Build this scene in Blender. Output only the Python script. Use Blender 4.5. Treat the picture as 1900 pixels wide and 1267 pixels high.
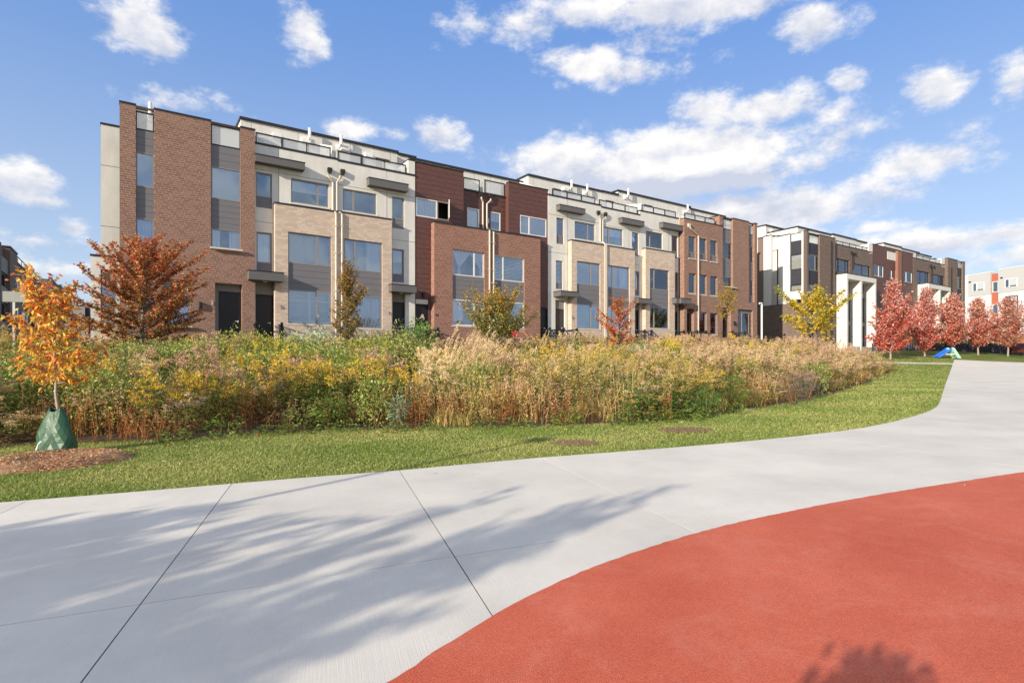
import bpy, bmesh, math, random
import numpy as np
from mathutils import Vector, Matrix

for o in list(bpy.data.objects):
    bpy.data.objects.remove(o)
RND = random.Random(11)
rng = np.random.default_rng(11)
SC = bpy.context.scene
COL = SC.collection

# ------------------------------------------------------------------ camera
F, CX, HY, CAMZ = 1069.0, 950.0, 680.0, 1.55      # focal length and horizon in photo pixels
cam_data = bpy.data.cameras.new('camera')
cam = bpy.data.objects.new('camera', cam_data)
COL.objects.link(cam)
cam.location = (0, 0, CAMZ)
cam.rotation_euler = (math.radians(90), 0, 0)
cam_data.sensor_width = 36.0
cam_data.lens = 36.0 * F / 1900.0
cam_data.shift_y = (HY - 633.5) / 1900.0
cam_data.clip_start = 0.1
cam_data.clip_end = 6000
SC.camera = cam

# ------------------------------------------------------------------ light
SUN_EL, SUN_TRAVEL = math.radians(17.0), math.radians(51.0)      # travel direction measured from +X
sdir = Vector((math.cos(SUN_TRAVEL) * math.cos(SUN_EL), math.sin(SUN_TRAVEL) * math.cos(SUN_EL), -math.sin(SUN_EL)))
sl = bpy.data.lights.new('sun', 'SUN')
sl.energy = 3.4
sl.angle = math.radians(0.35)
sl.color = (1.0, 0.885, 0.73)
sun = bpy.data.objects.new('sun', sl)
COL.objects.link(sun)
sun.rotation_euler = sdir.to_track_quat('-Z', 'Y').to_euler()

world = bpy.data.worlds.new('World')
SC.world = world
world.use_nodes = True


def build_sky():
    nt = world.node_tree
    N, L = nt.nodes, nt.links
    N.clear()

    def new(t, **k):
        n = N.new(t)
        for a, b in k.items():
            setattr(n, a, b)
        return n

    def m(op, a, b=None, c=None, clamp=False):
        n = new('ShaderNodeMath', operation=op, use_clamp=clamp)
        for i, v in enumerate((a, b, c)):
            if v is None:
                continue
            if isinstance(v, (int, float)):
                n.inputs[i].default_value = v
            else:
                L.new(v, n.inputs[i])
        return n.outputs[0]

    out = new('ShaderNodeOutputWorld')
    bg = new('ShaderNodeBackground')
    bg.inputs['Strength'].default_value = 0.15
    L.new(bg.outputs[0], out.inputs[0])
    sky = new('ShaderNodeTexSky', sky_type='NISHITA')
    sky.sun_disc = False
    sky.sun_elevation = SUN_EL
    sky.sun_rotation = math.atan2(-sdir.x, -sdir.y)
    sky.air_density = 1.0
    sky.dust_density = 0.4
    sky.ozone_density = 1.6
    hsv = new('ShaderNodeHueSaturation')
    hsv.inputs['Saturation'].default_value = 1.22
    hsv.inputs['Value'].default_value = 1.0
    tint = new('ShaderNodeMix', data_type='RGBA', blend_type='MULTIPLY')
    tint.inputs[0].default_value = 1.0
    tint.inputs[7].default_value = (1.05, .93, 1.0, 1)
    L.new(sky.outputs[0], tint.inputs[6])
    L.new(tint.outputs[2], hsv.inputs['Color'])

    tc = new('ShaderNodeTexCoord')
    D = tc.outputs['Generated']
    sep = new('ShaderNodeSeparateXYZ')
    L.new(D, sep.inputs[0])
    az = m('ARCTAN2', sep.outputs[0], sep.outputs[1])
    el = m('ARCSINE', sep.outputs[2])
    comb = new('ShaderNodeCombineXYZ')
    L.new(az, comb.inputs[0])
    L.new(el, comb.inputs[1])
    P = comb.outputs[0]
    clouds = [  # centre x, y, half width, half height (photo pixels), weight
        (245, 45, 95, 58, 1.0), (298, 78, 48, 36, .95), (195, 30, 50, 30, .55),
        (568, 45, 64, 60, .95), (585, 85, 34, 36, .85),
        (330, 192, 90, 26, .55), (425, 200, 60, 26, .62), (640, 236, 62, 32, .85), (815, 250, 52, 34, .95), (738, 250, 34, 20, .45),
        (25, 340, 85, 46, 1.0), (80, 372, 55, 22, .6), (132, 422, 44, 24, .85), (70, 447, 110, 24, .7), (110, 500, 130, 28, .55),
        (30, 480, 90, 30, .4),
        (1090, 20, 190, 58, .9), (1290, 0, 250, 62, 1.05), (970, 45, 130, 52, .7), (1505, 48, 88, 46, .85), (1200, 75, 90, 52, .62),
        (1085, 112, 90, 42, .95), (1185, 128, 95, 34, .8), (1040, 155, 26, 18, .4),
        (1310, 205, 80, 44, .85), (1430, 205, 110, 46, 1.0), (1545, 215, 80, 32, .6), (1560, 248, 95, 38, .55),
        (1240, 306, 320, 78, 1.45), (1070, 304, 160, 62, 1.25), (1180, 345, 240, 46, 1.2), (1330, 335, 200, 44, 1.1), (1400, 300, 120, 44, .8), (1290, 340, 180, 46, .9),
        (1400, 388, 280, 50, 1.25), (1520, 305, 46, 30, .75), (1470, 345, 80, 22, .5),
        (1572, 147, 42, 26, .85), (1737, 158, 62, 48, 1.0), (1850, 190, 27, 17, .5), (1890, 140, 48, 62, .8), (1346, 100, 34, 28, .3),
        (1735, 292, 150, 46, .95), (1790, 250, 70, 40, .75), (1845, 285, 60, 26, .6),
        (1700, 455, 260, 38, .95), (1850, 432, 180, 26, .75), (1640, 420, 120, 18, .6), (1900, 470, 200, 30, .6), (1500, 440, 160, 24, .5),
    ]
    best = None
    vtop = None
    for (x, y, rx, ry, wgt) in clouds:
        a = math.atan2(x - CX, F)
        h = math.hypot(x - CX, F)
        e = math.atan2(HY - y, h)
        ra = 1.22 * rx * F / (h * h)
        re = 1.25 * ry * h / (h * h + (HY - y) ** 2)
        s = new('ShaderNodeVectorMath', operation='SUBTRACT')
        L.new(P, s.inputs[0])
        s.inputs[1].default_value = (a, e, 0)
        k = new('ShaderNodeVectorMath', operation='MULTIPLY')
        L.new(s.outputs[0], k.inputs[0])
        k.inputs[1].default_value = (1 / ra, 1 / re, 0)
        ln = new('ShaderNodeVectorMath', operation='LENGTH')
        L.new(k.outputs[0], ln.inputs[0])
        v = m('MULTIPLY_ADD', ln.outputs['Value'], -wgt, wgt)
        sepk = new('ShaderNodeSeparateXYZ')
        L.new(k.outputs[0], sepk.inputs[0])
        # height inside the cloud, weighted by how much this cloud rules here
        hv = m('MULTIPLY', sepk.outputs[1], m('MAXIMUM', v, 0.0))
        best = v if best is None else m('MAXIMUM', best, v)
        vtop = hv if vtop is None else m('ADD', vtop, hv)
    # clouds out of view continue the sky, thickened to brighten the shadows
    ng = new('ShaderNodeTexNoise')
    ng.inputs['Scale'].default_value = 3.4
    ng.inputs['Detail'].default_value = 3
    L.new(D, ng.inputs['Vector'])
    gen = m('MULTIPLY_ADD', ng.outputs[0], 5.0, -1.95)
    away = m('SUBTRACT', m('ABSOLUTE', az), 0.80)
    high = m('SUBTRACT', el, 0.60)
    far = m('MULTIPLY', m('MAXIMUM', away, high), 6.0, clamp=True)
    gen2 = m('SUBTRACT', gen, m('MULTIPLY_ADD', far, -3.0, 3.0))
    best = m('MAXIMUM', best, gen2)

    def fbm(vec, scale, detail, rough):
        n = new('ShaderNodeTexNoise')
        n.inputs['Scale'].default_value = scale
        n.inputs['Detail'].default_value = detail
        n.inputs['Roughness'].default_value = rough
        L.new(vec, n.inputs['Vector'])
        return n.outputs[0]
    mp = new('ShaderNodeMapping')
    mp.inputs['Scale'].default_value = (1, 1, 1.7)
    L.new(D, mp.inputs['Vector'])
    f1 = fbm(mp.outputs[0], 10.0, 12.0, 0.66)
    mp2 = new('ShaderNodeMapping')
    mp2.inputs['Location'].default_value = (-0.012, -0.012, 0.05)
    L.new(mp.outputs[0], mp2.inputs['Vector'])
    f2 = fbm(mp2.outputs[0], 10.0, 8.0, 0.62)
    d0 = m('ADD', best, m('MULTIPLY_ADD', f1, 2.3, -1.15))
    dens = new('ShaderNodeMapRange', interpolation_type='SMOOTHSTEP')
    dens.inputs['From Min'].default_value = 0.13
    dens.inputs['From Max'].default_value = 0.74
    L.new(d0, dens.inputs['Value'])
    # white tops, grey undersides
    sh0 = m('MULTIPLY_ADD', m('SUBTRACT', f1, f2), 2.4, 0.52)
    sh1 = m('ADD', sh0, m('MULTIPLY', vtop, 0.95))
    thick = m('MULTIPLY', m('SUBTRACT', d0, 0.5), -0.38)
    sh = m('ADD', sh1, thick, clamp=True)
    ramp = new('ShaderNodeValToRGB')
    ramp.color_ramp.elements[0].position = 0.12
    ramp.color_ramp.elements[0].color = (2.25, 2.40, 2.85, 1)
    ramp.color_ramp.elements[1].position = 0.80
    ramp.color_ramp.elements[1].color = (3.70, 3.62, 3.54, 1)
    L.new(sh, ramp.inputs[0])
    # low clouds fade a little into the horizon air
    elf = new('ShaderNodeMapRange')
    elf.inputs['From Min'].default_value = -0.02
    elf.inputs['From Max'].default_value = 0.16
    elf.inputs['To Min'].default_value = 0.55
    elf.inputs['To Max'].default_value = 0.97
    L.new(el, elf.inputs['Value'])
    fac = m('MULTIPLY', dens.outputs[0], elf.outputs[0])
    # haze whitens the lower sky evenly all round
    hz = new('ShaderNodeMapRange', interpolation_type='SMOOTHSTEP')
    hz.inputs['From Min'].default_value = 0.62
    hz.inputs['From Max'].default_value = 0.0
    L.new(el, hz.inputs['Value'])
    hc = new('ShaderNodeMix', data_type='RGBA')
    L.new(hz.outputs[0], hc.inputs[0])
    hc.inputs[6].default_value = (.53, 1.13, 2.55, 1)
    hc.inputs[7].default_value = (1.80, 2.22, 2.72, 1)
    mixh = new('ShaderNodeMix', data_type='RGBA')
    mixh.inputs[0].default_value = .80
    L.new(hsv.outputs[0], mixh.inputs[6])
    L.new(hc.outputs[2], mixh.inputs[7])
    mix = new('ShaderNodeMix', data_type='RGBA')
    L.new(fac, mix.inputs[0])
    L.new(mixh.outputs[2], mix.inputs[6])
    L.new(ramp.outputs[0], mix.inputs[7])
    L.new(mix.outputs[2], bg.inputs[0])


build_sky()
SC.view_settings.view_transform = 'Standard'
SC.view_settings.look = 'None'
SC.view_settings.gamma = 1.0
SC.view_settings.exposure = 0.92
SC.view_settings.use_curve_mapping = False
try:
    SC.cycles.max_bounces = 6
    SC.cycles.transparent_max_bounces = 24
    SC.cycles.caustics_reflective = False
    SC.cycles.caustics_refractive = False
except Exception:
    pass

# ------------------------------------------------------------------ places
A_RISE, B_RISE = 0.0159, 0.0201                 # the park rises gently to the right and away
DX, DY = 0.8332, 0.5530                         # direction along the house fronts
NX, NY = -0.5530, 0.8332                        # direction into the houses
C0 = 26.98                                      # distance from the camera to the house fronts
ANG = math.atan2(DY, DX)


def sstep(t):
    t = np.clip(t, 0, 1)
    return t * t * (3 - 2 * t)


def zg(X, Y):
    """ground height"""
    X = np.asarray(X, float)
    Y = np.asarray(Y, float)
    s = A_RISE * X + B_RISE * Y
    s = np.where(np.abs(s) < 1.6, s, np.sign(s) * (1.6 + 0.8 * np.tanh((np.abs(s) - 1.6) / 0.8)))
    r = np.clip(0.6 * X + 0.8 * Y - 18, 0, 45)
    w = C0 - (NX * X + NY * Y)
    return s + 0.00014 * r * r + 1.1 * sstep((14 - w) / 11)


def G(x, y):
    """ground point seen at photo pixel (x, y)"""
    t = (x - CX) / F
    k = (HY - y) / F
    f = lambda Yv: CAMZ + k * Yv - float(zg(t * Yv, Yv))
    a, b = 1.0, 1.25
    while f(b) > 0 and b < 300:
        a, b = b, b + 0.25
    for _ in range(30):
        mdl = (a + b) / 2
        if f(mdl) > 0:
            a = mdl
        else:
            b = mdl
    return Vector((t * b, b, float(zg(t * b, b))))


def at(x, Y):
    """ground point in column x at distance Y"""
    t = (x - CX) / F
    return Vector((t * Y, Y, float(zg(t * Y, Y))))


def Yf(x, w=0.0):
    t = (x - CX) / F
    return (C0 - w) / (NY + NX * t)


def U(x, w=0.0):
    t = (x - CX) / F
    Y = Yf(x, w)
    return t * Y * DX + Y * DY


def Z(x, y, w=0.0):
    return CAMZ + (HY - y) * Yf(x, w) / F


def fw(u, w, z=0.0):
    """facade coordinates -> world"""
    return Vector((NX * (C0 - w) + DX * u, NY * (C0 - w) + DY * u, z))


# ------------------------------------------------------------------ helpers
def tag(o, label=None, cat=None, group=None, kind=None):
    if label:
        o['label'] = label
    if cat:
        o['category'] = cat
    if group:
        o['group'] = group
    if kind:
        o['kind'] = kind
    return o


def empty(name, loc, rz=0.0):
    o = bpy.data.objects.new(name, None)
    o.empty_display_size = 0.3
    COL.objects.link(o)
    o.location = loc
    o.rotation_euler = (0, 0, rz)
    return o


def link_mesh(name, me, mat, parent=None):
    if mat is not None and not me.materials:
        me.materials.append(mat)
    o = bpy.data.objects.new(name, me)
    COL.objects.link(o)
    if parent is not None:
        o.parent = parent
    return o


def np_mesh(name, V, Fq, colors=None, smooth=False):
    """mesh from an array of vertices and an array of equal-sized faces"""
    V = np.asarray(V, dtype=np.float32)
    Fq = np.asarray(Fq, dtype=np.int32)
    me = bpy.data.meshes.new(name)
    n, k = Fq.shape
    me.vertices.add(len(V))
    me.vertices.foreach_set('co', V.ravel())
    me.loops.add(n * k)
    me.loops.foreach_set('vertex_index', Fq.ravel())
    me.polygons.add(n)
    me.polygons.foreach_set('loop_start', np.arange(0, n * k, k, dtype=np.int32))
    me.polygons.foreach_set('use_smooth', np.full(n, bool(smooth)))
    if colors is not None:
        a = me.attributes.new('Col', 'FLOAT_COLOR', 'FACE')
        c = np.ones((n, 4), dtype=np.float32)
        c[:, :3] = colors
        a.data.foreach_set('color', c.ravel())
    me.update(calc_edges=True)
    return me


class MB:
    """collects simple solids into one mesh"""

    def __init__(s):
        s.v, s.f = [], []

    def quad(s, a, b, c, d):
        i = len(s.v)
        s.v += [tuple(a), tuple(b), tuple(c), tuple(d)]
        s.f.append((i, i + 1, i + 2, i + 3))

    def box(s, x0, x1, y0, y1, z0, z1):
        i = len(s.v)
        for z in (z0, z1):
            s.v += [(x0, y0, z), (x1, y0, z), (x1, y1, z), (x0, y1, z)]
        s.f += [(i, i + 3, i + 2, i + 1), (i + 4, i + 5, i + 6, i + 7), (i, i + 1, i + 5, i + 4),
                (i + 1, i + 2, i + 6, i + 5), (i + 2, i + 3, i + 7, i + 6), (i + 3, i, i + 4, i + 7)]

    def prism(s, poly, axis, lo, hi):
        """extrude a 2-D polygon along an axis"""
        def mk(p, t):
            if axis == 0:
                return (t, p[0], p[1])
            if axis == 1:
                return (p[0], t, p[1])
            return (p[0], p[1], t)
        i, n = len(s.v), len(poly)
        s.v += [mk(p, lo) for p in poly] + [mk(p, hi) for p in poly]
        s.f.append(tuple(range(i, i + n)))
        s.f.append(tuple(range(i + 2 * n - 1, i + n - 1, -1)))
        for k in range(n):
            k2 = (k + 1) % n
            s.f.append((i + k, i + k2, i + n + k2, i + n + k))

    def tube(s, pts, rad, n=6, cap=True):
        pts = [Vector(p) for p in pts]
        if not isinstance(rad, (list, tuple)):
            rad = [rad] * len(pts)
        base = len(s.v)
        for k, p in enumerate(pts):
            d = (pts[min(k + 1, len(pts) - 1)] - pts[max(k - 1, 0)]).normalized()
            a = d.cross(Vector((0.31, 0.87, 0.38)))
            if a.length < 1e-3:
                a = d.cross(Vector((1, 0, 0)))
            a.normalize()
            b = d.cross(a)
            for j in range(n):
                t = 2 * math.pi * j / n
                s.v.append(tuple(p + (a * math.cos(t) + b * math.sin(t)) * rad[k]))
        for k in range(len(pts) - 1):
            for j in range(n):
                j2 = (j + 1) % n
                s.f.append((base + k * n + j, base + k * n + j2, base + (k + 1) * n + j2, base + (k + 1) * n + j))
        if cap:
            s.f.append(tuple(base + j for j in range(n - 1, -1, -1)))
            s.f.append(tuple(base + (len(pts) - 1) * n + j for j in range(n)))

    def build(s, name, mat, parent=None, smooth=False, bevel=0.0, recalc=True):
        me = bpy.data.meshes.new(name)
        me.from_pydata(s.v, [], s.f)
        if recalc or bevel:
            bm = bmesh.new()
            bm.from_mesh(me)
            bmesh.ops.recalc_face_normals(bm, faces=bm.faces)
            if bevel:
                bmesh.ops.bevel(bm, geom=list(bm.edges), offset=bevel, segments=1, affect='EDGES')
            bm.to_mesh(me)
            bm.free()
        if smooth:
            for p in me.polygons:
                p.use_smooth = True
        me.update()
        return link_mesh(name, me, mat, parent)


# ------------------------------------------------------------------ materials
def mat_new(name):
    m = bpy.data.materials.new(name)
    m.use_nodes = True
    nt = m.node_tree
    bsdf = nt.nodes['Principled BSDF']
    return m, nt, nt.nodes, nt.links, bsdf


def mat_rough(name, col, rough=0.85, var=0.08, scale=6.0, bump=0.0, bscale=80.0, spec=0.25, stretch=None, island=0.0, metallic=0.0):
    """a colour with fine grain, soft blotches and optional relief"""
    m, nt, N, L, b = mat_new(name)
    tc = N.new('ShaderNodeTexCoord')
    mp = N.new('ShaderNodeMapping')
    L.new(tc.outputs['Object'], mp.inputs[0])
    if stretch:
        mp.inputs['Scale'].default_value = stretch
    n1 = N.new('ShaderNodeTexNoise')
    n1.inputs['Scale'].default_value = scale
    n1.inputs['Detail'].default_value = 6
    n1.inputs['Roughness'].default_value = 0.65
    L.new(mp.outputs[0], n1.inputs['Vector'])
    mr = N.new('ShaderNodeMapRange')
    mr.inputs['From Min'].default_value = 0.3
    mr.inputs['From Max'].default_value = 0.7
    mr.inputs['To Min'].default_value = 1 - var
    mr.inputs['To Max'].default_value = 1 + var
    L.new(n1.outputs[0], mr.inputs[0])
    val = mr.outputs[0]
    if island:
        g = N.new('ShaderNodeNewGeometry')
        mi = N.new('ShaderNodeMapRange')
        mi.inputs['To Min'].default_value = 1 - island
        mi.inputs['To Max'].default_value = 1 + island
        L.new(g.outputs['Random Per Island'], mi.inputs[0])
        mu = N.new('ShaderNodeMath')
        mu.operation = 'MULTIPLY'
        L.new(val, mu.inputs[0])
        L.new(mi.outputs[0], mu.inputs[1])
        val = mu.outputs[0]
    sc = N.new('ShaderNodeVectorMath')
    sc.operation = 'SCALE'
    sc.inputs[0].default_value = col
    L.new(val, sc.inputs['Scale'])
    L.new(sc.outputs[0], b.inputs['Base Color'])
    b.inputs['Roughness'].default_value = rough
    b.inputs['Specular IOR Level'].default_value = spec
    b.inputs['Metallic'].default_value = metallic
    if bump:
        n2 = N.new('ShaderNodeTexNoise')
        n2.inputs['Scale'].default_value = bscale
        n2.inputs['Detail'].default_value = 4
        L.new(mp.outputs[0], n2.inputs['Vector'])
        bp = N.new('ShaderNodeBump')
        bp.inputs['Strength'].default_value = bump
        bp.inputs['Distance'].default_value = 0.01
        L.new(n2.outputs[0], bp.inputs['Height'])
        L.new(bp.outputs[0], b.inputs['Normal'])
    return m


def mat_glass(name, refl, tint, gl=(0.86, 0.93, 1.0), wave=0.012):
    m, nt, N, L, b = mat_new(name)
    N.remove(b)
    out = N['Material Output']
    g = N.new('ShaderNodeBsdfGlossy')
    g.inputs['Roughness'].default_value = 0.015
    g.inputs['Color'].default_value = (*gl, 1)
    t = N.new('ShaderNodeBsdfTransparent')
    t.inputs['Color'].default_value = (*tint, 1)
    fr = N.new('ShaderNodeFresnel')
    fr.inputs['IOR'].default_value = 1.38
    mr = N.new('ShaderNodeMapRange')
    mr.inputs['To Min'].default_value = refl
    mr.inputs['To Max'].default_value = 1.0
    L.new(fr.outputs[0], mr.inputs[0])
    mx = N.new('ShaderNodeMixShader')
    L.new(mr.outputs[0], mx.inputs[0])
    L.new(t.outputs[0], mx.inputs[1])
    L.new(g.outputs[0], mx.inputs[2])
    L.new(mx.outputs[0], out.inputs[0])
    if wave:
        tc = N.new('ShaderNodeTexCoord')
        n = N.new('ShaderNodeTexNoise')
        n.inputs['Scale'].default_value = 1.4
        n.inputs['Detail'].default_value = 1
        L.new(tc.outputs['Object'], n.inputs['Vector'])
        bp = N.new('ShaderNodeBump')
        bp.inputs['Strength'].default_value = 1.0
        bp.inputs['Distance'].default_value = wave
        L.new(n.outputs[0], bp.inputs['Height'])
        L.new(bp.outputs[0], g.inputs['Normal'])
        L.new(bp.outputs[0], fr.inputs['Normal'])
    return m


def mat_frost(name):
    # milky balcony glass
    m, nt, N, L, b = mat_new(name)
    b.inputs['Base Color'].default_value = (.70, .72, .74, 1)
    b.inputs['Roughness'].default_value = .12
    b.inputs['Specular IOR Level'].default_value = .5
    t = N.new('ShaderNodeBsdfTransparent')
    t.inputs['Color'].default_value = (.9, .92, .92, 1)
    mx = N.new('ShaderNodeMixShader')
    mx.inputs[0].default_value = .52
    L.new(t.outputs[0], mx.inputs[1])
    L.new(b.outputs[0], mx.inputs[2])
    L.new(mx.outputs[0], N['Material Output'].inputs[0])
    return m


def mat_leaf(name, trans=0.35, rough=0.6, gain=1.0, spec=0.3, sat=1.0):
    """foliage: the colour stored on each face, a little light let through"""
    m, nt, N, L, b = mat_new(name)
    at_ = N.new('ShaderNodeAttribute')
    at_.attribute_name = 'Col'
    g = N.new('ShaderNodeNewGeometry')
    mi = N.new('ShaderNodeMapRange')
    mi.inputs['To Min'].default_value = 0.72 * gain
    mi.inputs['To Max'].default_value = 1.28 * gain
    L.new(g.outputs['Random Per Island'], mi.inputs[0])
    sc = N.new('ShaderNodeVectorMath')
    sc.operation = 'SCALE'
    L.new(at_.outputs['Color'], sc.inputs[0])
    L.new(mi.outputs[0], sc.inputs['Scale'])
    L.new(sc.outputs[0], b.inputs['Base Color'])
    b.inputs['Roughness'].default_value = rough
    b.inputs['Specular IOR Level'].default_value = spec
    tr = N.new('ShaderNodeBsdfTranslucent')
    L.new(sc.outputs[0], tr.inputs['Color'])
    mx = N.new('ShaderNodeMixShader')
    mx.inputs[0].default_value = trans
    L.new(b.outputs[0], mx.inputs[1])
    L.new(tr.outputs[0], mx.inputs[2])
    L.new(mx.outputs[0], N['Material Output'].inputs[0])
    return m


M = {}
M['stucco'] = mat_rough('stucco', (.70, .68, .62), .92, .09, 1.5, .25, 160, stretch=(1.6, 1.6, .55))
M['stucco_joint'] = mat_rough('stucco_joint', (.36, .35, .31), .95, .05)
M['stucco_white'] = mat_rough('stucco_white', (.68, .66, .61), .9, .07, 1.2, .2, 150, stretch=(1.6, 1.6, .5))
M['brick_red'] = mat_rough('brick_red', (.250, .143, .106), .88, .14, 22, .3, 120, island=.17)
M['brick_rust'] = mat_rough('brick_rust', (.275, .135, .096), .88, .14, 22, .3, 120, island=.17)
M['brick_tan'] = mat_rough('brick_tan', (.62, .495, .39), .88, .12, 22, .3, 120, island=.13)
M['brick_brown'] = mat_rough('brick_brown', (.185, .135, .112), .88, .12, 22, .3, 120, island=.15)
M['brick_orange'] = mat_rough('brick_orange', (.42, .135, .085), .88, .12, 22, .2, 120, island=.1)
M['mortar_red'] = mat_rough('mortar_red', (.50, .365, .29), .95, .06, 9)
M['mortar_tan'] = mat_rough('mortar_tan', (.50, .41, .335), .95, .06, 9)
M['mortar_brown'] = mat_rough('mortar_brown', (.13, .10, .085), .95, .06, 9)
M['maroon'] = mat_rough('maroon', (.120, .052, .043), .55, .42, 5, .15, 60, spec=.4, stretch=(.6, 6, 9), island=.10)
M['spandrel'] = mat_rough('spandrel', (.180, .175, .185), .6, .05, 3, .1, 90, stretch=(.4, 4, 9), island=.05)
M['charcoal'] = mat_rough('charcoal', (.040, .043, .055), .6, .08, 3, island=.06)
M['frame'] = mat_rough('frame', (.27, .245, .225), .5, .04, 4, spec=.4)
M['frame_white'] = mat_rough('frame_white', (.74, .72, .68), .45, .03, 4, spec=.4)
M['frame_black'] = mat_rough('frame_black', (.022, .022, .024), .45, .05, 4, spec=.4)
M['coping'] = mat_rough('coping', (.030, .030, .034), .5, .1, 4)
M['sill'] = mat_rough('sill', (.62, .57, .50), .85, .06, 6)
M['canopy'] = mat_rough('canopy', (.135, .130, .130), .6, .05, 4)
M['door'] = mat_rough('door', (.012, .011, .013), .45, .1, 4, spec=.4)
M['door_taupe'] = mat_rough('door_taupe', (.055, .050, .045), .5, .1, 4, spec=.4)
M['panel_grey'] = mat_rough('panel_grey', (.26, .245, .22), .8, .05, 3)
M['pipe'] = mat_rough('pipe', (.56, .50, .42), .5, .05, 5, spec=.4)
M['pipe_dark'] = mat_rough('pipe_dark', (.03, .028, .027), .5, .05, 5)
M['interior'] = mat_rough('interior', (.035, .036, .040), .95, .3, 1.2)
M['curtain'] = mat_rough('curtain', (.94, .95, .96), .95, .03, 4)
M['blind'] = mat_rough('blind', (.82, .84, .85), .8, .03, 4)
M['roof'] = mat_rough('roof', (.30, .29, .28), .95, .1, 3)
M['metal_white'] = mat_rough('metal_white', (.78, .77, .75), .5, .04, 5)
M['concrete_step'] = mat_rough('concrete_step', (.42, .40, .37), .9, .1, 5)
M['black_metal'] = mat_rough('black_metal', (.014, .014, .016), .45, .1, 5, spec=.45)
M['glass'] = mat_glass('glass', .155, (.955, .98, 1.0), (.62, .80, 1.0), .004)
M['rail_glass'] = mat_frost('rail_glass')
M['leaf'] = mat_leaf('leaf', .35)
M['meadow'] = mat_leaf('meadow', .32, .75, 1.36, .15)
M['bark'] = mat_rough('bark', (.17, .135, .105), .9, .25, 14, .6, 40)
M['bark_pale'] = mat_rough('bark_pale', (.36, .29, .235), .85, .25, 18, .5, 40)

# ================================================================== GROUND
def build_terrain():
    def axis():
        a = list(np.arange(-70, 70.01, 1.0))
        s, st = 70.0, 2.0
        while s < 2500:
            s += st
            a += [s, -s]
            st *= 1.35
        return np.array(sorted(a))
    xs, ys = axis(), axis()
    Xg, Yg = np.meshgrid(xs, ys)
    Zg = zg(Xg, Yg)
    V = np.stack([Xg.ravel(), Yg.ravel(), Zg.ravel()], 1)
    nx, ny = len(xs), len(ys)
    i = (np.arange(ny - 1)[:, None] * nx + np.arange(nx - 1)[None, :]).ravel()
    Fq = np.stack([i, i + 1, i + nx + 1, i + nx], 1)
    me = np_mesh('ground', V, Fq, smooth=True)
    m, nt, N, L, b = mat_new('lawn_soil')
    tc = N.new('ShaderNodeTexCoord')
    n1 = N.new('ShaderNodeTexNoise')
    n1.inputs['Scale'].default_value = 0.55
    n1.inputs['Detail'].default_value = 7
    n1.inputs['Roughness'].default_value = .7
    L.new(tc.outputs['Object'], n1.inputs['Vector'])
    n2 = N.new('ShaderNodeTexNoise')
    n2.inputs['Scale'].default_value = 26
    n2.inputs['Detail'].default_value = 5
    L.new(tc.outputs['Object'], n2.inputs['Vector'])
    r1 = N.new('ShaderNodeValToRGB')
    e = r1.color_ramp.elements
    e[0].position, e[0].color = .34, (.10, .155, .030, 1)
    e[1].position, e[1].color = .66, (.25, .25, .085, 1)
    L.new(n1.outputs[0], r1.inputs[0])
    r2 = N.new('ShaderNodeMapRange')
    r2.inputs['From Min'].default_value = .3
    r2.inputs['From Max'].default_value = .7
    r2.inputs['To Min'].default_value = .6
    r2.inputs['To Max'].default_value = 1.35
    L.new(n2.outputs[0], r2.inputs[0])
    sc = N.new('ShaderNodeVectorMath')
    sc.operation = 'SCALE'
    L.new(r1.outputs[0], sc.inputs[0])
    L.new(r2.outputs[0], sc.inputs['Scale'])
    L.new(sc.outputs[0], b.inputs['Base Color'])
    b.inputs['Roughness'].default_value = 1
    b.inputs['Specular IOR Level'].default_value = .05
    bp = N.new('ShaderNodeBump')
    bp.inputs['Strength'].default_value = .8
    bp.inputs['Distance'].default_value = .03
    L.new(n2.outputs[0], bp.inputs['Height'])
    L.new(bp.outputs[0], b.inputs['Normal'])
    o = link_mesh('ground', me, m)
    tag(o, 'mown green lawn ground of the park', kind='structure')


build_terrain()

# outlines, read where they lie on the ground
LAWN_EDGE_PX = [(-120, 945), (0, 935), (215, 918), (430, 900), (585, 887), (741, 875), (870, 863), (1005, 851), (1150, 840), (1300, 828),
                (1420, 817), (1505, 808), (1590, 797), (1660, 783), (1710, 769), (1736, 757), (1745, 744), (1750, 727),
                (1757, 706), (1763, 690), (1768, 675), (1771, 667.5)]
lawn_edge = [G(*p) for p in LAWN_EDGE_PX]
RED_PX = [(600, 1330), (735, 1267), (800, 1220), (880, 1172), (935, 1137), (1000, 1103), (1090, 1062), (1190, 1026), (1295, 993), (1400, 967),
          (1510, 944), (1640, 920), (1770, 899), (1900, 879), (2100, 852), (2400, 820)]
red_edge = [G(*p) for p in RED_PX]


def smooth_poly(pts, n=4):
    """Catmull-Rom through the points (2-D)"""
    P = [Vector((p[0], p[1])) for p in pts]
    out = []
    for i in range(len(P) - 1):
        p0, p1, p2, p3 = P[max(i - 1, 0)], P[i], P[i + 1], P[min(i + 2, len(P) - 1)]
        for k in range(n):
            t = k / n
            out.append(0.5 * ((2 * p1) + (p2 - p0) * t + (2 * p0 - 5 * p1 + 4 * p2 - p3) * t * t + (3 * p1 - p0 - 3 * p2 + p3) * t ** 3))
    out.append(P[-1])
    return out


lawn_edge2 = smooth_poly(lawn_edge)
red_edge2 = smooth_poly(red_edge)


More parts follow.
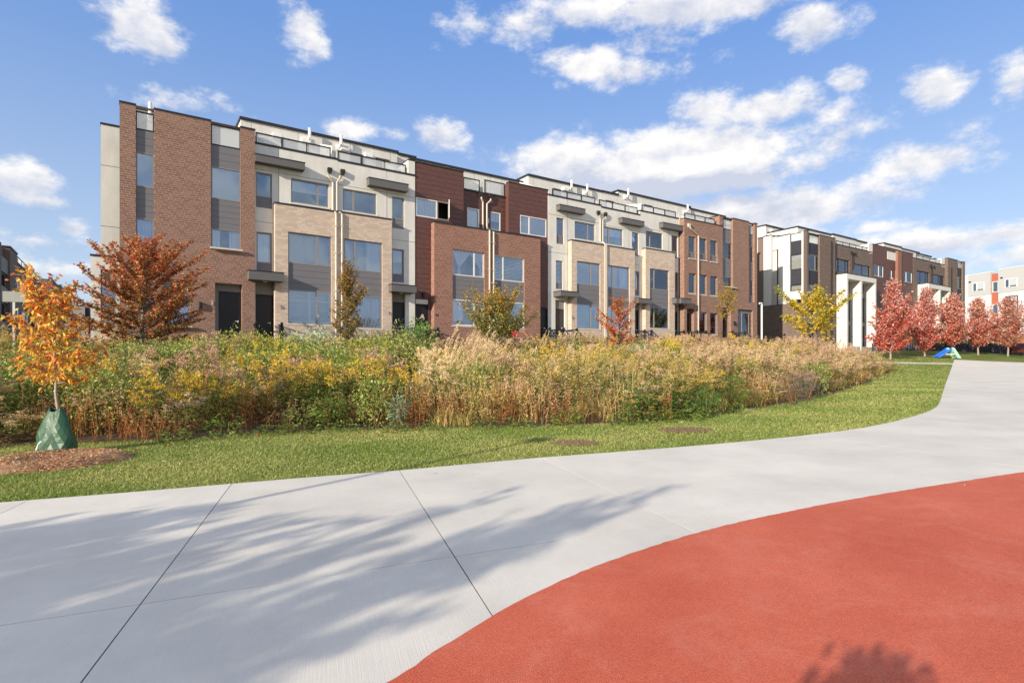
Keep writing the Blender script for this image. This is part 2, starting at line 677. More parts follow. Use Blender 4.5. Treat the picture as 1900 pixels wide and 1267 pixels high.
def grid_fill(outline, dz, step=1.5, thick=None, cuts=()):
    """a sheet over a 2-D outline, cut into a grid so that it follows the ground; cuts split it along lines"""
    bm = bmesh.new()
    vs = [bm.verts.new((p[0], p[1], 0)) for p in outline]
    bm.faces.new(vs)
    bmesh.ops.triangulate(bm, faces=bm.faces[:])
    xs = [p[0] for p in outline]
    ys = [p[1] for p in outline]
    for ax, lo, hi in ((0, min(xs), max(xs)), (1, min(ys), max(ys))):
        c = math.floor(lo / step) * step + step
        while c < hi:
            co = (c, 0, 0) if ax == 0 else (0, c, 0)
            no = (1, 0, 0) if ax == 0 else (0, 1, 0)
            bmesh.ops.bisect_plane(bm, geom=bm.verts[:] + bm.edges[:] + bm.faces[:], plane_co=co, plane_no=no)
            c += step
    for v in bm.verts:
        v.co.z = float(zg(v.co.x, v.co.y)) + dz
    bmesh.ops.recalc_face_normals(bm, faces=bm.faces)
    if sum(f.normal.z for f in bm.faces) < 0:
        bmesh.ops.reverse_faces(bm, faces=bm.faces)
    return bm


def mat_concrete():
    m, nt, N, L, b = mat_new('concrete')
    tc = N.new('ShaderNodeTexCoord')
    mp = N.new('ShaderNodeMapping')
    mp.inputs['Rotation'].default_value = (0, 0, math.radians(-18))
    L.new(tc.outputs['Object'], mp.inputs[0])
    big = N.new('ShaderNodeTexNoise')
    big.inputs['Scale'].default_value = .9
    big.inputs['Detail'].default_value = 8
    big.inputs['Roughness'].default_value = .62
    L.new(mp.outputs[0], big.inputs['Vector'])
    mp2 = N.new('ShaderNodeMapping')
    mp2.inputs['Scale'].default_value = (150, 2.5, 1)
    L.new(mp.outputs[0], mp2.inputs[0])
    broom = N.new('ShaderNodeTexNoise')
    broom.inputs['Scale'].default_value = 1
    broom.inputs['Detail'].default_value = 3
    L.new(mp2.outputs[0], broom.inputs['Vector'])
    fine = N.new('ShaderNodeTexNoise')
    fine.inputs['Scale'].default_value = 240
    fine.inputs['Detail'].default_value = 3
    L.new(mp.outputs[0], fine.inputs['Vector'])

    def mr(s, a, c):
        n = N.new('ShaderNodeMapRange')
        n.inputs['From Min'].default_value = .3
        n.inputs['From Max'].default_value = .7
        n.inputs['To Min'].default_value = a
        n.inputs['To Max'].default_value = c
        L.new(s, n.inputs[0])
        return n.outputs[0]

    def mul(a, c):
        n = N.new('ShaderNodeMath')
        n.operation = 'MULTIPLY'
        L.new(a, n.inputs[0])
        L.new(c, n.inputs[1])
        return n.outputs[0]
    v = mul(mul(mr(big.outputs[0], .86, 1.08), mr(broom.outputs[0], .975, 1.025)), mr(fine.outputs[0], .92, 1.07))
    # dark specks and small stains
    vo = N.new('ShaderNodeTexVoronoi')
    vo.inputs['Scale'].default_value = 1.1
    L.new(mp.outputs[0], vo.inputs['Vector'])
    sp = N.new('ShaderNodeMapRange')
    sp.inputs['From Min'].default_value = .012
    sp.inputs['From Max'].default_value = .03
    sp.inputs['To Min'].default_value = .45
    sp.inputs['To Max'].default_value = 1
    L.new(vo.outputs['Distance'], sp.inputs[0])
    v = mul(v, sp.outputs[0])
    # each slab poured a touch lighter or darker
    oi = N.new('ShaderNodeObjectInfo')
    sl_ = N.new('ShaderNodeMapRange')
    sl_.inputs['To Min'].default_value = .945
    sl_.inputs['To Max'].default_value = 1.03
    L.new(oi.outputs['Random'], sl_.inputs[0])
    v = mul(v, sl_.outputs[0])
    sc = N.new('ShaderNodeVectorMath')
    sc.operation = 'SCALE'
    sc.inputs[0].default_value = (.67, .632, .552)
    L.new(v, sc.inputs['Scale'])
    # reddish dust trodden off the rubber
    du = N.new('ShaderNodeTexNoise')
    du.inputs['Scale'].default_value = .5
    du.inputs['Detail'].default_value = 5
    L.new(mp.outputs[0], du.inputs['Vector'])
    dm = mr(du.outputs[0], -.12, .22)
    mx = N.new('ShaderNodeMix')
    mx.data_type = 'RGBA'
    mx.clamp_factor = True
    L.new(dm, mx.inputs[0])
    L.new(sc.outputs[0], mx.inputs[6])
    mx.inputs[7].default_value = (.62, .55, .49, 1)
    L.new(mx.outputs[2], b.inputs['Base Color'])
    b.inputs['Roughness'].default_value = .9
    b.inputs['Specular IOR Level'].default_value = .2
    bp = N.new('ShaderNodeBump')
    bp.inputs['Strength'].default_value = .35
    bp.inputs['Distance'].default_value = .004
    ad = N.new('ShaderNodeMath')
    ad.operation = 'ADD'
    L.new(broom.outputs[0], ad.inputs[0])
    L.new(fine.outputs[0], ad.inputs[1])
    L.new(ad.outputs[0], bp.inputs['Height'])
    L.new(bp.outputs[0], b.inputs['Normal'])
    return m


M['concrete'] = mat_concrete()


def build_pavement():
    out = [(p.x, p.y) for p in lawn_edge2]
    e0, e1 = out[0], out[-1]
    outline = out + [(e1[0] + 9, e1[1] + .5), (60, 44), (60, -12), (-14, -12), (-14, e0[1] - .3)]
    root = empty('pavement', (0, 0, 0))
    tag(root, 'pale broom-finished concrete pavement curving through the park', kind='structure')
    bm = grid_fill(outline, 0.0165, 2.0)
    me = bpy.data.meshes.new('joint_bed')
    bm.to_mesh(me)
    bm.free()
    link_mesh('joint_bed', me, mat_rough('joint_bed', (.045, .042, .040), 1, .2), root)
    # cut the slabs apart along the joints
    bm = grid_fill(outline, 0.02, 2.0)

    def line(p, q):
        a, c = G(*p), G(*q)
        return Vector((a.x, a.y)), (Vector((c.x, c.y)) - Vector((a.x, a.y))).normalized()
    joints = [line((430, 900), (155, 1267)), line((741, 875), (915, 1150)), line((1005, 852), (1295, 994)), line((1505, 808), (1900, 870))]
    a0, d0 = joints[0]
    a3, d3 = joints[3]
    jd = d0
    sp = Vector((jd.y, -jd.x))
    gap = (joints[1][0] - a0).dot(Vector((jd.y, -jd.x)))
    for k in (1, 2):
        joints.append((a0 - sp * gap * k, jd))
    joints.append(line((0, 1166.5), (900, 1028)))
    long_a = joints[-1][0]
    for k in (1, 2, 3, 4, 5, 6):
        joints.append((a3 + Vector((-d3.y, d3.x)) * 3.9 * k, d3))
    for a, d in joints:
        nrm = Vector((d.y, -d.x, 0))
        gw = .0035 if (a - long_a).length < 1e-4 else .0042
        for sgn in (-1, 1):
            bmesh.ops.bisect_plane(bm, geom=bm.verts[:] + bm.edges[:] + bm.faces[:],
                                   plane_co=Vector((a.x, a.y, 0)) + nrm * gw * sgn, plane_no=nrm)
        kill = []
        for f in bm.faces:
            c = f.calc_center_median()
            if abs((Vector((c.x, c.y)) - a).dot(Vector((nrm.x, nrm.y)))) < gw - .0001:
                kill.append(f)
        bmesh.ops.delete(bm, geom=kill, context='FACES')
    # islands -> slabs
    bm.faces.ensure_lookup_table()
    seen = set()
    k = 0
    for f0 in bm.faces:
        if f0.index in seen:
            continue
        stack, isl = [f0], []
        seen.add(f0.index)
        while stack:
            f = stack.pop()
            isl.append(f)
            for e in f.edges:
                for g in e.link_faces:
                    if g.index not in seen:
                        seen.add(g.index)
                        stack.append(g)
        vm = {}
        V, Fc = [], []
        for f in isl:
            idx = []
            for v in f.verts:
                if v.index not in vm:
                    vm[v.index] = len(V)
                    V.append(tuple(v.co))
                idx.append(vm[v.index])
            Fc.append(tuple(idx))
        # skirt down into the joint
        cnt = {}
        for f in Fc:
            for i in range(len(f)):
                e = (f[i], f[(i + 1) % len(f)])
                cnt[e] = 1
        for (a_, b_) in list(cnt):
            if (b_, a_) not in cnt:
                i = len(V)
                V += [(V[a_][0], V[a_][1], V[a_][2] - .05), (V[b_][0], V[b_][1], V[b_][2] - .05)]
                Fc.append((b_, a_, i, i + 1))
        me = bpy.data.meshes.new('concrete_slab')
        me.from_pydata(V, [], Fc)
        me.update()
        link_mesh('concrete_slab', me, M['concrete'], root)
        k += 1
    bm.free()


build_pavement()


def mat_rubber():
    m, nt, N, L, b = mat_new('red_rubber')
    tc = N.new('ShaderNodeTexCoord')
    fine = N.new('ShaderNodeTexVoronoi')
    fine.inputs['Scale'].default_value = 190
    L.new(tc.outputs['Object'], fine.inputs['Vector'])
    big = N.new('ShaderNodeTexNoise')
    big.inputs['Scale'].default_value = .8
    big.inputs['Detail'].default_value = 8
    big.inputs['Roughness'].default_value = .65
    L.new(tc.outputs['Object'], big.inputs['Vector'])
    rp = N.new('ShaderNodeValToRGB')
    e = rp.color_ramp.elements
    e[0].position, e[0].color = .30, (.52, .098, .050, 1)
    e[1].position, e[1].color = .72, (.66, .160, .088, 1)
    L.new(big.outputs[0], rp.inputs[0])
    hs = N.new('ShaderNodeMapRange')
    hs.inputs['To Min'].default_value = .78
    hs.inputs['To Max'].default_value = 1.18
    sepc = N.new('ShaderNodeSeparateColor')
    L.new(fine.outputs['Color'], sepc.inputs[0])
    L.new(sepc.outputs[0], hs.inputs[0])
    sc = N.new('ShaderNodeVectorMath')
    sc.operation = 'SCALE'
    L.new(rp.outputs[0], sc.inputs[0])
    L.new(hs.outputs[0], sc.inputs['Scale'])
    # worn, dusty patches and scuffs
    wn = N.new('ShaderNodeTexNoise')
    wn.inputs['Scale'].default_value = 1.7
    wn.inputs['Detail'].default_value = 10
    wn.inputs['Roughness'].default_value = .75
    wn.inputs['Distortion'].default_value = .8
    L.new(tc.outputs['Object'], wn.inputs['Vector'])
    wm = N.new('ShaderNodeMapRange')
    wm.inputs['From Min'].default_value = .50
    wm.inputs['From Max'].default_value = .74
    wm.inputs['To Max'].default_value = .42
    L.new(wn.outputs[0], wm.inputs[0])
    mx = N.new('ShaderNodeMix')
    mx.data_type = 'RGBA'
    L.new(wm.outputs[0], mx.inputs[0])
    L.new(sc.outputs[0], mx.inputs[6])
    mx.inputs[7].default_value = (.72, .27, .19, 1)
    L.new(mx.outputs[2], b.inputs['Base Color'])
    b.inputs['Roughness'].default_value = .85
    b.inputs['Specular IOR Level'].default_value = .3
    bp = N.new('ShaderNodeBump')
    bp.inputs['Strength'].default_value = .7
    bp.inputs['Distance'].default_value = .004
    L.new(fine.outputs['Distance'], bp.inputs['Height'])
    L.new(bp.outputs[0], b.inputs['Normal'])
    return m


def build_rubber():
    pts = [(p.x, p.y) for p in red_edge2]
    fine = []
    for i in range(len(pts) - 1):                      # a slightly ragged poured edge
        a, c = Vector(pts[i]), Vector(pts[i + 1])
        n = max(1, int((c - a).length / .05))
        for k in range(n):
            p = a.lerp(c, k / n)
            fine.append((p.x + RND.uniform(-.006, .006), p.y + RND.uniform(-.006, .006)))
    fine.append(pts[-1])
    outline = fine + [(pts[-1][0] + 6, pts[-1][1] - 1), (pts[-1][0] + 6, -6), (fine[0][0], -6)]
    bm = grid_fill(outline, 0.026, 2.0)
    me = bpy.data.meshes.new('red_rubber_surface')
    bm.to_mesh(me)
    bm.free()
    tag(link_mesh('red_rubber_surface', me, mat_rubber()), 'red poured rubber play surface bordering the concrete', kind='structure')


build_rubber()

# meadow bed outline
BED_FRONT_PX = [(-260, 850), (-120, 838), (0, 828), (150, 822), (300, 818), (430, 808), (560, 800), (700, 796), (850, 793), (1000, 790), (1180, 784),
                (1300, 771), (1400, 758), (1500, 741), (1570, 722), (1620, 704), (1655, 688)]
bed_front = [G(*p) for p in BED_FRONT_PX]
bed_front2 = [Vector((p.x, p.y)) for p in smooth_poly(bed_front, 3)]


def uw(p):
    return p[0] * DX + p[1] * DY, C0 - (NX * p[0] + NY * p[1])


bed_uw = [uw(p) for p in bed_front2]
BU = np.array([b[0] for b in bed_uw])
BW = np.array([b[1] for b in bed_uw])
order = np.argsort(BU)
BU, BW = BU[order], BW[order]


def bed_w(u):
    """front edge of the meadow bed (distance out from the house fronts)"""
    return np.interp(u, BU, BW)


def build_bed():
    us = np.arange(BU.min(), BU.max(), .5)
    ws = np.linspace(0, 1, 25)
    V, Fq = [], []
    for u in us:
        w1 = float(bed_w(u)) + RND.uniform(-.12, .12)
        for t in ws:
            p = fw(u, 2.2 + (w1 - 2.2) * t)
            V.append((p.x, p.y, float(zg(p.x, p.y)) + .012))
    n = len(ws)
    for i in range(len(us) - 1):
        for k in range(n - 1):
            Fq.append((i * n + k, i * n + k + 1, (i + 1) * n + k + 1, (i + 1) * n + k))
    me = np_mesh('meadow_soil', V, Fq, smooth=True)
    tag(link_mesh('meadow_soil', me, mat_rough('meadow_soil', (.085, .060, .036), 1, .35, 3, .8, 30)),
        'brown litter soil of the planted meadow bed', kind='structure')


build_bed()


def build_street():
    # the side street between the two rows at the left
    V = []
    u1 = U(168, -.6) - 2.2
    u0 = u1 - 9.0
    ws = np.linspace(9, -150, 60)
    Fq = []
    for w in ws:
        for u in (u0, u1):
            p = fw(u, w)
            V.append((p.x, p.y, float(zg(p.x, p.y)) + .03))
    for k in range(len(ws) - 1):
        Fq.append((2 * k, 2 * k + 1, 2 * k + 3, 2 * k + 2))
    tag(link_mesh('side_street', np_mesh('side_street', V, Fq), mat_rough('asphalt', (.055, .055, .058), .9, .12, 4, .5, 90)),
        'grey asphalt side street between the brick rows', kind='structure')
    # thin concrete footpath crossing the far lawn
    a, c = G(1640, 673), G(1768, 675.5)
    d = (c - a).normalized()
    s = Vector((-d.y, d.x, 0)) * .30
    V, Fq = [], []
    for k in range(21):
        p = a - d * 14 + (c + d * .2 - a + d * 14) * (k / 20)
        for q in (p - s, p + s):
            V.append((q.x, q.y, float(zg(q.x, q.y)) + .022))
    for k in range(20):
        Fq.append((2 * k, 2 * k + 1, 2 * k + 3, 2 * k + 2))
    tag(link_mesh('footpath', np_mesh('footpath', V, Fq), M['concrete']), 'narrow pale concrete footpath crossing the far lawn', kind='structure')


build_street()

# ================================================================== HOUSES
def text_object(name, cu):
    # lettering turned into a real mesh
    t = bpy.data.objects.new(name, cu)
    COL.objects.link(t)
    bpy.context.view_layer.update()
    me = bpy.data.meshes.new_from_object(t)
    me.name = name
    mt = cu.materials[0]
    bpy.data.objects.remove(t)
    bpy.data.curves.remove(cu)
    me.materials.clear()
    me.materials.append(mt)
    o = bpy.data.objects.new(name, me)
    COL.objects.link(o)
    return o


class House:
    def __init__(s, name, label, cat, group, xl, zbase, w=0.0):
        s.u0 = U(xl, w)
        s.zb = zbase
        s.root = empty(name, fw(s.u0, 0, zbase), ANG)
        tag(s.root, label, cat, group)

    def put(s, mb, name, mat, parent=None, **k):
        """mb holds facade coordinates (u, w, z)"""
        mb.v = [(u - s.u0, -w, z - s.zb) for (u, w, z) in mb.v]
        return mb.build(name, mat, parent or s.root, **k)

    def box(s, name, mat, u0, u1, w0, w1, z0, z1, parent=None, **k):
        m = MB()
        m.box(u0, u1, w0, w1, z0, z1)
        return s.put(m, name, mat, parent, **k)

    def wall(s, name, mat, u0, u1, z0, z1, w, holes=(), thick=.12, joints_u=(), joints_z=(), jmat=None, parent=None):
        """a wall sheet with openings (u0,u1,z0,z1,depth), reveals, side returns and recessed joints"""
        H = [tuple(h) for h in holes]
        jw = .012
        J = [(u - jw, u + jw, z0, z1, .012) for u in joints_u] + [(u0, u1, z - jw, z + jw, .012) for z in joints_z]
        cu = sorted({u0, u1} | {min(max(h[i], u0), u1) for h in H + J for i in (0, 1)})
        cz = sorted({z0, z1} | {min(max(h[i], z0), z1) for h in H + J for i in (2, 3)})
        m = MB()
        mj = MB()

        def inside(uc, zc, L):
            return any(h[0] < uc < h[1] and h[2] < zc < h[3] for h in L)
        for i in range(len(cu) - 1):
            for k in range(len(cz) - 1):
                a, b, c, d = cu[i], cu[i + 1], cz[k], cz[k + 1]
                uc, zc = (a + b) / 2, (c + d) / 2
                if inside(uc, zc, H):
                    continue
                if inside(uc, zc, J):
                    mj.quad((a, w - .012, c), (b, w - .012, c), (b, w - .012, d), (a, w - .012, d))
                    continue
                m.quad((a, w, c), (b, w, c), (b, w, d), (a, w, d))
        for (a, b, c, d, dep) in H:
            a, b, c, d = max(a, u0), min(b, u1), max(c, z0), min(d, z1)
            m.quad((a, w, c), (a, w, d), (a, w - dep, d), (a, w - dep, c))
            m.quad((b, w, c), (b, w - dep, c), (b, w - dep, d), (b, w, d))
            m.quad((a, w, c), (a, w - dep, c), (b, w - dep, c), (b, w, c))
            if d < z1 - 1e-4:
                m.quad((a, w, d), (b, w, d), (b, w - dep, d), (a, w - dep, d))
        m.quad((u0, w, z0), (u0, w, z1), (u0, w - thick, z1), (u0, w - thick, z0))
        m.quad((u1, w, z0), (u1, w - thick, z0), (u1, w - thick, z1), (u1, w, z1))
        m.quad((u0, w, z1), (u1, w, z1), (u1, w - thick, z1), (u0, w - thick, z1))
        o = s.put(m, name, mat, parent, recalc=False)
        if mj.v:
            s.put(mj, 'wall_joint', jmat or M['stucco_joint'], o, recalc=False)
        return o

    def bricks(s, mat, parent, faces, H=.0895, Lb=.26):
        """faces: list of (kind, a0, a1, z0, z1, pos, holes); kind 'f' = front at w=pos over u, 'l'/'r' = end at u=pos over w"""
        Vs, Fs = [], []
        dep = .0022
        z00 = 0.0
        for kind, a0, a1, z0, z1, pos, holes in faces:
            k0 = math.floor((z0 - s.zb) / H)
            k1 = math.ceil((z1 - s.zb) / H)
            for k in range(k0, k1):
                za, zb_ = s.zb + k * H + .0065, s.zb + (k + 1) * H - .0065
                za, zb_ = max(za, z0), min(zb_, z1)
                if zb_ - za < .02:
                    continue
                zc = (za + zb_) / 2
                off = (0, .5, .22, .72)[k % 4] * Lb
                spans = [(a0, a1)]
                for h in holes:
                    if h[2] < zc < h[3]:
                        ns = []
                        for (p, q) in spans:
                            if h[1] <= p or h[0] >= q:
                                ns.append((p, q))
                            else:
                                if h[0] > p:
                                    ns.append((p, h[0]))
                                if h[1] < q:
                                    ns.append((h[1], q))
                        spans = ns
                for (p, q) in spans:
                    b = math.floor((p - off) / Lb)
                    while b * Lb + off < q:
                        x0, x1 = max(b * Lb + off + .008, p), min((b + 1) * Lb + off - .008, q)
                        b += 1
                        if x1 - x0 < .02:
                            continue
                        j = RND.uniform(-.0007, .0007)
                        Vs.append((kind, x0, x1, za, zb_, pos, j))
        n = len(Vs)
        if not n:
            return
        kinds = np.array([v[0] for v in Vs])
        A = np.array([v[1:] for v in Vs], dtype=float)
        x0, x1, za, zb_, pos, j = A.T
        sgn = np.where(kinds == 'f', 1, np.where(kinds == 'l', -1, 1))
        top, bot = pos + sgn * (dep + j), pos - sgn * .006
        out = np.zeros((n, 8, 3))
        isf = (kinds == 'f')[:, None]
        xs = np.stack([x0, x1, x1, x0, x0, x1, x1, x0], 1)
        zs = np.stack([za, za, zb_, zb_, za, za, zb_, zb_], 1)
        ds = np.concatenate([np.repeat(top[:, None], 4, 1), np.repeat(bot[:, None], 4, 1)], 1)
        uu = np.where(isf, xs, ds)
        ww = np.where(isf, ds, xs)
        out[:, :, 0] = uu - s.u0
        out[:, :, 1] = -ww
        out[:, :, 2] = zs - s.zb
        base = np.arange(n)[:, None] * 8
        fc = np.concatenate([base + np.array([q]) for q in ((0, 1, 2, 3), (0, 4, 5, 1), (1, 5, 6, 2), (2, 6, 7, 3), (3, 7, 4, 0))], 0)
        o = link_mesh('bricks', np_mesh('bricks', out.reshape(-1, 3), fc), mat, parent)
        o['kind'] = 'stuff'
        return o

    def brick_wall(s, name, bmat, mmat, u0, u1, z0, z1, w, holes=(), thick=.2, left=0.0, right=0.0, extra=()):
        """mortar sheet plus real bricks; left/right = depth of visible brick ends"""
        o = s.wall(name, mmat, u0, u1, z0, z1, w, holes, max(thick, left, right))
        faces = [('f', u0, u1, z0, z1, w, holes)]
        if left:
            faces.append(('l', w - left, w, z0, z1, u0, ()))
        if right:
            faces.append(('r', w - right, w, z0, z1, u1, ()))
        for h in holes:
            if h[4] > .06:
                faces.append(('l', w - h[4], w, max(h[2], z0), min(h[3], z1), h[1], ()))
        s.bricks(bmat, o, faces + list(extra))
        return o

    def window(s, u0, u1, z0, z1, w, mull=(), fmat=None, dress=None, sill=None, fr=.055, name='window', smat=None, drop=0.5):
        fmat = fmat or M['frame']
        m = MB()
        d0, d1 = w - .045, w + .03
        m.box(u0, u0 + fr, d0, d1, z0, z1)
        m.box(u1 - fr, u1, d0, d1, z0, z1)
        m.box(u0 + fr, u1 - fr, d0, d1, z0, z0 + fr)
        m.box(u0 + fr, u1 - fr, d0, d1, z1 - fr, z1)
        for u in mull:
            m.box(u - fr * .75, u + fr * .75, d0 + .004, d1 - .004, z0 + fr, z1 - fr)
        o = s.put(m, name, fmat)
        edges = [u0 + fr] + [x for u in mull for x in (u - fr * .75, u + fr * .75)] + [u1 - fr]
        for k in range(0, len(edges) - 1, 2):
            p = MB()
            p.box(edges[k], edges[k + 1], w - .018, w - .006, z0 + fr, z1 - fr)
            s.put(p, 'pane', M['glass'], o)
        a, b, c, d = u0 + fr, u1 - fr, z0 + fr, z1 - fr
        if dress:
            kinds = dress if isinstance(dress, list) else [dress]
            for dk in kinds:
                s.dressing(dk, a, b, c, d, w - .075, o, drop)
        if sill:
            q = MB()
            q.box(u0 - .05, u1 + .05, sill[0] - .05, sill[0] + .05, z0 - sill[1], z0 - .003)
            s.put(q, 'sill', smat or M['sill'], o)
        return o

    def dressing(s, kind, a, b, c, d, w, parent, drop=.5):
        m = MB()
        if kind == 'blind':                       # horizontal slats
            n = max(6, int((d - c) / .075))
            for k in range(n):
                z = c + (d - c) * (k + .5) / n
                m.quad((a, w + .028, z - .022), (b, w + .028, z - .022), (b, w - .02, z + .026), (a, w - .02, z + .026))
            s.put(m, 'blind', M['blind'], parent, recalc=False)
        elif kind == 'zebra':                     # banded roller shade
            n = max(5, int((d - c) / .13))
            for k in range(n):
                z = c + (d - c) * k / n
                m.box(a, b, w - .004, w + .004, z + .035, z + (d - c) / n)
            s.put(m, 'shade', M['blind'], parent)
        elif kind == 'roller':
            m.box(a, b, w - .004, w + .004, d - (d - c) * drop, d)
            s.put(m, 'roller_shade', M['blind'], parent)
        elif kind == 'vertical':                  # vertical blind
            n = max(6, int((b - a) / .10))
            for k in range(n):
                u = a + (b - a) * (k + .5) / n
                hw = (b - a) / n * .52
                m.quad((u - hw, w - .025, c + .02), (u + hw, w + .03, c + .02), (u + hw, w + .03, d), (u - hw, w - .025, d))
            s.put(m, 'vertical_blind', M['blind'], parent, recalc=False)
        elif kind == 'shutter':                   # framed plantation shutter
            mid = (a + b) / 2
            for p, q in ((a, mid), (mid, b)):
                m.box(p, p + .05, w - .02, w + .02, c, d)
                m.box(q - .05, q, w - .02, w + .02, c, d)
                zm = c + (d - c) * .68
                for z in (c, zm, d - .06):
                    m.box(p + .05, q - .05, w - .02, w + .02, z, z + .06)
                for lo, hi in ((c + .06, zm), (zm + .06, d - .06)):
                    n = int((hi - lo) / .075)
                    for k in range(n):
                        z = lo + (hi - lo) * (k + .5) / n
                        m.quad((p + .05, w + .03, z - .016), (q - .05, w + .03, z - .016), (q - .05, w - .03, z + .016), (p + .05, w - .03, z + .016))
            s.put(m, 'shutter', M['blind'], parent, recalc=False)
        else:                                     # curtains: 'curtain' both sides, 'tieback' swept aside, 'sheer' full
            n = 42
            cols = []
            for k in range(n + 1):
                u = a + (b - a) * k / n
                cols.append((u, w + .03 * math.sin(k * 1.05 + RND.uniform(-.4, .4)) - .01))
            if kind == 'sheer':
                rng_ = [(0, n)]
            elif kind == 'curtain':
                rng_ = [(0, int(n * .30)), (int(n * .62), n)]
            elif kind == 'curtain_left':
                rng_ = [(0, int(n * .38))]
            elif kind == 'curtain_right':
                rng_ = [(int(n * .60), n)]
            else:
                rng_ = []
            for lo, hi in rng_:
                for k in range(lo, hi):
                    (u, v), (u2, v2) = cols[k], cols[k + 1]
                    m.quad((u, v, c), (u2, v2, c), (u2, v2, d), (u, v, d))
            if kind == 'tieback':
                zk = c + (d - c) * .32
                for lo, hi, uk in ((a, a + (b - a) * .62, a + (b - a) * .22), (b - (b - a) * .45, b, b - (b - a) * .06)):
                    n2 = 16
                    for k in range(n2):
                        t0, t1 = k / n2, (k + 1) / n2
                        f0 = w + .03 * math.sin(k * 1.7)
                        f1 = w + .03 * math.sin((k + 1) * 1.7)
                        top0, top1 = lo + (hi - lo) * t0, lo + (hi - lo) * t1
                        k0_, k1_ = uk - .05 + .1 * t0, uk - .05 + .1 * t1
                        m.quad((k0_, f0, zk), (k1_, f1, zk), (top1, f1, d), (top0, f0, d))
                        m.quad((uk - .10 + .2 * t0, f0, c), (uk - .10 + .2 * t1, f1, c), (k1_, f1, zk), (k0_, f0, zk))
            s.put(m, 'curtain', M['curtain'], parent, recalc=False)

    def planks(s, name, mat, u0, u1, z0, z1, w, ph=.24, parent=None, gap=.012, back=True):
        """horizontal cladding boards, each its own piece"""
        o = s.box(name, mat, u0, u1, w - .05, w - .012, z0, z1, parent)
        n = max(1, round((z1 - z0) / ph))
        for k in range(n):
            a, b = z0 + (z1 - z0) * k / n + gap / 2, z0 + (z1 - z0) * (k + 1) / n - gap / 2
            s.box('plank', mat, u0 + .002, u1 - .002, w - .011, w + RND.uniform(-.0015, .0015), a, b, o)
        return o

    def planks_holes(s, name, mat, u0, u1, z0, z1, w, holes=(), ph=.24):
        o = None
        rect = [(u0, u1, z0, z1)]
        n = max(1, round((z1 - z0) / ph))
        back = MB()
        items = []
        for k in range(n):
            a, b = z0 + (z1 - z0) * k / n, z0 + (z1 - z0) * (k + 1) / n
            # split the course in height where an opening starts or stops
            cz = sorted({a, b} | {h[i] for h in holes for i in (2, 3) if a < h[i] < b})
            for c, d in zip(cz[:-1], cz[1:]):
                spans = [(u0, u1)]
                for h in holes:
                    if h[2] < (c + d) / 2 < h[3]:
                        ns = []
                        for (p, q) in spans:
                            if h[1] <= p or h[0] >= q:
                                ns.append((p, q))
                                continue
                            if h[0] > p:
                                ns.append((p, h[0]))
                            if h[1] < q:
                                ns.append((h[1], q))
                        spans = ns
                for (p, q) in spans:
                    items.append((p, q, c + (.006 if c == a else 0), d - (.006 if d == b else 0)))
                    back.box(p, q, w - .06, w - .012, c, d)
        o = s.put(back, name, M['coping'])
        for (p, q, c, d) in items:
            if d - c > .01:
                s.box('plank', mat, p + .001, q - .001, w - .0118, w + RND.uniform(-.0015, .0015), c, d, o)
        return o

    def railing(s, u0, u1, z0, z1, w, n, gmat=None):
        m = MB()
        fr = .045
        m.box(u0, u1, w - .03, w + .03, z1 - .05, z1)
        m.box(u0, u1, w - .03, w + .03, z0, z0 + .05)
        us = [u0 + (u1 - u0) * k / n for k in range(n + 1)]
        for k, u in enumerate(us):
            a = min(max(u - fr / 2, u0), u1 - fr)
            m.box(a, a + fr, w - .028, w + .028, z0 + .05, z1 - .05)
        o = s.put(m, 'glass_railing', M['frame_black'])
        for k in range(n):
            p = MB()
            p.box(us[k] + .05, us[k + 1] - .05, w - .006, w + .006, z0 + .055, z1 - .055)
            s.put(p, 'rail_glass', gmat or M['rail_glass'], o)
        return o

    def canopy(s, u0, u1, w0, w1, z0, z1, light=False, name='canopy', mat=None):
        m = MB()
        m.box(u0, u1, w0, w1, z0, z1 - .035)
        o = s.put(m, name, mat or M['canopy'])
        q = MB()
        q.box(u0 - .02, u1 + .02, w0, w1 + .02, z1 - .034, z1)
        s.put(q, 'edge_flashing', M['coping'], o)
        if light:
            q = MB()
            uc = (u0 + u1) / 2
            q.prism([(uc + .09 * math.cos(t * math.pi / 5), (w0 + w1) / 2 + .09 * math.sin(t * math.pi / 5)) for t in range(10)], 2, z0 - .035, z0 - .002)
            s.put(q, 'downlight', M['metal_white'], o)
        return o

    def door(s, u0, u1, z0, z1, w, mat=None, handle=True):
        m = MB()
        m.box(u0 - .05, u0, w - .06, w + .03, z0, z1 + .05)
        m.box(u1, u1 + .05, w - .06, w + .03, z0, z1 + .05)
        m.box(u0, u1, w - .06, w + .03, z1, z1 + .05)
        m.box(u0 + .004, u1 - .004, w - .05, w - .012, z0 + .01, z1 - .004)
        o = s.put(m, 'door', mat or M['door'])
        hm = MB()
        hm.tube([(u1 - .10, w + .035, z0 + 1.02), (u1 - .22, w + .035, z0 + 1.02)], .012, 6)
        hm.box(u1 - .115, u1 - .085, w - .012, w + .04, z0 + .97, z0 + 1.06)
        s.put(hm, 'door_handle', M['metal_white'], o)
        t = MB()
        t.box(u0 - .05, u1 + .05, w - .06, w + .09, z0 - .06, z0 + .008)
        s.put(t, 'threshold', M['concrete_step'], o)
        return o

    def pipe(s, pts, r=.045, mat=None, name='downpipe', clips=()):
        m = MB()
        m.tube(pts, r, 8)
        for z in clips:
            p = pts[-1]
            m.box(p[0] - r * 1.6, p[0] + r * 1.6, p[1] - r * 1.5, p[1] + r * 1.12, z - .02, z + .02)
        return s.put(m, name, mat or M['pipe'], smooth=False)

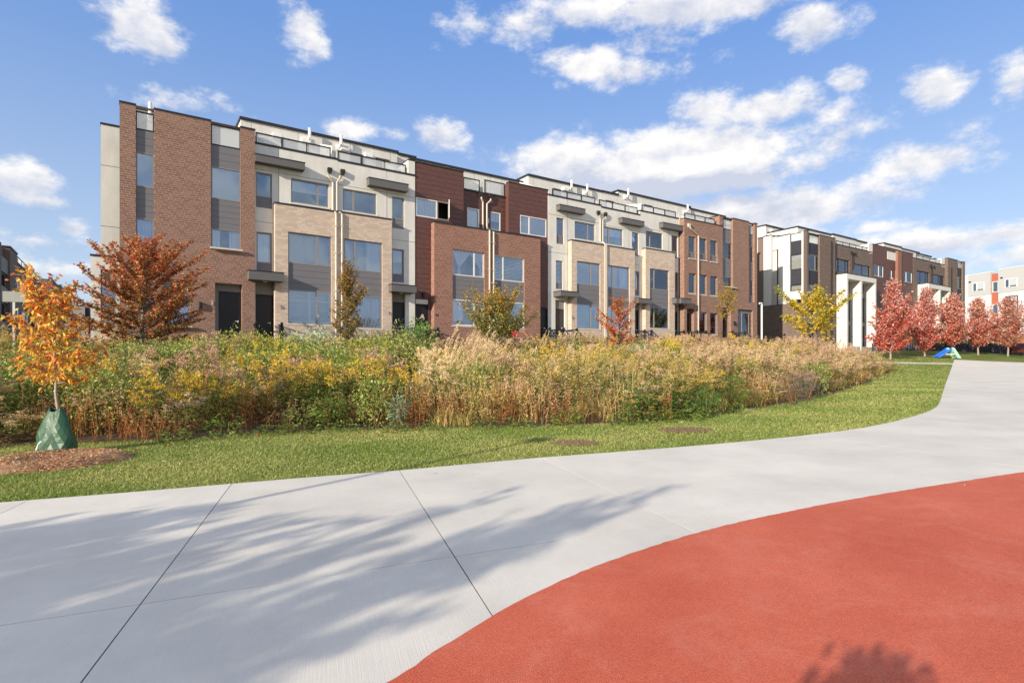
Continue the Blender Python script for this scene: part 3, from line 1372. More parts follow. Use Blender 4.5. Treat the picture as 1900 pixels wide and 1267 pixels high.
    def scupper(s, u, w, z, mat=None, parent=None):
        m = MB()
        m.prism([(u - .10, z + .13), (u + .10, z + .13), (u + .10, z), (u + .05, z - .12), (u - .05, z - .12), (u - .10, z)], 1, w, w + .16)
        # axis=1: polygon in (u, z)
        return s.put(m, 'scupper_box', mat or M['pipe_dark'], parent)

    def number(s, txt, u, w, z, size=.2, mat=None):
        cu = bpy.data.curves.new('house_number', 'FONT')
        cu.body = txt
        cu.size = size
        cu.extrude = .008
        cu.align_x = 'CENTER'
        cu.materials.append(mat or M['black_metal'])
        o = text_object('house_number', cu)
        o.parent = s.root
        o.location = (u - s.u0, -(w + .02), z - s.zb)
        o.rotation_euler = (math.radians(90), 0, 0)
        return o

    def wall_light(s, u, w, z):
        m = MB()
        m.box(u - .06, u + .06, w, w + .11, z - .15, z + .15)
        m.box(u - .045, u + .045, w + .11, w + .125, z - .11, z + .11)
        return s.put(m, 'wall_light', M['black_metal'], bevel=.008)

    def body(s, u0, u1, w1, depth, z0, z1, name='building_core', mat=None):
        return s.box(name, mat or M['interior'], u0, u1, w1 - depth, w1, z0, z1)

    def penthouse(s, u0, u1, w, depth, z0, z1, mat=None, joints=(), cop=.05):
        m = MB()
        m.box(u0, u1, w - depth, w, z0, z1)
        o = s.put(m, 'penthouse', mat or M['stucco'])
        q = MB()
        q.box(u0 - .06, u1 + .06, w - depth - .06, w + .08, z1 + .002, z1 + .12)
        s.put(q, 'coping', M['coping'], o)
        j = MB()
        for u in joints:
            j.box(u - .01, u + .01, w + .001, w + .004, z0, z1)
        if joints:
            s.put(j, 'wall_joint', M['stucco_joint'], o)
        return o

    def divider(s, u, w0, w1, z0, z1a, z1b, mat=None):
        """wedge-shaped terrace divider, tall at the back"""
        m = MB()
        m.prism([(w0, z0), (w1, z0), (w1, z1b), (w0, z1a)], 0, u - .09, u + .09)
        return s.put(m, 'terrace_divider', mat or M['stucco_white'])

    def flue(s, u, w, z):
        m = MB()
        m.tube([(u, w, z), (u, w + .22, z), (u + .02, w + .30, z + .06), (u + .02, w + .30, z + .55)], .075, 8)
        m.box(u - .16, u + .16, w, w + .06, z - .16, z + .16)
        return s.put(m, 'flue_pipe', M['metal_white'])

    def unit(s, u, w, z):
        m = MB()
        m.box(u - .22, u + .22, w, w + .25, z - .12, z + .12)
        return s.put(m, 'roof_vent', M['metal_white'], bevel=.02)

    def steps(s, u0, u1, zt, w0=0.0, rails=True, n=6, land=1.0):
        m = MB()
        p = fw((u0 + u1) / 2, w0 + 2.5)
        zlow = float(zg(p.x, p.y)) - .1
        m.box(u0, u1, w0, w0 + land, zlow - .6, zt)
        n = max(2, int((zt - zlow) / .18))
        for k in range(n):
            zz = zt - (k + 1) * (zt - zlow) / (n + 1)
            m.box(u0 + .05, u1 - .05, w0 + land + k * .27, w0 + land + (k + 1) * .27, zlow - .6, zz)
        o = s.put(m, 'porch_steps', M['concrete_step'])
        if rails:
            for u in (u0 + .06, u1 - .06):
                r = MB()
                za = zt + .95
                r.box(u - .045, u + .045, w0 + land - .09, w0 + land, zt, za + .06)
                r.box(u - .03, u + .03, w0 + .02, w0 + land - .09, za - .06, za)
                we, ze = w0 + land + n * .27, zlow + .15
                r.tube([(u, w0 + land, za - .03), (u, we, ze + .78)], .028, 4)
                r.tube([(u, w0 + land, zt + .12), (u, we, ze - .05)], .02, 4)
                r.box(u - .04, u + .04, we, we + .08, ze - .3, ze + .85)
                for k in range(7):
                    t = (k + .5) / 7
                    wv = w0 + land + (we - w0 - land) * t
                    zb_ = zt + .12 + (ze - .05 - zt - .12) * t
                    r.box(u - .012, u + .012, wv - .012, wv + .012, zb_, zb_ + .82)
                for k in range(5):
                    wv = w0 + .1 + (land - .25) * k / 4
                    r.box(u - .012, u + .012, wv - .012, wv + .012, zt, za - .06)
                s.put(r, 'stair_railing', M['black_metal'])
        return o

    def parapet(s, u0, u1, w0, w1, z, h=.07):
        return s.box('parapet_coping', M['coping'], u0 - .02, u1 + .02, w0, w1, z + .003, z + h)


GRP = 'townhouses in the front row'
WS = -0.33          # stucco plane
GZ = lambda x, w=0.0: float(zg(*fw(U(x, w), w).xy)) - .25
HALF = 10.5


def curtain_wall_strip(H, x0, x1, xr, w, items, fmat=None):
    """windows and cladding stacked in a recess; items: (kind, ytop, ybottom, extra) read at column xr"""
    u0, u1 = U(x0, w), U(x1, w)
    for it in items:
        kind, yt, yb = it[:3]
        z1, z0 = Z(xr, yt, w), Z(xr, yb, w)
        if kind == 'win':
            H.window(u0, u1, z0, z1, w, dress=it[3] if len(it) > 3 else None, fmat=fmat, fr=.05,
                     mull=[U(v, w) for v in it[4]] if len(it) > 4 else (), sill=it[5] if len(it) > 5 else None)
        elif kind == 'span':
            H.planks('spandrel', it[3] if len(it) > 3 else M['spandrel'], u0, u1, z0 + .004, z1 - .004, w + .02, .26)
        elif kind == 'panel':
            H.box('transom_panel', M['panel_grey'], u0, u1, w - .03, w + .02, z0 + .004, z1 - .004)
        elif kind == 'rail':
            H.railing(u0, u1, z0, z1, w, 1)


# ------------------------------------------------------------------ house 1: brick corner tower
def house_1():
    zb = GZ(340)
    H = House('brick_townhouse', 'tall red brick corner townhouse with two window strips, behind the bronze tree', 'townhouse', GRP, 222, zb)
    u0, u1 = U(222), U(473)
    zt = Z(391, 225.5)
    zth = Z(427, 639.6)
    r1a, r1b = U(251.8), U(286)
    r2a, r2b = U(391.2), U(446.5)
    d = .12
    holes = [(r1a, r1b, Z(252, 603), zt + 1, d), (r2a, r2b, Z(391, 459.5), zt + 1, d),
             (U(303), U(353.2), Z(353, 605), Z(353, 520), d), (U(399), U(449.5), zth, Z(420, 525), .30)]
    H.brick_wall('brick_wall', M['brick_red'], M['mortar_red'], u0, u1, zb, zt, 0, holes, .25, left=.25)
    for a, b in ((u0, r1a), (r1b, r2a), (r2b, u1)):
        H.parapet(a, b, -.30, .03, zt)
    w = -d
    curtain_wall_strip(H, 251.8, 286, 252, w, [
        ('rail', 205.5, 240), ('span', 240, 281), ('win', 281, 346, 'vertical'), ('span', 346, 403.5), ('win', 403.5, 478, 'sheer'),
        ('span', 478, 536), ('win', 536, 603, 'sheer')])
    curtain_wall_strip(H, 391.2, 446.5, 391, w, [
        ('rail', 229.5, 268.3), ('span', 268.3, 307.5), ('win', 307.5, 368.3, 'vertical'), ('span', 368.3, 422.7),
        ('win', 422.7, 459.5, 'curtain', (), (.12, .07))])
    curtain_wall_strip(H, 303, 353.2, 353, w, [('panel', 520, 533), ('win', 533, 605, 'roller', (), (.12, .07))])
    # sign sheet taped inside the big window
    us0, us1 = U(318, w), U(352, w)
    za, zc = Z(345, 580, w), Z(345, 536, w)
    sg = H.box('window_banner', M['curtain'], us0, us1, w - .062, w - .058, za, zc)
    for txt, yy, sz in (('TAMATE', 545, .20), ('\u2022\u2022\u2022 \u2022\u2022', 557, .14)):
        cu = bpy.data.curves.new('lettering', 'FONT')
        cu.body = txt
        cu.size = sz
        cu.extrude = .002
        cu.materials.append(M['black_metal'])
        o = text_object('lettering', cu)
        o.parent = sg
        o.location = (us0 + .03 - H.u0, -(w - .055), Z(330, yy, w) - .08 - H.zb)
        o.rotation_euler = (math.radians(90), 0, 0)
    # recessed entrance
    w = -.30
    H.box('porch_surround', M['panel_grey'], U(399), U(449.5), w - .05, w - .002, zth, Z(420, 525))
    H.door(U(408.5, w), U(446, w), zth, Z(427, 543.7, w), w + .02)
    H.wall_light(U(371), .01, Z(371, 567))
    H.number('1', U(393.5), .012, Z(393.5, 566), .24, M['metal_white'])
    H.steps(U(398), U(452), zth - .02, 0.02, rails=False)
    # corner wing set back at the left
    wu = -1.0
    uu = U(187, wu)
    z1 = Z(187, 230.5, wu)
    H.wall('stucco_wing', M['stucco'], uu, u0 + .1, zb, z1, wu, (), 3.0, joints_z=[Z(187, 306, wu), Z(187, 419, wu)])
    H.parapet(uu, u0 - .01, wu - .3, wu + .03, z1)
    wl = -.6
    ul = U(168, wl)
    z2 = Z(168, 474.5, wl)
    hl = [(U(186.5, wl), U(216, wl), Z(187, 618, wl), Z(187, 499, wl), .12)]
    H.wall('lower_wing', M['stucco'], ul, u0 - .005, Z(168, 626, wl), z2, wl, hl, 1.5, joints_z=[Z(168, 519, wl)])
    H.parapet(ul, u0 - .01, wl - .4, wl + .03, z2)
    H.box('plinth_ledge', M['sill'], ul - .05, u0 - .006, wl - .3, wl + .06, Z(168, 629, wl), Z(168, 626, wl) - .003)
    H.brick_wall('plinth', M['brick_brown'], M['mortar_brown'], ul, u0 - .006, zb - .3, Z(168, 629, wl) - .003, wl - .02, (), .4)
    w = wl - .12
    z_ = lambda y: Z(187, y, w)
    H.box('transom_panel', M['panel_grey'], U(186.5, w), U(216, w), w - .03, w + .02, z_(519), z_(500))
    H.window(U(186.5, w), U(216, w), z_(605), z_(520), w, dress='sheer')
    H.box('base_panel', M['panel_grey'], U(186.5, w), U(216, w), w - .03, w + .02, z_(618), z_(606))
    H.body(u0 + .02, u1, -.5, HALF, zb - .5, zt - 1.0)
    H.body(ul + .05, u0, wl - .6, 1.0, zb - .5, z2 - .2, name='lower_core')
    H.body(uu + .03, u0 + .015, -1.7, HALF - 1, zb - .5, z1 - .4, name='wing_core', mat=M['stucco'])
    zr = zt - 1.0
    H.box('terrace_roof', M['roof'], u0 + .02, u1 - .02, -HALF, -.3, zr + .003, zr + .05)
    # penthouse behind, seen through the gaps of the parapet
    wp = -2.9
    zp = Z(391, 231, wp)
    H.penthouse(U(236, wp), U(452, wp), wp, 5, zr, zp)
    H.flue(U(277, wp), wp, zp - .25)


# ------------------------------------------------------------------ houses 2 and 3: stucco with a shared tan brick bay
def stucco_house(idx, label, xl, xr, bay, big3, small3, cano3, bay_win, small2, cano1, door_, num, rail, zth, mull3, mullb, dress, rise=0.0,
                 steps=True, name='stucco_townhouse', bayleft=0.0, ytop=None, door_mat=None, bigjoint=()):
    """one stucco unit; every tuple holds photo columns and rows, read on the wall it belongs to"""
    zb = GZ((xl + xr) / 2)
    H = House(name, label, 'townhouse', GRP, xl, zb, WS)
    w = WS
    u0, u1 = U(xl, w), U(xr, w)
    zt = Z(ytop[0], ytop[1], w)
    dd = .13
    rect = lambda t, w_: (U(t[0], w_), U(t[1], w_), Z(t[2], t[4], w_), Z(t[2], t[3], w_))
    b3 = rect(big3, w)
    s3 = rect(small3, w)
    s2 = rect(small2, w)
    dz = Z(door_[2], door_[3], w)
    dr = (U(door_[0], w), U(door_[1], w), zth, dz)
    holes = [(*b3, dd), (*s3, dd), (*s2, dd), (*dr, dd)]
    zb0, zb1 = Z(bay[2], bay[3], 0), zb
    H.wall('stucco_wall', M['stucco'], u0, u1, zb, zt, w, holes, .3,
           joints_u=[u for u in (s3[1] + .28 if s3[1] < (u0 + u1) / 2 else s3[0] - .28,) if u0 < u < u1],
           joints_z=[s3[3] + .12, s2[3] + .45])
    H.parapet(u0, u1, w - .3, w + .03, zt, .09)
    H.window(*b3, w - dd + .05, [U(v, w) for v in mull3], dress=dress[0], sill=(w - dd + .1, .08), smat=M['stucco'])
    for t, r, dk in ((small3, s3, dress[1]), (small2, s2, dress[2])):
        zsp = Z(t[2], t[5], w)
        H.window(r[0], r[1], zsp, r[3], w - dd + .05, dress=dk)
        H.planks('spandrel', M['spandrel'], r[0], r[1], r[2] + .003, zsp - .003, w - dd + .07, .26)
    # canopies
    for cn, lt in ((cano3, False), (cano1, True)):
        x0, x1, xr_, yt, yb, wo = cn
        H.canopy(U(x0, wo), U(x1, wo), w + .001, wo, Z(xr_, yb, wo), Z(xr_, yt, wo), lt)
    # door
    H.box('door_transom', M['panel_grey'], dr[0], dr[1], w - dd - .03, w - dd + .03, dz + .06, dz + .07)
    zd = Z(door_[2], door_[4], w - dd)
    H.box('transom_panel', M['panel_grey'], dr[0] + .003, dr[1] - .003, w - dd - .04, w - dd + .02, zd + .055, dz)
    H.door(dr[0] + .055, dr[1] - .055, zth, zd, w - dd, door_mat)
    # brick bay
    bu0, bu1 = U(bay[0], 0), U(bay[1], 0)
    bw = (U(bay_win[0], 0), U(bay_win[1], 0))
    zr = lambda y: Z(bay_win[2], y, 0)
    y2t, y2b, y1t, y1b = bay_win[3:7]
    H.brick_wall('brick_bay', M['brick_tan'], M['mortar_tan'], bu0, bu1, zb, zb0, 0, [(*bw, zr(y1b), zr(y2t), .11)], .32,
                 left=bayleft, right=.0)
    H.parapet(bu0, bu1, w + .002, .04, zb0, .055)
    H.window(*bw, zr(y2b), zr(y2t), -.09, [U(v, 0) for v in mullb], dress=dress[3])
    H.planks('spandrel', M['spandrel'], *bw, zr(y1t) + .003, zr(y2b) - .003, -.07, .27)
    H.window(*bw, zr(y1b), zr(y1t), -.09, [U(v, 0) for v in mullb], dress=dress[4], sill=(-.03, .075))
    if num:
        H.number(num[0], U(num[1], 0), .014, Z(num[1], num[2], 0), .22)
    # rail and roof
    wr = w - .12
    H.railing(U(rail[0], wr), U(rail[1], wr), zt + .07, Z(rail[2], rail[3], wr), wr, rail[4])
    H.body(u0, u1, w - .5, HALF, zb - .5, zt - .45)
    H.box('terrace_roof', M['roof'], u0, u1, -HALF, w - .2, zt - .45 + .003, zt - .40)
    if steps:
        H.steps(dr[0] - .18, dr[1] + .18, zth - .02, w + .003)
    H.zt, H.span = zt, (u0, u1)
    return H


def houses_2_3():
    zt2 = Z(427, 639.6)
    H = stucco_house(2, 'grey stucco townhouse with tan brick bay, shuttered ground window, beside the brick tower', 473, 627,
                     (510.5, 624.5, 510.5, 377), (540, 610, 540, 330.5, 375), (475, 505, 475, 318.5, 384, 364),
                     (474, 566, 473, 284, 298.5, .10), (534.7, 615.3, 534.7, 429.5, 487.5, 535.5, 599.5), (476, 504.5, 476, 429.5, 502, 487),
                     (462, 527, 462, 500, 517.5, .42), (474, 509, 494, 521, 549), ('2', 522, 573), (474, 613.5, 473, 245, 3), zt2, (590,), (589,),
                     ('roller', None, 'sheer', None, 'shutter'), bayleft=.33, ytop=(473, 267))
    w = WS
    zt = H.zt
    wp = -3.1
    H.penthouse(U(447, wp), U(627, wp), wp, 5, zt - .4, Z(447, 221.5, wp), joints=[U(466, wp), U(553, wp)])
    H.flue(U(571, wp), wp, Z(571, 262, wp))
    H.unit(U(566, wp), wp, Z(566, 263, wp))
    H.unit(U(513, wp), wp, Z(513, 255, wp))
    H.box('terrace_door', M['door_taupe'], U(524, wp), U(551, wp), wp, wp + .02, zt - .3, Z(524, 258, wp))
    H.pipe([(U(611), w + .11, Z(611, 322)), (U(613), w + .11, Z(613, 327)), (U(621), .05 + w, Z(621, 336)), (U(621), .05 + w, Z(621, 391)),
            (U(621.5), .06, Z(621.5, 394)), (U(623), .06, Z(623, 398)), (U(623), .06, H.zb)], .05, clips=[Z(623, y) for y in (420, 470, 540)])
    H.scupper(U(611, w), w, Z(611, 318, w))
    H2 = stucco_house(3, 'grey stucco townhouse with tan brick bay and purple-black door, left of the maroon house', 627.3, 770,
                      (625, 726.8, 626, 393.4), (636.5, 699, 636.5, 349.5, 390), (727.8, 750, 728, 364.5, 423, 405.5),
                      (685, 758, 684, 328, 342.5, .04), (638.4, 709.5, 660, 444, 502, 547.5, 608), (727.7, 749.6, 728, 461, 523, 509),
                      (727, 773, 727, 526, 540, .40), (728, 752, 728, 542, 562), ('3', 722, 584), (626.5, 753, 626, 280, 3), Z(740, 642), (656.5,), (659.5,),
                      (None, None, 'roller', 'curtain_right', 'sheer'), ytop=(757, 325))
    zt = H2.zt
    H2.penthouse(U(627, wp), U(737, wp), wp, 5, zt - .4, Z(737, 284.5, wp), joints=[U(650, wp), U(724, wp)])
    H2.penthouse(U(737.5, wp - .6), U(770, wp - .6), wp - .6, 4, zt - .4, Z(745, 289, wp - .6))
    H2.flue(U(629, wp), wp, Z(629, 274, wp))
    H2.unit(U(638, wp), wp, Z(638, 277, wp))
    H2.box('terrace_door', M['door_taupe'], U(650, wp), U(677, wp), wp, wp + .02, zt - .3, Z(650, 283, wp))
    H2.box('terrace_door', M['door_taupe'], U(697, wp), U(722, wp), wp, wp + .02, zt - .3, Z(697, 292, wp))
    H2.unit(U(682, wp), wp, Z(682, 290, wp))
    H2.divider(U(619, -.6), -2.6, -.55, zt - .3, zt + 1.5, zt + .75, M['stucco'])
    H2.divider(U(744, -.6), -2.9, -1.2, zt - .3, zt + 1.35, zt + .55)
    # raised stucco strip beside the maroon cladding
    H2.box('pier', M['stucco'], U(757.5, w), U(769.8, w), w - 1.8, w + .002, zt + .01, Z(757, 297, w))
    H2.box('pier_coping', M['coping'], U(757, w), U(770, w), w - 1.85, w + .03, Z(757, 297, w) + .003, Z(757, 297, w) + .06)
    H2.pipe([(U(634), w + .11, Z(634, 324)), (U(633), w + .11, Z(633, 329)), (U(628.5), .05 + w, Z(628.5, 336)), (U(628.5), .05 + w, Z(628.5, 392)),
             (U(630), .06, Z(630, 395)), (U(634), .06, Z(634, 398)), (U(634), .06, H2.zb)], .05, clips=[Z(634, y) for y in (420, 470, 540)])
    H2.scupper(U(635, w), w, Z(635, 321, w))


# ------------------------------------------------------------------ houses 4 and 5: maroon boards over a red brick bay
def maroon_houses():
    wm, wr = -.36, -.72
    zb = GZ(890)
    D_ = .11
    xs_split = 910.5

    def common(H, side):
        pass
    # --- left house
    H = House('maroon_townhouse', 'maroon board townhouse over red brick bay with an open casement window', 'townhouse', GRP, 770, zb, wm)
    u0, uA, uS = U(770, wm), U(860, wm), U(xs_split, wr)
    zt = Z(770.3, 301, wm)
    win = (U(771.5, wm), U(834, wm), Z(771.5, 400.5, wm), Z(771.5, 366, wm))
    dr = (U(770.6, wm), U(794.5, wm), zb, Z(771, 554, wm))
    H.planks_holes('maroon_cladding', M['maroon'], u0, uA, zb, zt, wm, [win, dr], .26)
    H.parapet(u0, uA, wm - .3, wm + .03, zt, .06)
    fx = U(811, wm)
    H.window(win[0], fx, win[2], win[3], wm - .03, fmat=M['frame_white'], dress='sheer')
    m = MB()
    f = .05
    for a, b, c, d in ((fx, fx + f, win[2], win[3]), (win[1] - f, win[1], win[2], win[3]), (fx + f, win[1] - f, win[2], win[2] + f), (fx + f, win[1] - f, win[3] - f, win[3])):
        m.box(a, b, wm - .07, wm + .01, c, d)
    fo = H.put(m, 'window', M['frame'])
    # the casement swung out on its right-hand hinge
    hx, wd = win[1] - f, win[1] - fx - 2 * f
    th = math.radians(62)
    m, g = MB(), MB()
    P = lambda t, z, o=0.0: (hx - math.cos(th) * t * wd + math.sin(th) * o, wm + .02 + math.sin(th) * t * wd + math.cos(th) * o, z)
    for t0, t1, za, zc in ((0, .12, win[2], win[3]), (.88, 1, win[2], win[3]), (.12, .88, win[2], win[2] + .07), (.12, .88, win[3] - .07, win[3])):
        for o0, o1 in ((0, .045),):
            c8 = [P(t, z, o) for z in (za, zc) for (t, o) in ((t0, o0), (t1, o0), (t1, o1), (t0, o1))]
            i = len(m.v)
            m.v += c8
            m.f += [(i, i + 3, i + 2, i + 1), (i + 4, i + 5, i + 6, i + 7), (i, i + 1, i + 5, i + 4), (i + 1, i + 2, i + 6, i + 5), (i + 2, i + 3, i + 7, i + 6), (i + 3, i, i + 4, i + 7)]
    sash = H.put(m, 'open_casement', M['frame_white'])
    g.quad(P(.12, win[2] + .07, .02), P(.88, win[2] + .07, .02), P(.88, win[3] - .07, .02), P(.12, win[3] - .07, .02))
    H.put(g, 'pane', M['glass'], sash, recalc=False)
    # recess
    zr0 = Z(860.4, 353, wr)
    wn = (U(867, wr), U(889, wr), Z(867, 420.6, wr), Z(867, 385, wr))
    H.planks_holes('maroon_cladding', M['maroon'], U(857, wr), uS, zb, zr0, wr, [wn], .26)
    H.box('cladding_return', M['maroon'], uA - .05, uA - .001, wr - .1, wm + .004, zb, zt)
    H.window(*wn, wr - .03, dress='sheer', fmat=M['frame_white'])
    H.parapet(U(858, wr), uS, wr - .25, wr + .04, zr0, .08)
    H.railing(U(861, wr), U(890, wr - .1), zr0 + .09, Z(860, 328.5, wr - .1), wr - .1, 1)
    # brick bay, left half
    b0, b1 = U(805.7, 0), U(xs_split, 0)
    zbt = Z(805.7, 412.5, 0)
    bw = (U(840, 0), U(899, 0))
    zz = lambda y: Z(840, y, 0)
    H.brick_wall('brick_bay', M['brick_rust'], M['mortar_red'], b0, b1, zb, zbt, 0, [(*bw, zz(603), zz(461), D_)], .36, left=.36)
    H.parapet(b0, b1, wr + .005, .04, zbt, .06)
    mu = [U(881, 0)]
    H.window(*bw, zz(509.5), zz(461), -.09, mu, fmat=M['frame_white'], dress='tieback')
    H.planks('spandrel', M['spandrel'], *bw, zz(554.5) + .003, zz(509.5) - .003, -.07, .27)
    H.window(*bw, zz(603), zz(554.5), -.09, mu, fmat=M['frame_white'], dress='curtain_left', sill=(-.03, .075))
    w = wm - .1
    zth = Z(782, 644)
    H.box('transom_panel', M['maroon'], dr[0], dr[1], w - .03, w + .02, Z(771, 563, w), dr[3])
    H.box('transom_ledge', M['sill'], U(770.5, wm), U(793, wm), wm - .05, wm + .06, Z(771, 563.5, wm), Z(771, 555, wm))  # plain beige ledge over the door; no lamp here
    H.door(dr[0] + .06, dr[1] - .06, zth, Z(771, 566, w), w)
    H.wall_light(U(785, wm), wm, Z(785, 546, wm))
    H.number('4', U(809), .014, Z(809, 587), .22)
    H.body(u0, uS, wr - .55, HALF, zb - .5, zr0 - .45)
    H.box('terrace_roof', M['roof'], u0, uS, -HALF, wr - .2, zr0 - .45 + .003, zr0 - .40)
    wp = -3.7
    H.penthouse(U(762, wp), U(910, wp), wp, 5, zr0 - .5, Z(770, 297.5, wp) + .0, joints=[U(880, wp)])
    H.divider(U(895, -1.0), -3.2, -1.1, zr0 - .4, zr0 + 1.5, zr0 + .8, M['stucco'])
    H.pipe([(U(891.5, wr), wr + .12, Z(891.5, 367, wr)), (U(891.5, wr), wr + .12, Z(891.5, 370, wr)), (U(895, wr), wr + .06, Z(895, 376, wr)), (U(895, wr), wr + .06, Z(895, 425, wr)),
            (U(907.5), .06, Z(907.5, 428)), (U(907.5), .06, zb)], .05, clips=[Z(907, y) for y in (450, 500, 560)])
    H.scupper(U(891.5, wr), wr, Z(891.5, 362, wr))
    H.steps(dr[0] - .1, dr[1] + .15, zth - .02, wm + .01)
    # --- right house
    H = House('maroon_townhouse', 'maroon board townhouse over red brick bay, right of the open casement house', 'townhouse', GRP, xs_split, zb, wr)
    uB, u1 = U(944.6, wm), U(1017, wm)
    zt2 = Z(944.6, 338.5, wm)
    win = (U(965, wm), U(1014, wm), Z(965, 433.3, wm), Z(965, 398.7, wm))
    dr = (U(1003, wm), U(1016.4, wm), zb, Z(1003, 571, wm))
    H.planks_holes('maroon_cladding', M['maroon'], uB, u1, zb, zt2, wm, [win, dr], .26)
    H.box('cladding_return', M['maroon'], uB + .001, uB + .05, wr - .5, wm - .013, zb, zt2)
    H.parapet(uB, u1, wm - .3, wm + .03, zt2, .06)
    H.window(*win, wm - .03, [U(982, wm)], fmat=M['frame_white'], dress='vertical')
    wn = (U(906, wr), U(928.6, wr), Z(906, 426.5, wr), Z(906, 392, wr))
    H.planks_holes('maroon_cladding', M['maroon'], uS + .003, U(945, wr), zb, zr0, wr, [wn], .26)
    H.window(*wn, wr - .03, fmat=M['frame_white'], dress='roller')
    H.parapet(uS + .02, U(940, wr), wr - .25, wr + .04, zr0, .08)
    H.railing(U(899, wr - .1), U(936, wr - .1), zr0 + .09, Z(900, 333.5, wr - .1), wr - .1, 1)
    b0, b1 = U(xs_split, 0) + .002, U(1002.6, 0)
    bw = (U(917, 0), U(973.2, 0))
    zz = lambda y: Z(917, y, 0)
    H.brick_wall('brick_bay', M['brick_rust'], M['mortar_red'], b0, b1, zb, zbt, 0, [(*bw, zz(608.5), zz(472.8), D_)], .36)
    H.parapet(b0 + .03, b1, wr + .005, .04, zbt, .06)
    H.window(*bw, zz(519), zz(472.8), -.09, [U(934.5, 0)], fmat=M['frame_white'], dress='blind')
    H.planks('spandrel', M['spandrel'], *bw, zz(558) + .003, zz(519) - .003, -.07, .27)
    H.window(*bw, zz(608.5), zz(558), -.09, [U(934.5, 0)], fmat=M['frame_white'], dress='blind', sill=(-.03, .075))
    w = wm - .1
    zth = Z(1010, 640)
    H.door(dr[0] + .05, dr[1] - .05, zth, Z(1003, 574, w), w)
    H.body(uS, u1, wr - .55, HALF, zb - .5, zr0 - .45)
    H.box('terrace_roof', M['roof'], uS, u1, -HALF, wr - .2, zr0 - .45 + .003, zr0 - .40)
    H.penthouse(U(910.5, wp), U(970, wp), wp, 5, zr0 - .5, Z(770, 297.5, wp), joints=[U(930, wp)])
    H.pipe([(U(908.5, wr), wr + .12, Z(908.5, 370, wr)), (U(908.5, wr), wr + .12, Z(908.5, 373, wr)), (U(902.5, wr), wr + .06, Z(902.5, 379, wr)), (U(902.5, wr), wr + .06, Z(902.5, 427, wr)),
            (U(915), .06, Z(915, 431)), (U(915), .06, zb)], .05, clips=[Z(915, y) for y in (452, 502, 562)])
    H.scupper(U(908.5, wr), wr, Z(908.5, 365, wr))
    H.steps(dr[0] - .1, dr[1] + .2, zth - .02, wm + .01)


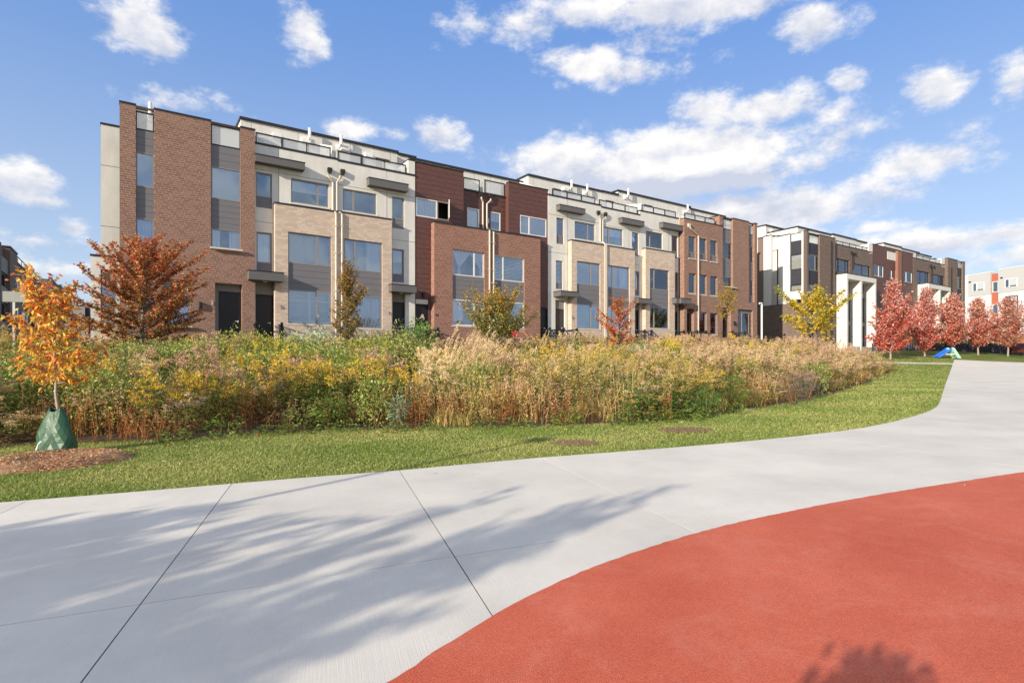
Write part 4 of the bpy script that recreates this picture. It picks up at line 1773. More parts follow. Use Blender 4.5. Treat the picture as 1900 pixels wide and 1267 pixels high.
# ------------------------------------------------------------------ houses 6, 7, 8: pale stucco with tan bays
def houses_6_7_8():
    w = WS
    zth = Z(1040, 640)
    wp = -3.1
    H = stucco_house(6, 'pale stucco townhouse with tan brick bay and banded shades, right of the maroon pair', 1017, 1115.5,
                     (1060.5, 1116, 1060.5, 446), (1066.3, 1104.2, 1066.3, 410, 442), (1032.6, 1046.5, 1033, 403.5, 452, 437.5),
                     (1039, 1086.3, 1039, 378.5, 388.5, .03), (1070.5, 1113.7, 1070.5, 484, 527, 562.5, 608.5), (1031.5, 1044.5, 1032, 483, 536, 525),
                     (1040.8, 1074, 1041, 538.5, 548.5, .40), (1030.5, 1048.5, 1031, 556, 574.5), None, (1024.5, 1104, 1024, 350, 3), zth, (1091.5,), (1098,),
                     (None, None, 'blind', 'zebra', 'zebra'), bayleft=.33, ytop=(1025, 364), door_mat=M['door_taupe'])
    zt = H.zt
    H.penthouse(U(980, wp), U(1117, wp), wp, 5, zt - .4, Z(981, 326.5, wp), joints=[U(989, wp)])
    H.flue(U(1055, wp), wp, Z(1055, 352, wp))
    H.unit(U(1047, wp), wp, Z(1047, 352, wp))
    H.flue(U(1084, wp), wp, Z(1084, 359, wp))
    H.divider(U(1001, -1), -3.0, -1.0, zt - .3, zt + 1.45, zt + .6)
    H.divider(U(1020, -1), -3.0, -1.0, zt - .3, zt + 1.35, zt + .5)
    H.box('terrace_door', M['door_taupe'], U(1026, wp), U(1040, wp), wp, wp + .02, zt - .3, Z(1026, 349, wp))
    H.pipe([(U(1110, w), w + .1, Z(1110, 400, w)), (U(1111, w), w + .1, Z(1111, 402, w)), (U(1113, w), w + .05, Z(1113, 407, w)), (U(1113, w), w + .05, Z(1113, 449, w)), (U(1121.5), .06, Z(1121.5, 454)), (U(1121.5), .06, H.zb)], .05)
    H.scupper(U(1109, w), w, Z(1109, 396, w))
    H.number('5', U(1062.5), .014, Z(1062.5, 592), .22)
    H = stucco_house(7, 'middle pale stucco townhouse with tan brick bay, behind the red tree', 1115.8, 1187,
                     (1116.3, 1177.9, 1117, 455), (1120.5, 1156, 1120.5, 420, 451.5), (1172.6, 1185.5, 1173, 430.5, 474, 462.5),
                     (1154.7, 1195.8, 1155, 403, 412.8, .03), (1128.4, 1168.4, 1128.4, 491.8, 533.5, 566.5, 612), (1178.5, 1186, 1179, 503, 548, 538),
                     (1184.7, 1210, 1185, 552.5, 561.8, .40), (1178.5, 1186.7, 1179, 564, 577), None, (1111.5, 1182.5, 1111, 370, 3), Z(1182, 640), (1130.5,), (1138,),
                     ('roller', None, None, 'curtain_right', 'curtain'), ytop=(1183, 399), steps=True)
    zt = H.zt
    H.penthouse(U(1117.5, wp), U(1146, wp), wp, 5, zt - .4, Z(1144, 362.5, wp))
    H.box('terrace_door', M['door_taupe'], U(1124, wp), U(1139, wp), wp, wp + .02, zt - .3, Z(1124, 371, wp))
    H.divider(U(1166, -1), -3.0, -1.0, zt - .3, zt + 1.45, zt + .65)
    H.divider(U(1184, -1), -2.2, -.6, zt - .3, zt + 1.2, zt + .9)
    H.pipe([(U(1123, w), w + .1, Z(1123, 402, w)), (U(1122, w), w + .1, Z(1122, 404, w)), (U(1117.3, w), w + .05, Z(1117.3, 409, w)), (U(1117.3, w), w + .05, Z(1117.3, 449, w)), (U(1124), .06, Z(1124, 455)), (U(1124), .06, H.zb)], .05)
    H.scupper(U(1122, w), w, Z(1122, 399, w))
    H = stucco_house(8, 'pale stucco townhouse with narrow tan bay and white curtain, left of the brick end block', 1187.3, 1259,
                     (1198, 1252, 1198, 461), (1198.4, 1229.5, 1198.4, 428, 458), (1246, 1258, 1246, 436, 478, 466.5),
                     (1230.5, 1268, 1230.5, 411.8, 421.8, .03), (1206, 1241.6, 1206, 497, 536, 568.5, 608.5), (1252.3, 1258.6, 1253, 505, 553, 543),
                     (1255, 1272, 1255, 552, 562.5, .40), (1250.5, 1258.6, 1251, 566, 580), None, (1190.5, 1253.5, 1190, 379.5, 3), Z(1255, 640), (1207,), (1215,),
                     (None, None, None, 'curtain_right', 'curtain_right'), bayleft=.33, ytop=(1190.5, 392.5), steps=True)
    zt = H.zt
    H.penthouse(U(1146.5, wp), U(1280, wp), wp, 5, zt - .4, Z(1147, 355.5, wp))
    H.flue(U(1160, wp), wp, Z(1160, 366, wp))
    H.box('terrace_door', M['door_taupe'], U(1195, wp), U(1210, wp), wp, wp + .02, zt - .3, Z(1195, 379, wp))
    H.divider(U(1236, -1), -3.0, -1.0, zt - .3, zt + 1.4, zt + .6)
    H.flue(U(1270, wp), wp, Z(1270, 394, wp))


# ------------------------------------------------------------------ houses 9 and 10: brick end block
def brick_end():
    wb = .10
    zb = GZ(1330)
    H = House('brick_townhouse', 'red brick townhouse with small single windows and long pale downpipe', 'townhouse', GRP, 1269.6, zb, wb)
    u0, u1 = U(1269.6, wb), U(1340.4, wb)
    zt = Z(1269.6, 405.5, wb)
    D_ = .16
    holes = []
    wins = []
    for xa, xb in ((1277.7, 1291), (1297.5, 1311.5), (1317.8, 1331.2)):
        zz = lambda y: Z(1277.7, y, wb)
        holes.append((U(xa, wb), U(xb, wb), zz(478.5), zz(437), D_))
        wins.append((xa, xb, 437, 467.5, 478.5, None))
        holes.append((U(xa, wb), U(xb, wb), zz(543.5), zz(506), D_))
        wins.append((xa, xb, 506, 543.5, None, 'roller'))
        if xa > 1290:
            holes.append((U(xa, wb), U(xb, wb), zz(618), zz(577), D_))
            wins.append((xa, xb, 577, 618, None, 'roller'))
    zth = Z(1280, 640, wb)
    holes.append((U(1274.5, wb), U(1288, wb), zb, Z(1275, 572, wb), .5))
    H.brick_wall('brick_wall', M['brick_red'], M['mortar_red'], u0, u1, zb, zt, wb, holes, .43, left=.43)
    H.parapet(u0, u1, wb - .35, wb + .03, zt, .07)
    for xa, xb, yt, yb, ysp, dk in wins:
        ww = wb - D_ + .04
        zz = lambda y: Z(1277.7, y, wb)
        H.window(U(xa, wb), U(xb, wb), zz(yb), zz(yt), ww, dress=dk, sill=None if ysp else (wb - .04, .07), drop=.7)
        if ysp:
            H.box('base_panel', M['spandrel'], U(xa, wb), U(xb, wb), ww - .03, ww + .02, zz(ysp) + .01, zz(yb) - .004)
            H.box('sill', M['sill'], U(xa, wb) - .04, U(xb, wb) + .04, wb - .1, wb + .05, zz(ysp) - .07, zz(ysp) - .003)
    w = wb - .5
    H.door(U(1275.6, w), U(1287, w), zth, Z(1276, 583, w), w + .03)
    H.box('transom_panel', M['panel_grey'], U(1274.5, wb), U(1288, wb), w - .04, w + .01, Z(1276, 583, w) + .06, Z(1275, 572, wb))
    H.canopy(U(1264, wb + .45), U(1283, wb + .45), wb + .012, wb + .45, Z(1264, 562.5, wb + .45), Z(1264, 552.5, wb + .45), True)
    H.railing(U(1270, wb - .2), U(1326, wb - .2), zt + .07, Z(1270, 394.5, wb - .2), wb - .2, 3)
    pz = Z(1335, 400.5, wb)
    H.brick_wall('brick_pier', M['brick_red'], M['mortar_red'], U(1335.2, wb + .01), U(1340.2, wb + .01), zt + .075, pz, wb + .004, (), 1.2, left=1.2)
    H.parapet(U(1335.2, wb), U(1340.2, wb), wb - 1.2, wb + .03, pz, .07)
    H.pipe([(U(1277, wb), wb + .16, Z(1277, 422, wb)), (U(1278, wb), wb + .16, Z(1278, 425, wb)), (U(1294.5, wb), wb + .06, Z(1294.5, 438, wb)), (U(1294.5, wb), wb + .06, zb)], .055,
           clips=[Z(1294.5, y, wb) for y in (470, 520, 580)])
    H.scupper(U(1277, wb), wb, Z(1277, 419, wb), M['pipe'])
    H.steps(U(1272, wb), U(1290, wb), zth - .02, wb + .01)
    H.body(u0 + .1, u1, wb - .75, HALF, zb - .5, zt - .5)
    H.box('terrace_roof', M['roof'], u0, u1, -HALF, wb - .3, zt - .5 + .003, zt - .45)
    wp = -3.1
    H.penthouse(U(1281, wp), U(1345, wp), wp, 5, zt - .5, Z(1281, 389, wp))
    H.divider(U(1306, -1), -3.0, -1.0, zt - .3, zt + 1.35, zt + .6)
    # corner house
    H = House('brick_townhouse', 'red brick end townhouse with wide ground window, beside the white downpipe', 'townhouse', GRP, 1340.6, zb, wb)
    u0, u1 = U(1340.6, wb), U(1405, wb)
    zt = Z(1359.5, 405.8, wb)
    D_ = .22
    zth = Z(1345, 640, wb)
    r1 = (U(1341.2, wb), U(1360, wb))
    r2 = (U(1389.7, wb), U(1400, wb))
    holes = [(*r1, Z(1341, 532, wb), zt + 1, D_), (*r2, Z(1389.7, 561, wb), zt + 1, D_),
             (U(1369.4, wb), U(1397.2, wb), Z(1369.4, 629.5, wb), Z(1369.4, 572.5, wb), D_), (U(1341, wb), U(1356.6, wb), zb, Z(1341, 570, wb), .6)]
    H.brick_wall('brick_wall', M['brick_red'], M['mortar_red'], u0, u1, zb, zt, wb, holes, .4, left=.4)
    H.parapet(r1[1], r2[0], wb - .35, wb + .03, zt, .07)
    H.parapet(r2[1], u1, wb - .35, wb + .03, zt, .07)
    w = wb - D_ + .03
    curtain_wall_strip(H, 1341.2, 1360, 1341.2, w, [('rail', 405.5, 424.7), ('span', 424.7, 448.5), ('win', 448.5, 480.4, 'sheer'), ('span', 480.4, 512.3), ('win', 512.3, 532, 'sheer', (), (.2, .07))])
    curtain_wall_strip(H, 1389.7, 1400, 1389.7, w, [('rail', 417.8, 435.7), ('span', 435.7, 456.6), ('win', 456.6, 488, None), ('span', 488, 519), ('win', 519, 550, 'roller'), ('span', 550, 561)])
    curtain_wall_strip(H, 1369.4, 1397.2, 1369.4, w, [('span', 572.5, 579), ('win', 579, 619, 'curtain', (1376, 1389)), ('span', 619, 629.5)])
    H.box('sill', M['sill'], U(1369, wb), U(1397.5, wb), wb - .1, wb + .05, Z(1369.4, 629.5, wb) - .08, Z(1369.4, 629.5, wb) - .003)
    w = wb - .6
    H.door(U(1341.8, w), U(1350, w), zth, Z(1342, 582, w), w + .03)
    H.wall_light(U(1362, wb), wb + .01, Z(1362, 600, wb))
    H.steps(U(1338, wb), U(1362, wb), zth - .02, wb + .01)
    H.body(u0, u1 - .05, wb - .75, HALF, zb - .5, zt - 1.0)
    H.wall('end_wall', M['mortar_red'], u1 - .25, u1, zb, zt - .02, -.4, (), HALF - .5)
    H.box('terrace_roof', M['roof'], u0, u1 - .03, -HALF, wb - .3, zt - 1 + .003, zt - .95)
    H.penthouse(U(1346, -3.1), U(1380, -3.1), -3.1, 5, zt - 1, zt + .6)
    H.pipe([(U(1406.5), .12, Z(1406.5, 563)), (U(1410.5), .12, Z(1410.5, 563)), (U(1410.8), .12, Z(1410.8, 567)), (U(1410.8), .12, zb)], .07, M['metal_white'])


house_1()
houses_2_3()
maroon_houses()
houses_6_7_8()
brick_end()


# ------------------------------------------------------------------ second row to the right: dark brick
def second_row():
    G2 = 'townhouses in the far dark brick row'
    zb = GZ(1560)
    # ---- corner house
    H = House('brown_brick_townhouse', 'dark brown brick corner townhouse with white stucco side, behind the yellow tree', 'townhouse', G2, 1497, zb)
    u0, u1 = U(1497), U(1550)
    zt = Z(1521.7, 436.5)
    r = (U(1500.3), U(1521.2))
    zf = lambda y: Z(1500, y)
    zl = Z(1483, 566)
    holes = [(*r, zf(560), zt + 1, .2), (U(1500.3), U(1513), zb, zf(575), .2), (U(1532), U(1539), zb, zf(590), .4)]
    H.brick_wall('brick_wall', M['brick_brown'], M['mortar_brown'], u0, u1, zb, zt, 0, holes, .3)
    H.parapet(r[1], u1, -.3, .03, zt, .06)
    zpier = Z(1497, 428)
    H.brick_wall('brick_pier', M['brick_brown'], M['mortar_brown'], u0, r[0], zt + .003, zpier, 0, (), .3)
    H.parapet(u0, r[0], -.3, .03, zpier, .06)
    w = -.18
    curtain_wall_strip(H, 1500.3, 1521.2, 1500.3, w, [('rail', 434.5, 451), ('span', 451, 472, M['charcoal']), ('win', 472, 500.7, None, (1512,)), ('span', 500.7, 528.5, M['charcoal']), ('win', 528.5, 560, 'roller')])
    H.window(U(1500.5), U(1512.8), zf(628), zf(576), w, fmat=M['frame_black'], dress='roller')
    H.pipe([(U(1542), .06, zt - .3), (U(1542), .06, zb)], .06, M['pipe_dark'])
    # left side, stepping back: columns are where each end shows, converted to depth along the side
    def depth_at(x):
        # w on the side plane u = u0 seen in column x
        t = (x - CX) / F
        # point = n*(C0-w) + d*u0 ; X/Y = t
        # X = NX*q + DX*u0 ; Y = NY*q + DY*u0  ->  NX q + DX u0 = t (NY q + DY u0)
        q = u0 * (DX - t * DY) / (t * NY - NX)
        return C0 - q

    def zs(x, y):
        wv = depth_at(x)
        q = C0 - wv
        Yv = NY * q + DY * u0
        return CAMZ + (HY - y) * Yv / F
    segs = [(1405.5, 1416, 'brick_brown', 441, 0), (1416, 1430, 'stucco_white', 437, 0), (1430, 1441, 'stucco_white', 437, .35), (1441, 1465, 'stucco_white', 435, 0)]
    for x0, x1, mt, yt, rec in segs:
        wa, wb_ = depth_at(x0), depth_at(x1)
        z1 = zs(x1, yt)
        zlow = zs(x1, 568)
        H.box('side_wall', M[mt], u0 + .05 + rec, u0 + 1.2, wa, wb_ - .004, zlow + .003, z1)
        H.box('coping', M['coping'], u0 + .0 + rec, u0 + 1.2, wa, wb_ - .004, z1 + .003, z1 + .08)
    # window strip on the side
    wa, wb_ = depth_at(1465), depth_at(1487)
    for kind, ya, yb_ in (('glass', 434, 450), ('span', 450, 473), ('win', 473, 501.5), ('span', 501.5, 529), ('win', 529, 541)):
        za, zc = zs(1465, yb_) + .004, zs(1465, ya) - .004
        m = MB()
        if kind == 'span':
            n = 3
            base = H.box('spandrel', M['charcoal'], u0 + .16, u0 + .5, wa, wb_, za, zc)
            for k in range(n):
                H.box('plank', M['charcoal'], u0 + .145, u0 + .1595, wa + .01, wb_ - .01, za + (zc - za) * k / n + .008, za + (zc - za) * (k + 1) / n - .008, base)
        else:
            f = .05
            for p in ((wa, wa + f, za, zc), (wb_ - f, wb_, za, zc), (wa + f, wb_ - f, za, za + f), (wa + f, wb_ - f, zc - f, zc)):
                m.box(u0 + .13, u0 + .20, *p)
            fo = H.put(m, 'window' if kind == 'win' else 'glass_railing', M['frame_black'])
            q = MB()
            q.box(u0 + .16, u0 + .17, wa + f, wb_ - f, za + f, zc - f)
            H.put(q, 'pane' if kind == 'win' else 'rail_glass', M['glass'] if kind == 'win' else M['rail_glass'], fo)
            if kind == 'win':
                q = MB()
                q.box(u0 + .24, u0 + .25, wa + f, wb_ - f, za + f, zc - f)
                H.put(q, 'shade', M['sill'], fo)
    wa2 = depth_at(1487)
    H.box('side_wall', M['stucco_white'], u0 + .02, u0 + .4, wa2, -.30, zl, Z(1497, 428) - .01)
    H.box('side_wall', M['stucco_white'], u0 + .04, u0 + .6, wa, wa2 - .004, zs(1465, 557), zs(1465, 541) - .01)
    # dark brick base that stands forward of the side
    wq, wr_ = depth_at(1405), depth_at(1483)
    bz = zs(1483, 565)
    H.brick_wall('base_wall', M['brick_brown'], M['mortar_brown'], u0 - .06, u0 + .9, zb, zs(1450, 566), -.31, (), 8.0,
                 extra=[('l', depth_at(1407), -.31, zb, zs(1450, 566), u0 - .06, ())])
    H.parapet(u0 - .05, u0 + .3, depth_at(1407), -.30, zs(1450, 566), .05)
    H.pipe([(u0 - .02, depth_at(1443), zs(1443, 463)), (u0 - .02, depth_at(1443), zs(1443, 566))], .05, M['pipe_dark'])
    H.body(u0 + .5, u1, -.6, 9, zb - .5, zt - 1)
    H.box('terrace_roof', M['roof'], u0 + .3, u1, -9.5, -.3, zt - 1 + .003, zt - .95)
    wp = -2.6
    H.penthouse(U(1480, wp), U(1543, wp), wp, 3, zt - 1, Z(1487, 423.5, wp), M['stucco_white'])
    wp = -5.6
    H.penthouse(U(1420.5, wp), U(1475, wp), wp, 3.5, zt - 1, Z(1421, 419, wp), M['stucco_white'])
    H.box('terrace_door', M['door_taupe'], U(1438, wp), U(1447, wp), wp, wp + .02, zt - .95, Z(1438, 432, wp))
    H.unit(U(1430, wp), wp, Z(1430, 429, wp))
    H.divider(U(1527, -1.2), -2.5, -.4, zt - .9, zt + .5, zt + .02)

    # ---- four more fronts: (columns, plane, kind ...)
    def portal(H, xs, ytop, xr, ww=.75):
        """white frame with fins standing out from the wall; xs = right-hand front edges of the fins"""
        zt_ = Z(xr, ytop, ww)
        for (a, b) in xs:
            n = 4
            zf0, zf1 = zb, zt_ - .45
            for k in range(n):                        # panels stacked with open joints
                H.box('portal_fin', M['stucco_white'], U(a, ww), U(b, ww), -.28, ww, zf0 + (zf1 - zf0) * k / n + .012, zf0 + (zf1 - zf0) * (k + 1) / n - .012)
            H.box('portal_core', M['stucco_joint'], U(a, ww) + .02, U(b, ww) - .02, -.27, ww - .02, zf0, zf1)
        H.box('portal_head', M['stucco_white'], U(xs[0][0], ww), U(xs[-1][1], ww), -.28, ww + .003, zt_ - .447, zt_)
        H.box('portal_coping', M['coping'], U(xs[0][0], ww) - .03, U(xs[-1][1], ww) + .03, -.28, ww + .03, zt_ + .003, zt_ + .06)
        for k in range(len(xs) - 1):
            a, b = U(xs[k][1], ww) + .05, U(xs[k + 1][0], ww) - .05
            z0 = zb + .9
            H.box('entry_wall', M['sill'], a - .2, b + .3, -.32, -.30, zb, zt_ - .45)
            wx0, wx1 = U(xs[k][1] + .4, -.24), U(xs[k][1] + 8.2, -.24)
            zq = lambda f_: zb + (zt_ - .45 - zb) * f_
            for za, zc in ((zq(.10), zq(.40)), (zq(.47), zq(.80))):
                H.window(wx0, wx1, za, zc, -.22, fmat=M['frame_black'], dress='roller', drop=1)
            H.box('spandrel', M['frame'], wx0, wx1, -.29, -.24, zq(.405), zq(.465))
            H.box('spandrel', M['frame'], wx0, wx1, -.29, -.24, zq(.805), zq(.88))
            H.box('porch_slab', M['concrete_step'], a, b, -.28, ww - .05, zb - .1, zb + .75)

    def front(name, label, xl, xr_, w, bm, mm, ytop, wins, rail=None, penth=None, port=None, extra=None, pipes=(), left=.3):
        H = House(name, label, 'townhouse', G2, xl, zb, w)
        a, b = U(xl, w), U(xr_, w)
        zt_ = Z(xl, ytop, w)
        hs = [(U(p, w), U(q, w), Z(p, yb, w), Z(p, yt, w), .15) for (p, q, yt, yb, *_) in wins]
        H.brick_wall('brick_wall', bm, mm, a, b, zb, zt_, w, hs, .3, left=left) if bm is not M['maroon'] else H.planks_holes('maroon_cladding', bm, a, b, zb, zt_, w, hs, .3)
        H.parapet(a, b, w - .3, w + .03, zt_, .06)
        for (p, q, yt, yb, mu, dk) in wins:
            H.window(U(p, w), U(q, w), Z(p, yb, w), Z(p, yt, w), w - .1, [U(v, w) for v in mu], fmat=M['frame_black'] if bm is not M['maroon'] else M['frame_white'], dress=dk)
        if rail:
            H.railing(U(rail[0], w - .1), U(rail[1], w - .1), zt_ + .07, Z(rail[0], rail[2], w - .1), w - .1, rail[3])
        if penth:
            for (p, q, yt, wp) in penth:
                H.penthouse(U(p, wp), U(q, wp), wp, 3, zt_ - .6, Z(p, yt, wp), M['stucco_white'])
        if port:
            portal(H, *port)
        for (xp, y0) in pipes:
            H.pipe([(U(xp - 2, w), w + .1, Z(xp, y0, w)), (U(xp, w), w + .06, Z(xp, y0 + 6, w)), (U(xp, w), w + .06, Z(xp, y0 + 30, w))], .07, M['pipe_dark'])
            H.scupper(U(xp - 2.5, w), w, Z(xp, y0, w))
            H.scupper(U(xp + 3.5, w), w, Z(xp, y0 + 1, w))
        H.body(a, b, w - .6, 9, zb - .5, zt_ - .6)
        if left > .25:
            pass
        return H
    wf = -.30
    H = front('brown_brick_townhouse', 'brown brick townhouse with white portal frame, between yellow and red trees', 1551, 1619.5, wf, M['brick_brown'], M['mortar_brown'], 453.5,
              [(1550.8, 1576, 479, 503.5, (1557, 1570), None), (1584, 1614.6, 488, 511.5, (1601,), None)], (1551, 1611, 446, 5),
              [(1545, 1588, 435.5, -3.2), (1588.5, 1608, 447, -3.2)], ([(1571.5, 1574), (1597.5, 1600), (1624, 1626)], 507.5, 1572), pipes=[(1582, 470)])
    H.box('pier', M['stucco_white'], U(1612, wf), U(1619, wf), wf - 1.5, wf + .002, Z(1612, 471, wf), Z(1612, 452.5, wf))
    H = front('maroon_townhouse', 'dark maroon board townhouse of the far row, above the first red maple', 1619.8, 1694, -.33, M['maroon'], None, 453.5,
              [(1621, 1640, 490, 511.5, (1632,), None), (1651, 1656, 500, 517, (), None), (1660, 1665, 501, 518, (), None), (1677, 1693, 502.5, 522.5, (1683,), 'roller')], None,
              [(1640, 1672, 452, -3.4), (1672.5, 1705, 462, -3.4)])
    H.box('terrace_gap', M['stucco_white'], U(1646.5, -.31), U(1665.5, -.31), -.6, -.3, Z(1646, 481, -.31), Z(1646, 466, -.31))
    H.box('cladding_pier', M['brick_rust'], U(1666, -.1), U(1673, -.1), -.5, -.1, zb, Z(1666, 465.5, -.1))
    H = front('brown_brick_townhouse', 'brown brick townhouse with white portal frame, behind the middle red maples', 1694.3, 1754, wf, M['brick_brown'], M['mortar_brown'], 478.5,
              [(1700.5, 1724, 501.5, 525, (1709, 1719), None), (1731, 1752, 508.5, 530, (1743,), None)], (1700, 1748, 473, 4), [(1700, 1728, 470.5, -3.4)],
              ([(1723.5, 1726), (1743.5, 1746), (1762, 1764)], 526, 1724), pipes=[(1728.5, 494)])
    H.box('pier', M['stucco_white'], U(1747, wf), U(1753.8, wf), wf - 1.5, wf + .002, Z(1747, 495.5, wf), Z(1747, 479.5, wf))
    # far end
    H = House('brown_brick_townhouse', 'brown brick end townhouse of the far row, next to the white apartment block', 'townhouse', G2, 1754.3, zb)
    a, b = U(1758.7), U(1790.5)
    z1 = Z(1758.7, 479)
    r = (U(1776.5), U(1787))
    zz = lambda y: Z(1776.5, y)
    H.brick_wall('brick_wall', M['brick_brown'], M['mortar_brown'], a, b, zb, z1, 0, [(*r, zz(575), z1 + 1, .2)], .3, left=.3)
    H.parapet(a, r[0], -.3, .03, z1, .06)
    H.parapet(r[1], b, -.3, .03, z1, .06)
    curtain_wall_strip(H, 1776.5, 1787, 1776.5, -.18, [('rail', 487, 497.5), ('span', 497.5, 514, M['charcoal']), ('win', 514, 536, 'roller'), ('span', 536, 556, M['charcoal']), ('win', 556, 575, 'roller')])
    H.pipe([(U(1765), .05, Z(1765, 497)), (U(1765), .05, zb)], .06, M['pipe_dark'])
    H.body(a, b - .1, -.6, 9, zb - .5, z1 - 1)
    H.wall('end_wall', M['mortar_brown'], b - .2, b, zb, z1 - .02, -.35, (), 9)
    H.penthouse(U(1735, -2.2), U(1765, -2.2), -2.2, 3, z1 - 1.2, Z(1735, 481, -2.2), M['stucco_white'])


second_row()


# ------------------------------------------------------------------ white apartment block at the right edge
def white_block():
    # runs along its own direction: wall line through two columns
    p0 = at(1800, 86)
    vp = (700 - CX) / F                      # vanishing column of its long lines
    d = Vector((-vp, -1.0, 0)).normalized()  # towards the viewer and to the right
    zb = p0.z - 2
    root = empty('apartment_block', (p0.x, p0.y, zb), math.atan2(d.y, d.x))
    tag(root, 'white and grey apartment block with red brick strips, at the right edge', 'apartment block')

    def du(x):
        t = (x - CX) / F
        # p0 + d*k : X = t Y
        return (t * p0.y - p0.x) / (d.x - t * d.y)

    def zc(x, y):
        k = du(x)
        return CAMZ + (HY - y) * (p0.y + d.y * k) / F - zb

    def box(name, mat, x0, x1, y0, y1, w0, w1, xr, parent=None):
        m = MB()
        m.box(du(x0), du(x1), -w1, -w0, zc(xr, y1), zc(xr, y0))
        return m.build(name, mat, parent or root)
    grey = mat_rough('panel_pale_grey', (.46, .46, .46), .7, .03, 3)
    white = mat_rough('panel_white', (.66, .66, .65), .7, .02, 3)
    k2 = du(2030)
    m = MB()
    m.box(-6, k2, .6, 14, 0, zc(1840, 508))
    m.build('building_core', M['interior'], root)
    box('end_panel', white, 1775, 1799.6, 510, 665, -.59, .25, 1800)
    for x0, x1, yt, yb, xr in ((1799.8, 1840.8, 509.5, 549, 1815), (1855.6, 1925, 501, 544, 1856), (1940, 2030, 487, 540, 1940)):
        b = box('grey_cladding', grey, x0, x1, yt, yb, -.59, .35, xr)
        m = MB()
        m.box(du(x0) - .03, du(x1) + .03, -.38, .59, zc(xr, yt) + .003, zc(xr, yt) + .1)
        m.build('coping', white, b)
        b = box('white_cladding', white, x0, x1, yb + .3, 628, -.59, .30, xr)
        for y in (562, 580, 598, 615):
            pass
    b = box('brick_strip', M['brick_orange'], 1841, 1855.4, 508.5, 640, -.59, .1, 1842)
    box('brick_strip', M['brick_orange'], 1925.2, 1939.8, 496, 640, -.59, .1, 1926)
    box('brick_base', M['brick_orange'], 1799.8, 2030, 628.3, 672, -.59, .32, 1840)

    def win(x0, x1, y0, y1, xr, w, split=.36, mat=None):
        m = MB()
        a, b_, z0, z1 = du(x0), du(x1), zc(xr, y1), zc(xr, y0)
        f = .09
        m.box(a, a + f, -w - .06, -w + .02, z0, z1)
        m.box(b_ - f, b_, -w - .06, -w + .02, z0, z1)
        m.box(a + f, b_ - f, -w - .06, -w + .02, z0, z0 + f)
        m.box(a + f, b_ - f, -w - .06, -w + .02, z1 - f, z1)
        s_ = a + (b_ - a) * split
        if split:
            m.box(s_ - .06, s_ + .06, -w - .058, -w + .02, z0 + f, z1 - f)
        o = m.build('window', mat or M['frame_white'], root)
        q = MB()
        q.box(a + f, b_ - f, -w - .012, -w - .004, z0 + f, z1 - f)
        q.build('pane', M['glass'], o)
        q = MB()
        q.box(a + f, b_ - f, -w - .003, -w - .001, z0 + f, z1 - f)
        q.build('backing', M['interior'], o)
        if split:
            q = MB()
            q.box(s_ + .06, b_ - f, -w - .0045, -w - .0032, z0 + f + .2, z1 - f)
            q.build('roller_shade', M['blind'], o)
        return o
    win(1808.5, 1830, 526, 542, 1808.5, .36)
    win(1868.5, 1891.5, 518.5, 535, 1868.5, .36)
    win(1843, 1854, 523, 543, 1843, .11, 0)
    win(1806, 1830, 556, 580, 1806, .31)
    win(1870, 1892, 550, 590, 1870, .31, mat=M['frame_black'])
    win(1843, 1854, 565, 600, 1843, .11, 0)
    win(1806, 1830, 596, 618, 1806, .31)
    win(1868, 1892, 600, 622, 1868, .31)
    win(1814, 1826, 634, 645, 1814, .33)
    win(1866, 1884, 632, 645, 1866, .33)
    m = MB()
    m.box(du(1846), du(1855), -.40, -.32, zc(1846, 660), zc(1846, 634))
    o = m.build('door_frame', M['frame_white'], root)
    m = MB()
    m.box(du(1849.5), du(1854.5), -.43, -.405, zc(1846, 659), zc(1846, 635.5))
    m.build('door', M['door'], root)
    for x, y in ((1803.5, 523.5), (1862.7, 515.5)):
        m = MB()
        m.box(du(x) - .12, du(x) + .12, -.5, -.352, zc(x, y + 1), zc(x, y - 1))
        m.build('wall_vent', M['black_metal'], root)


white_block()


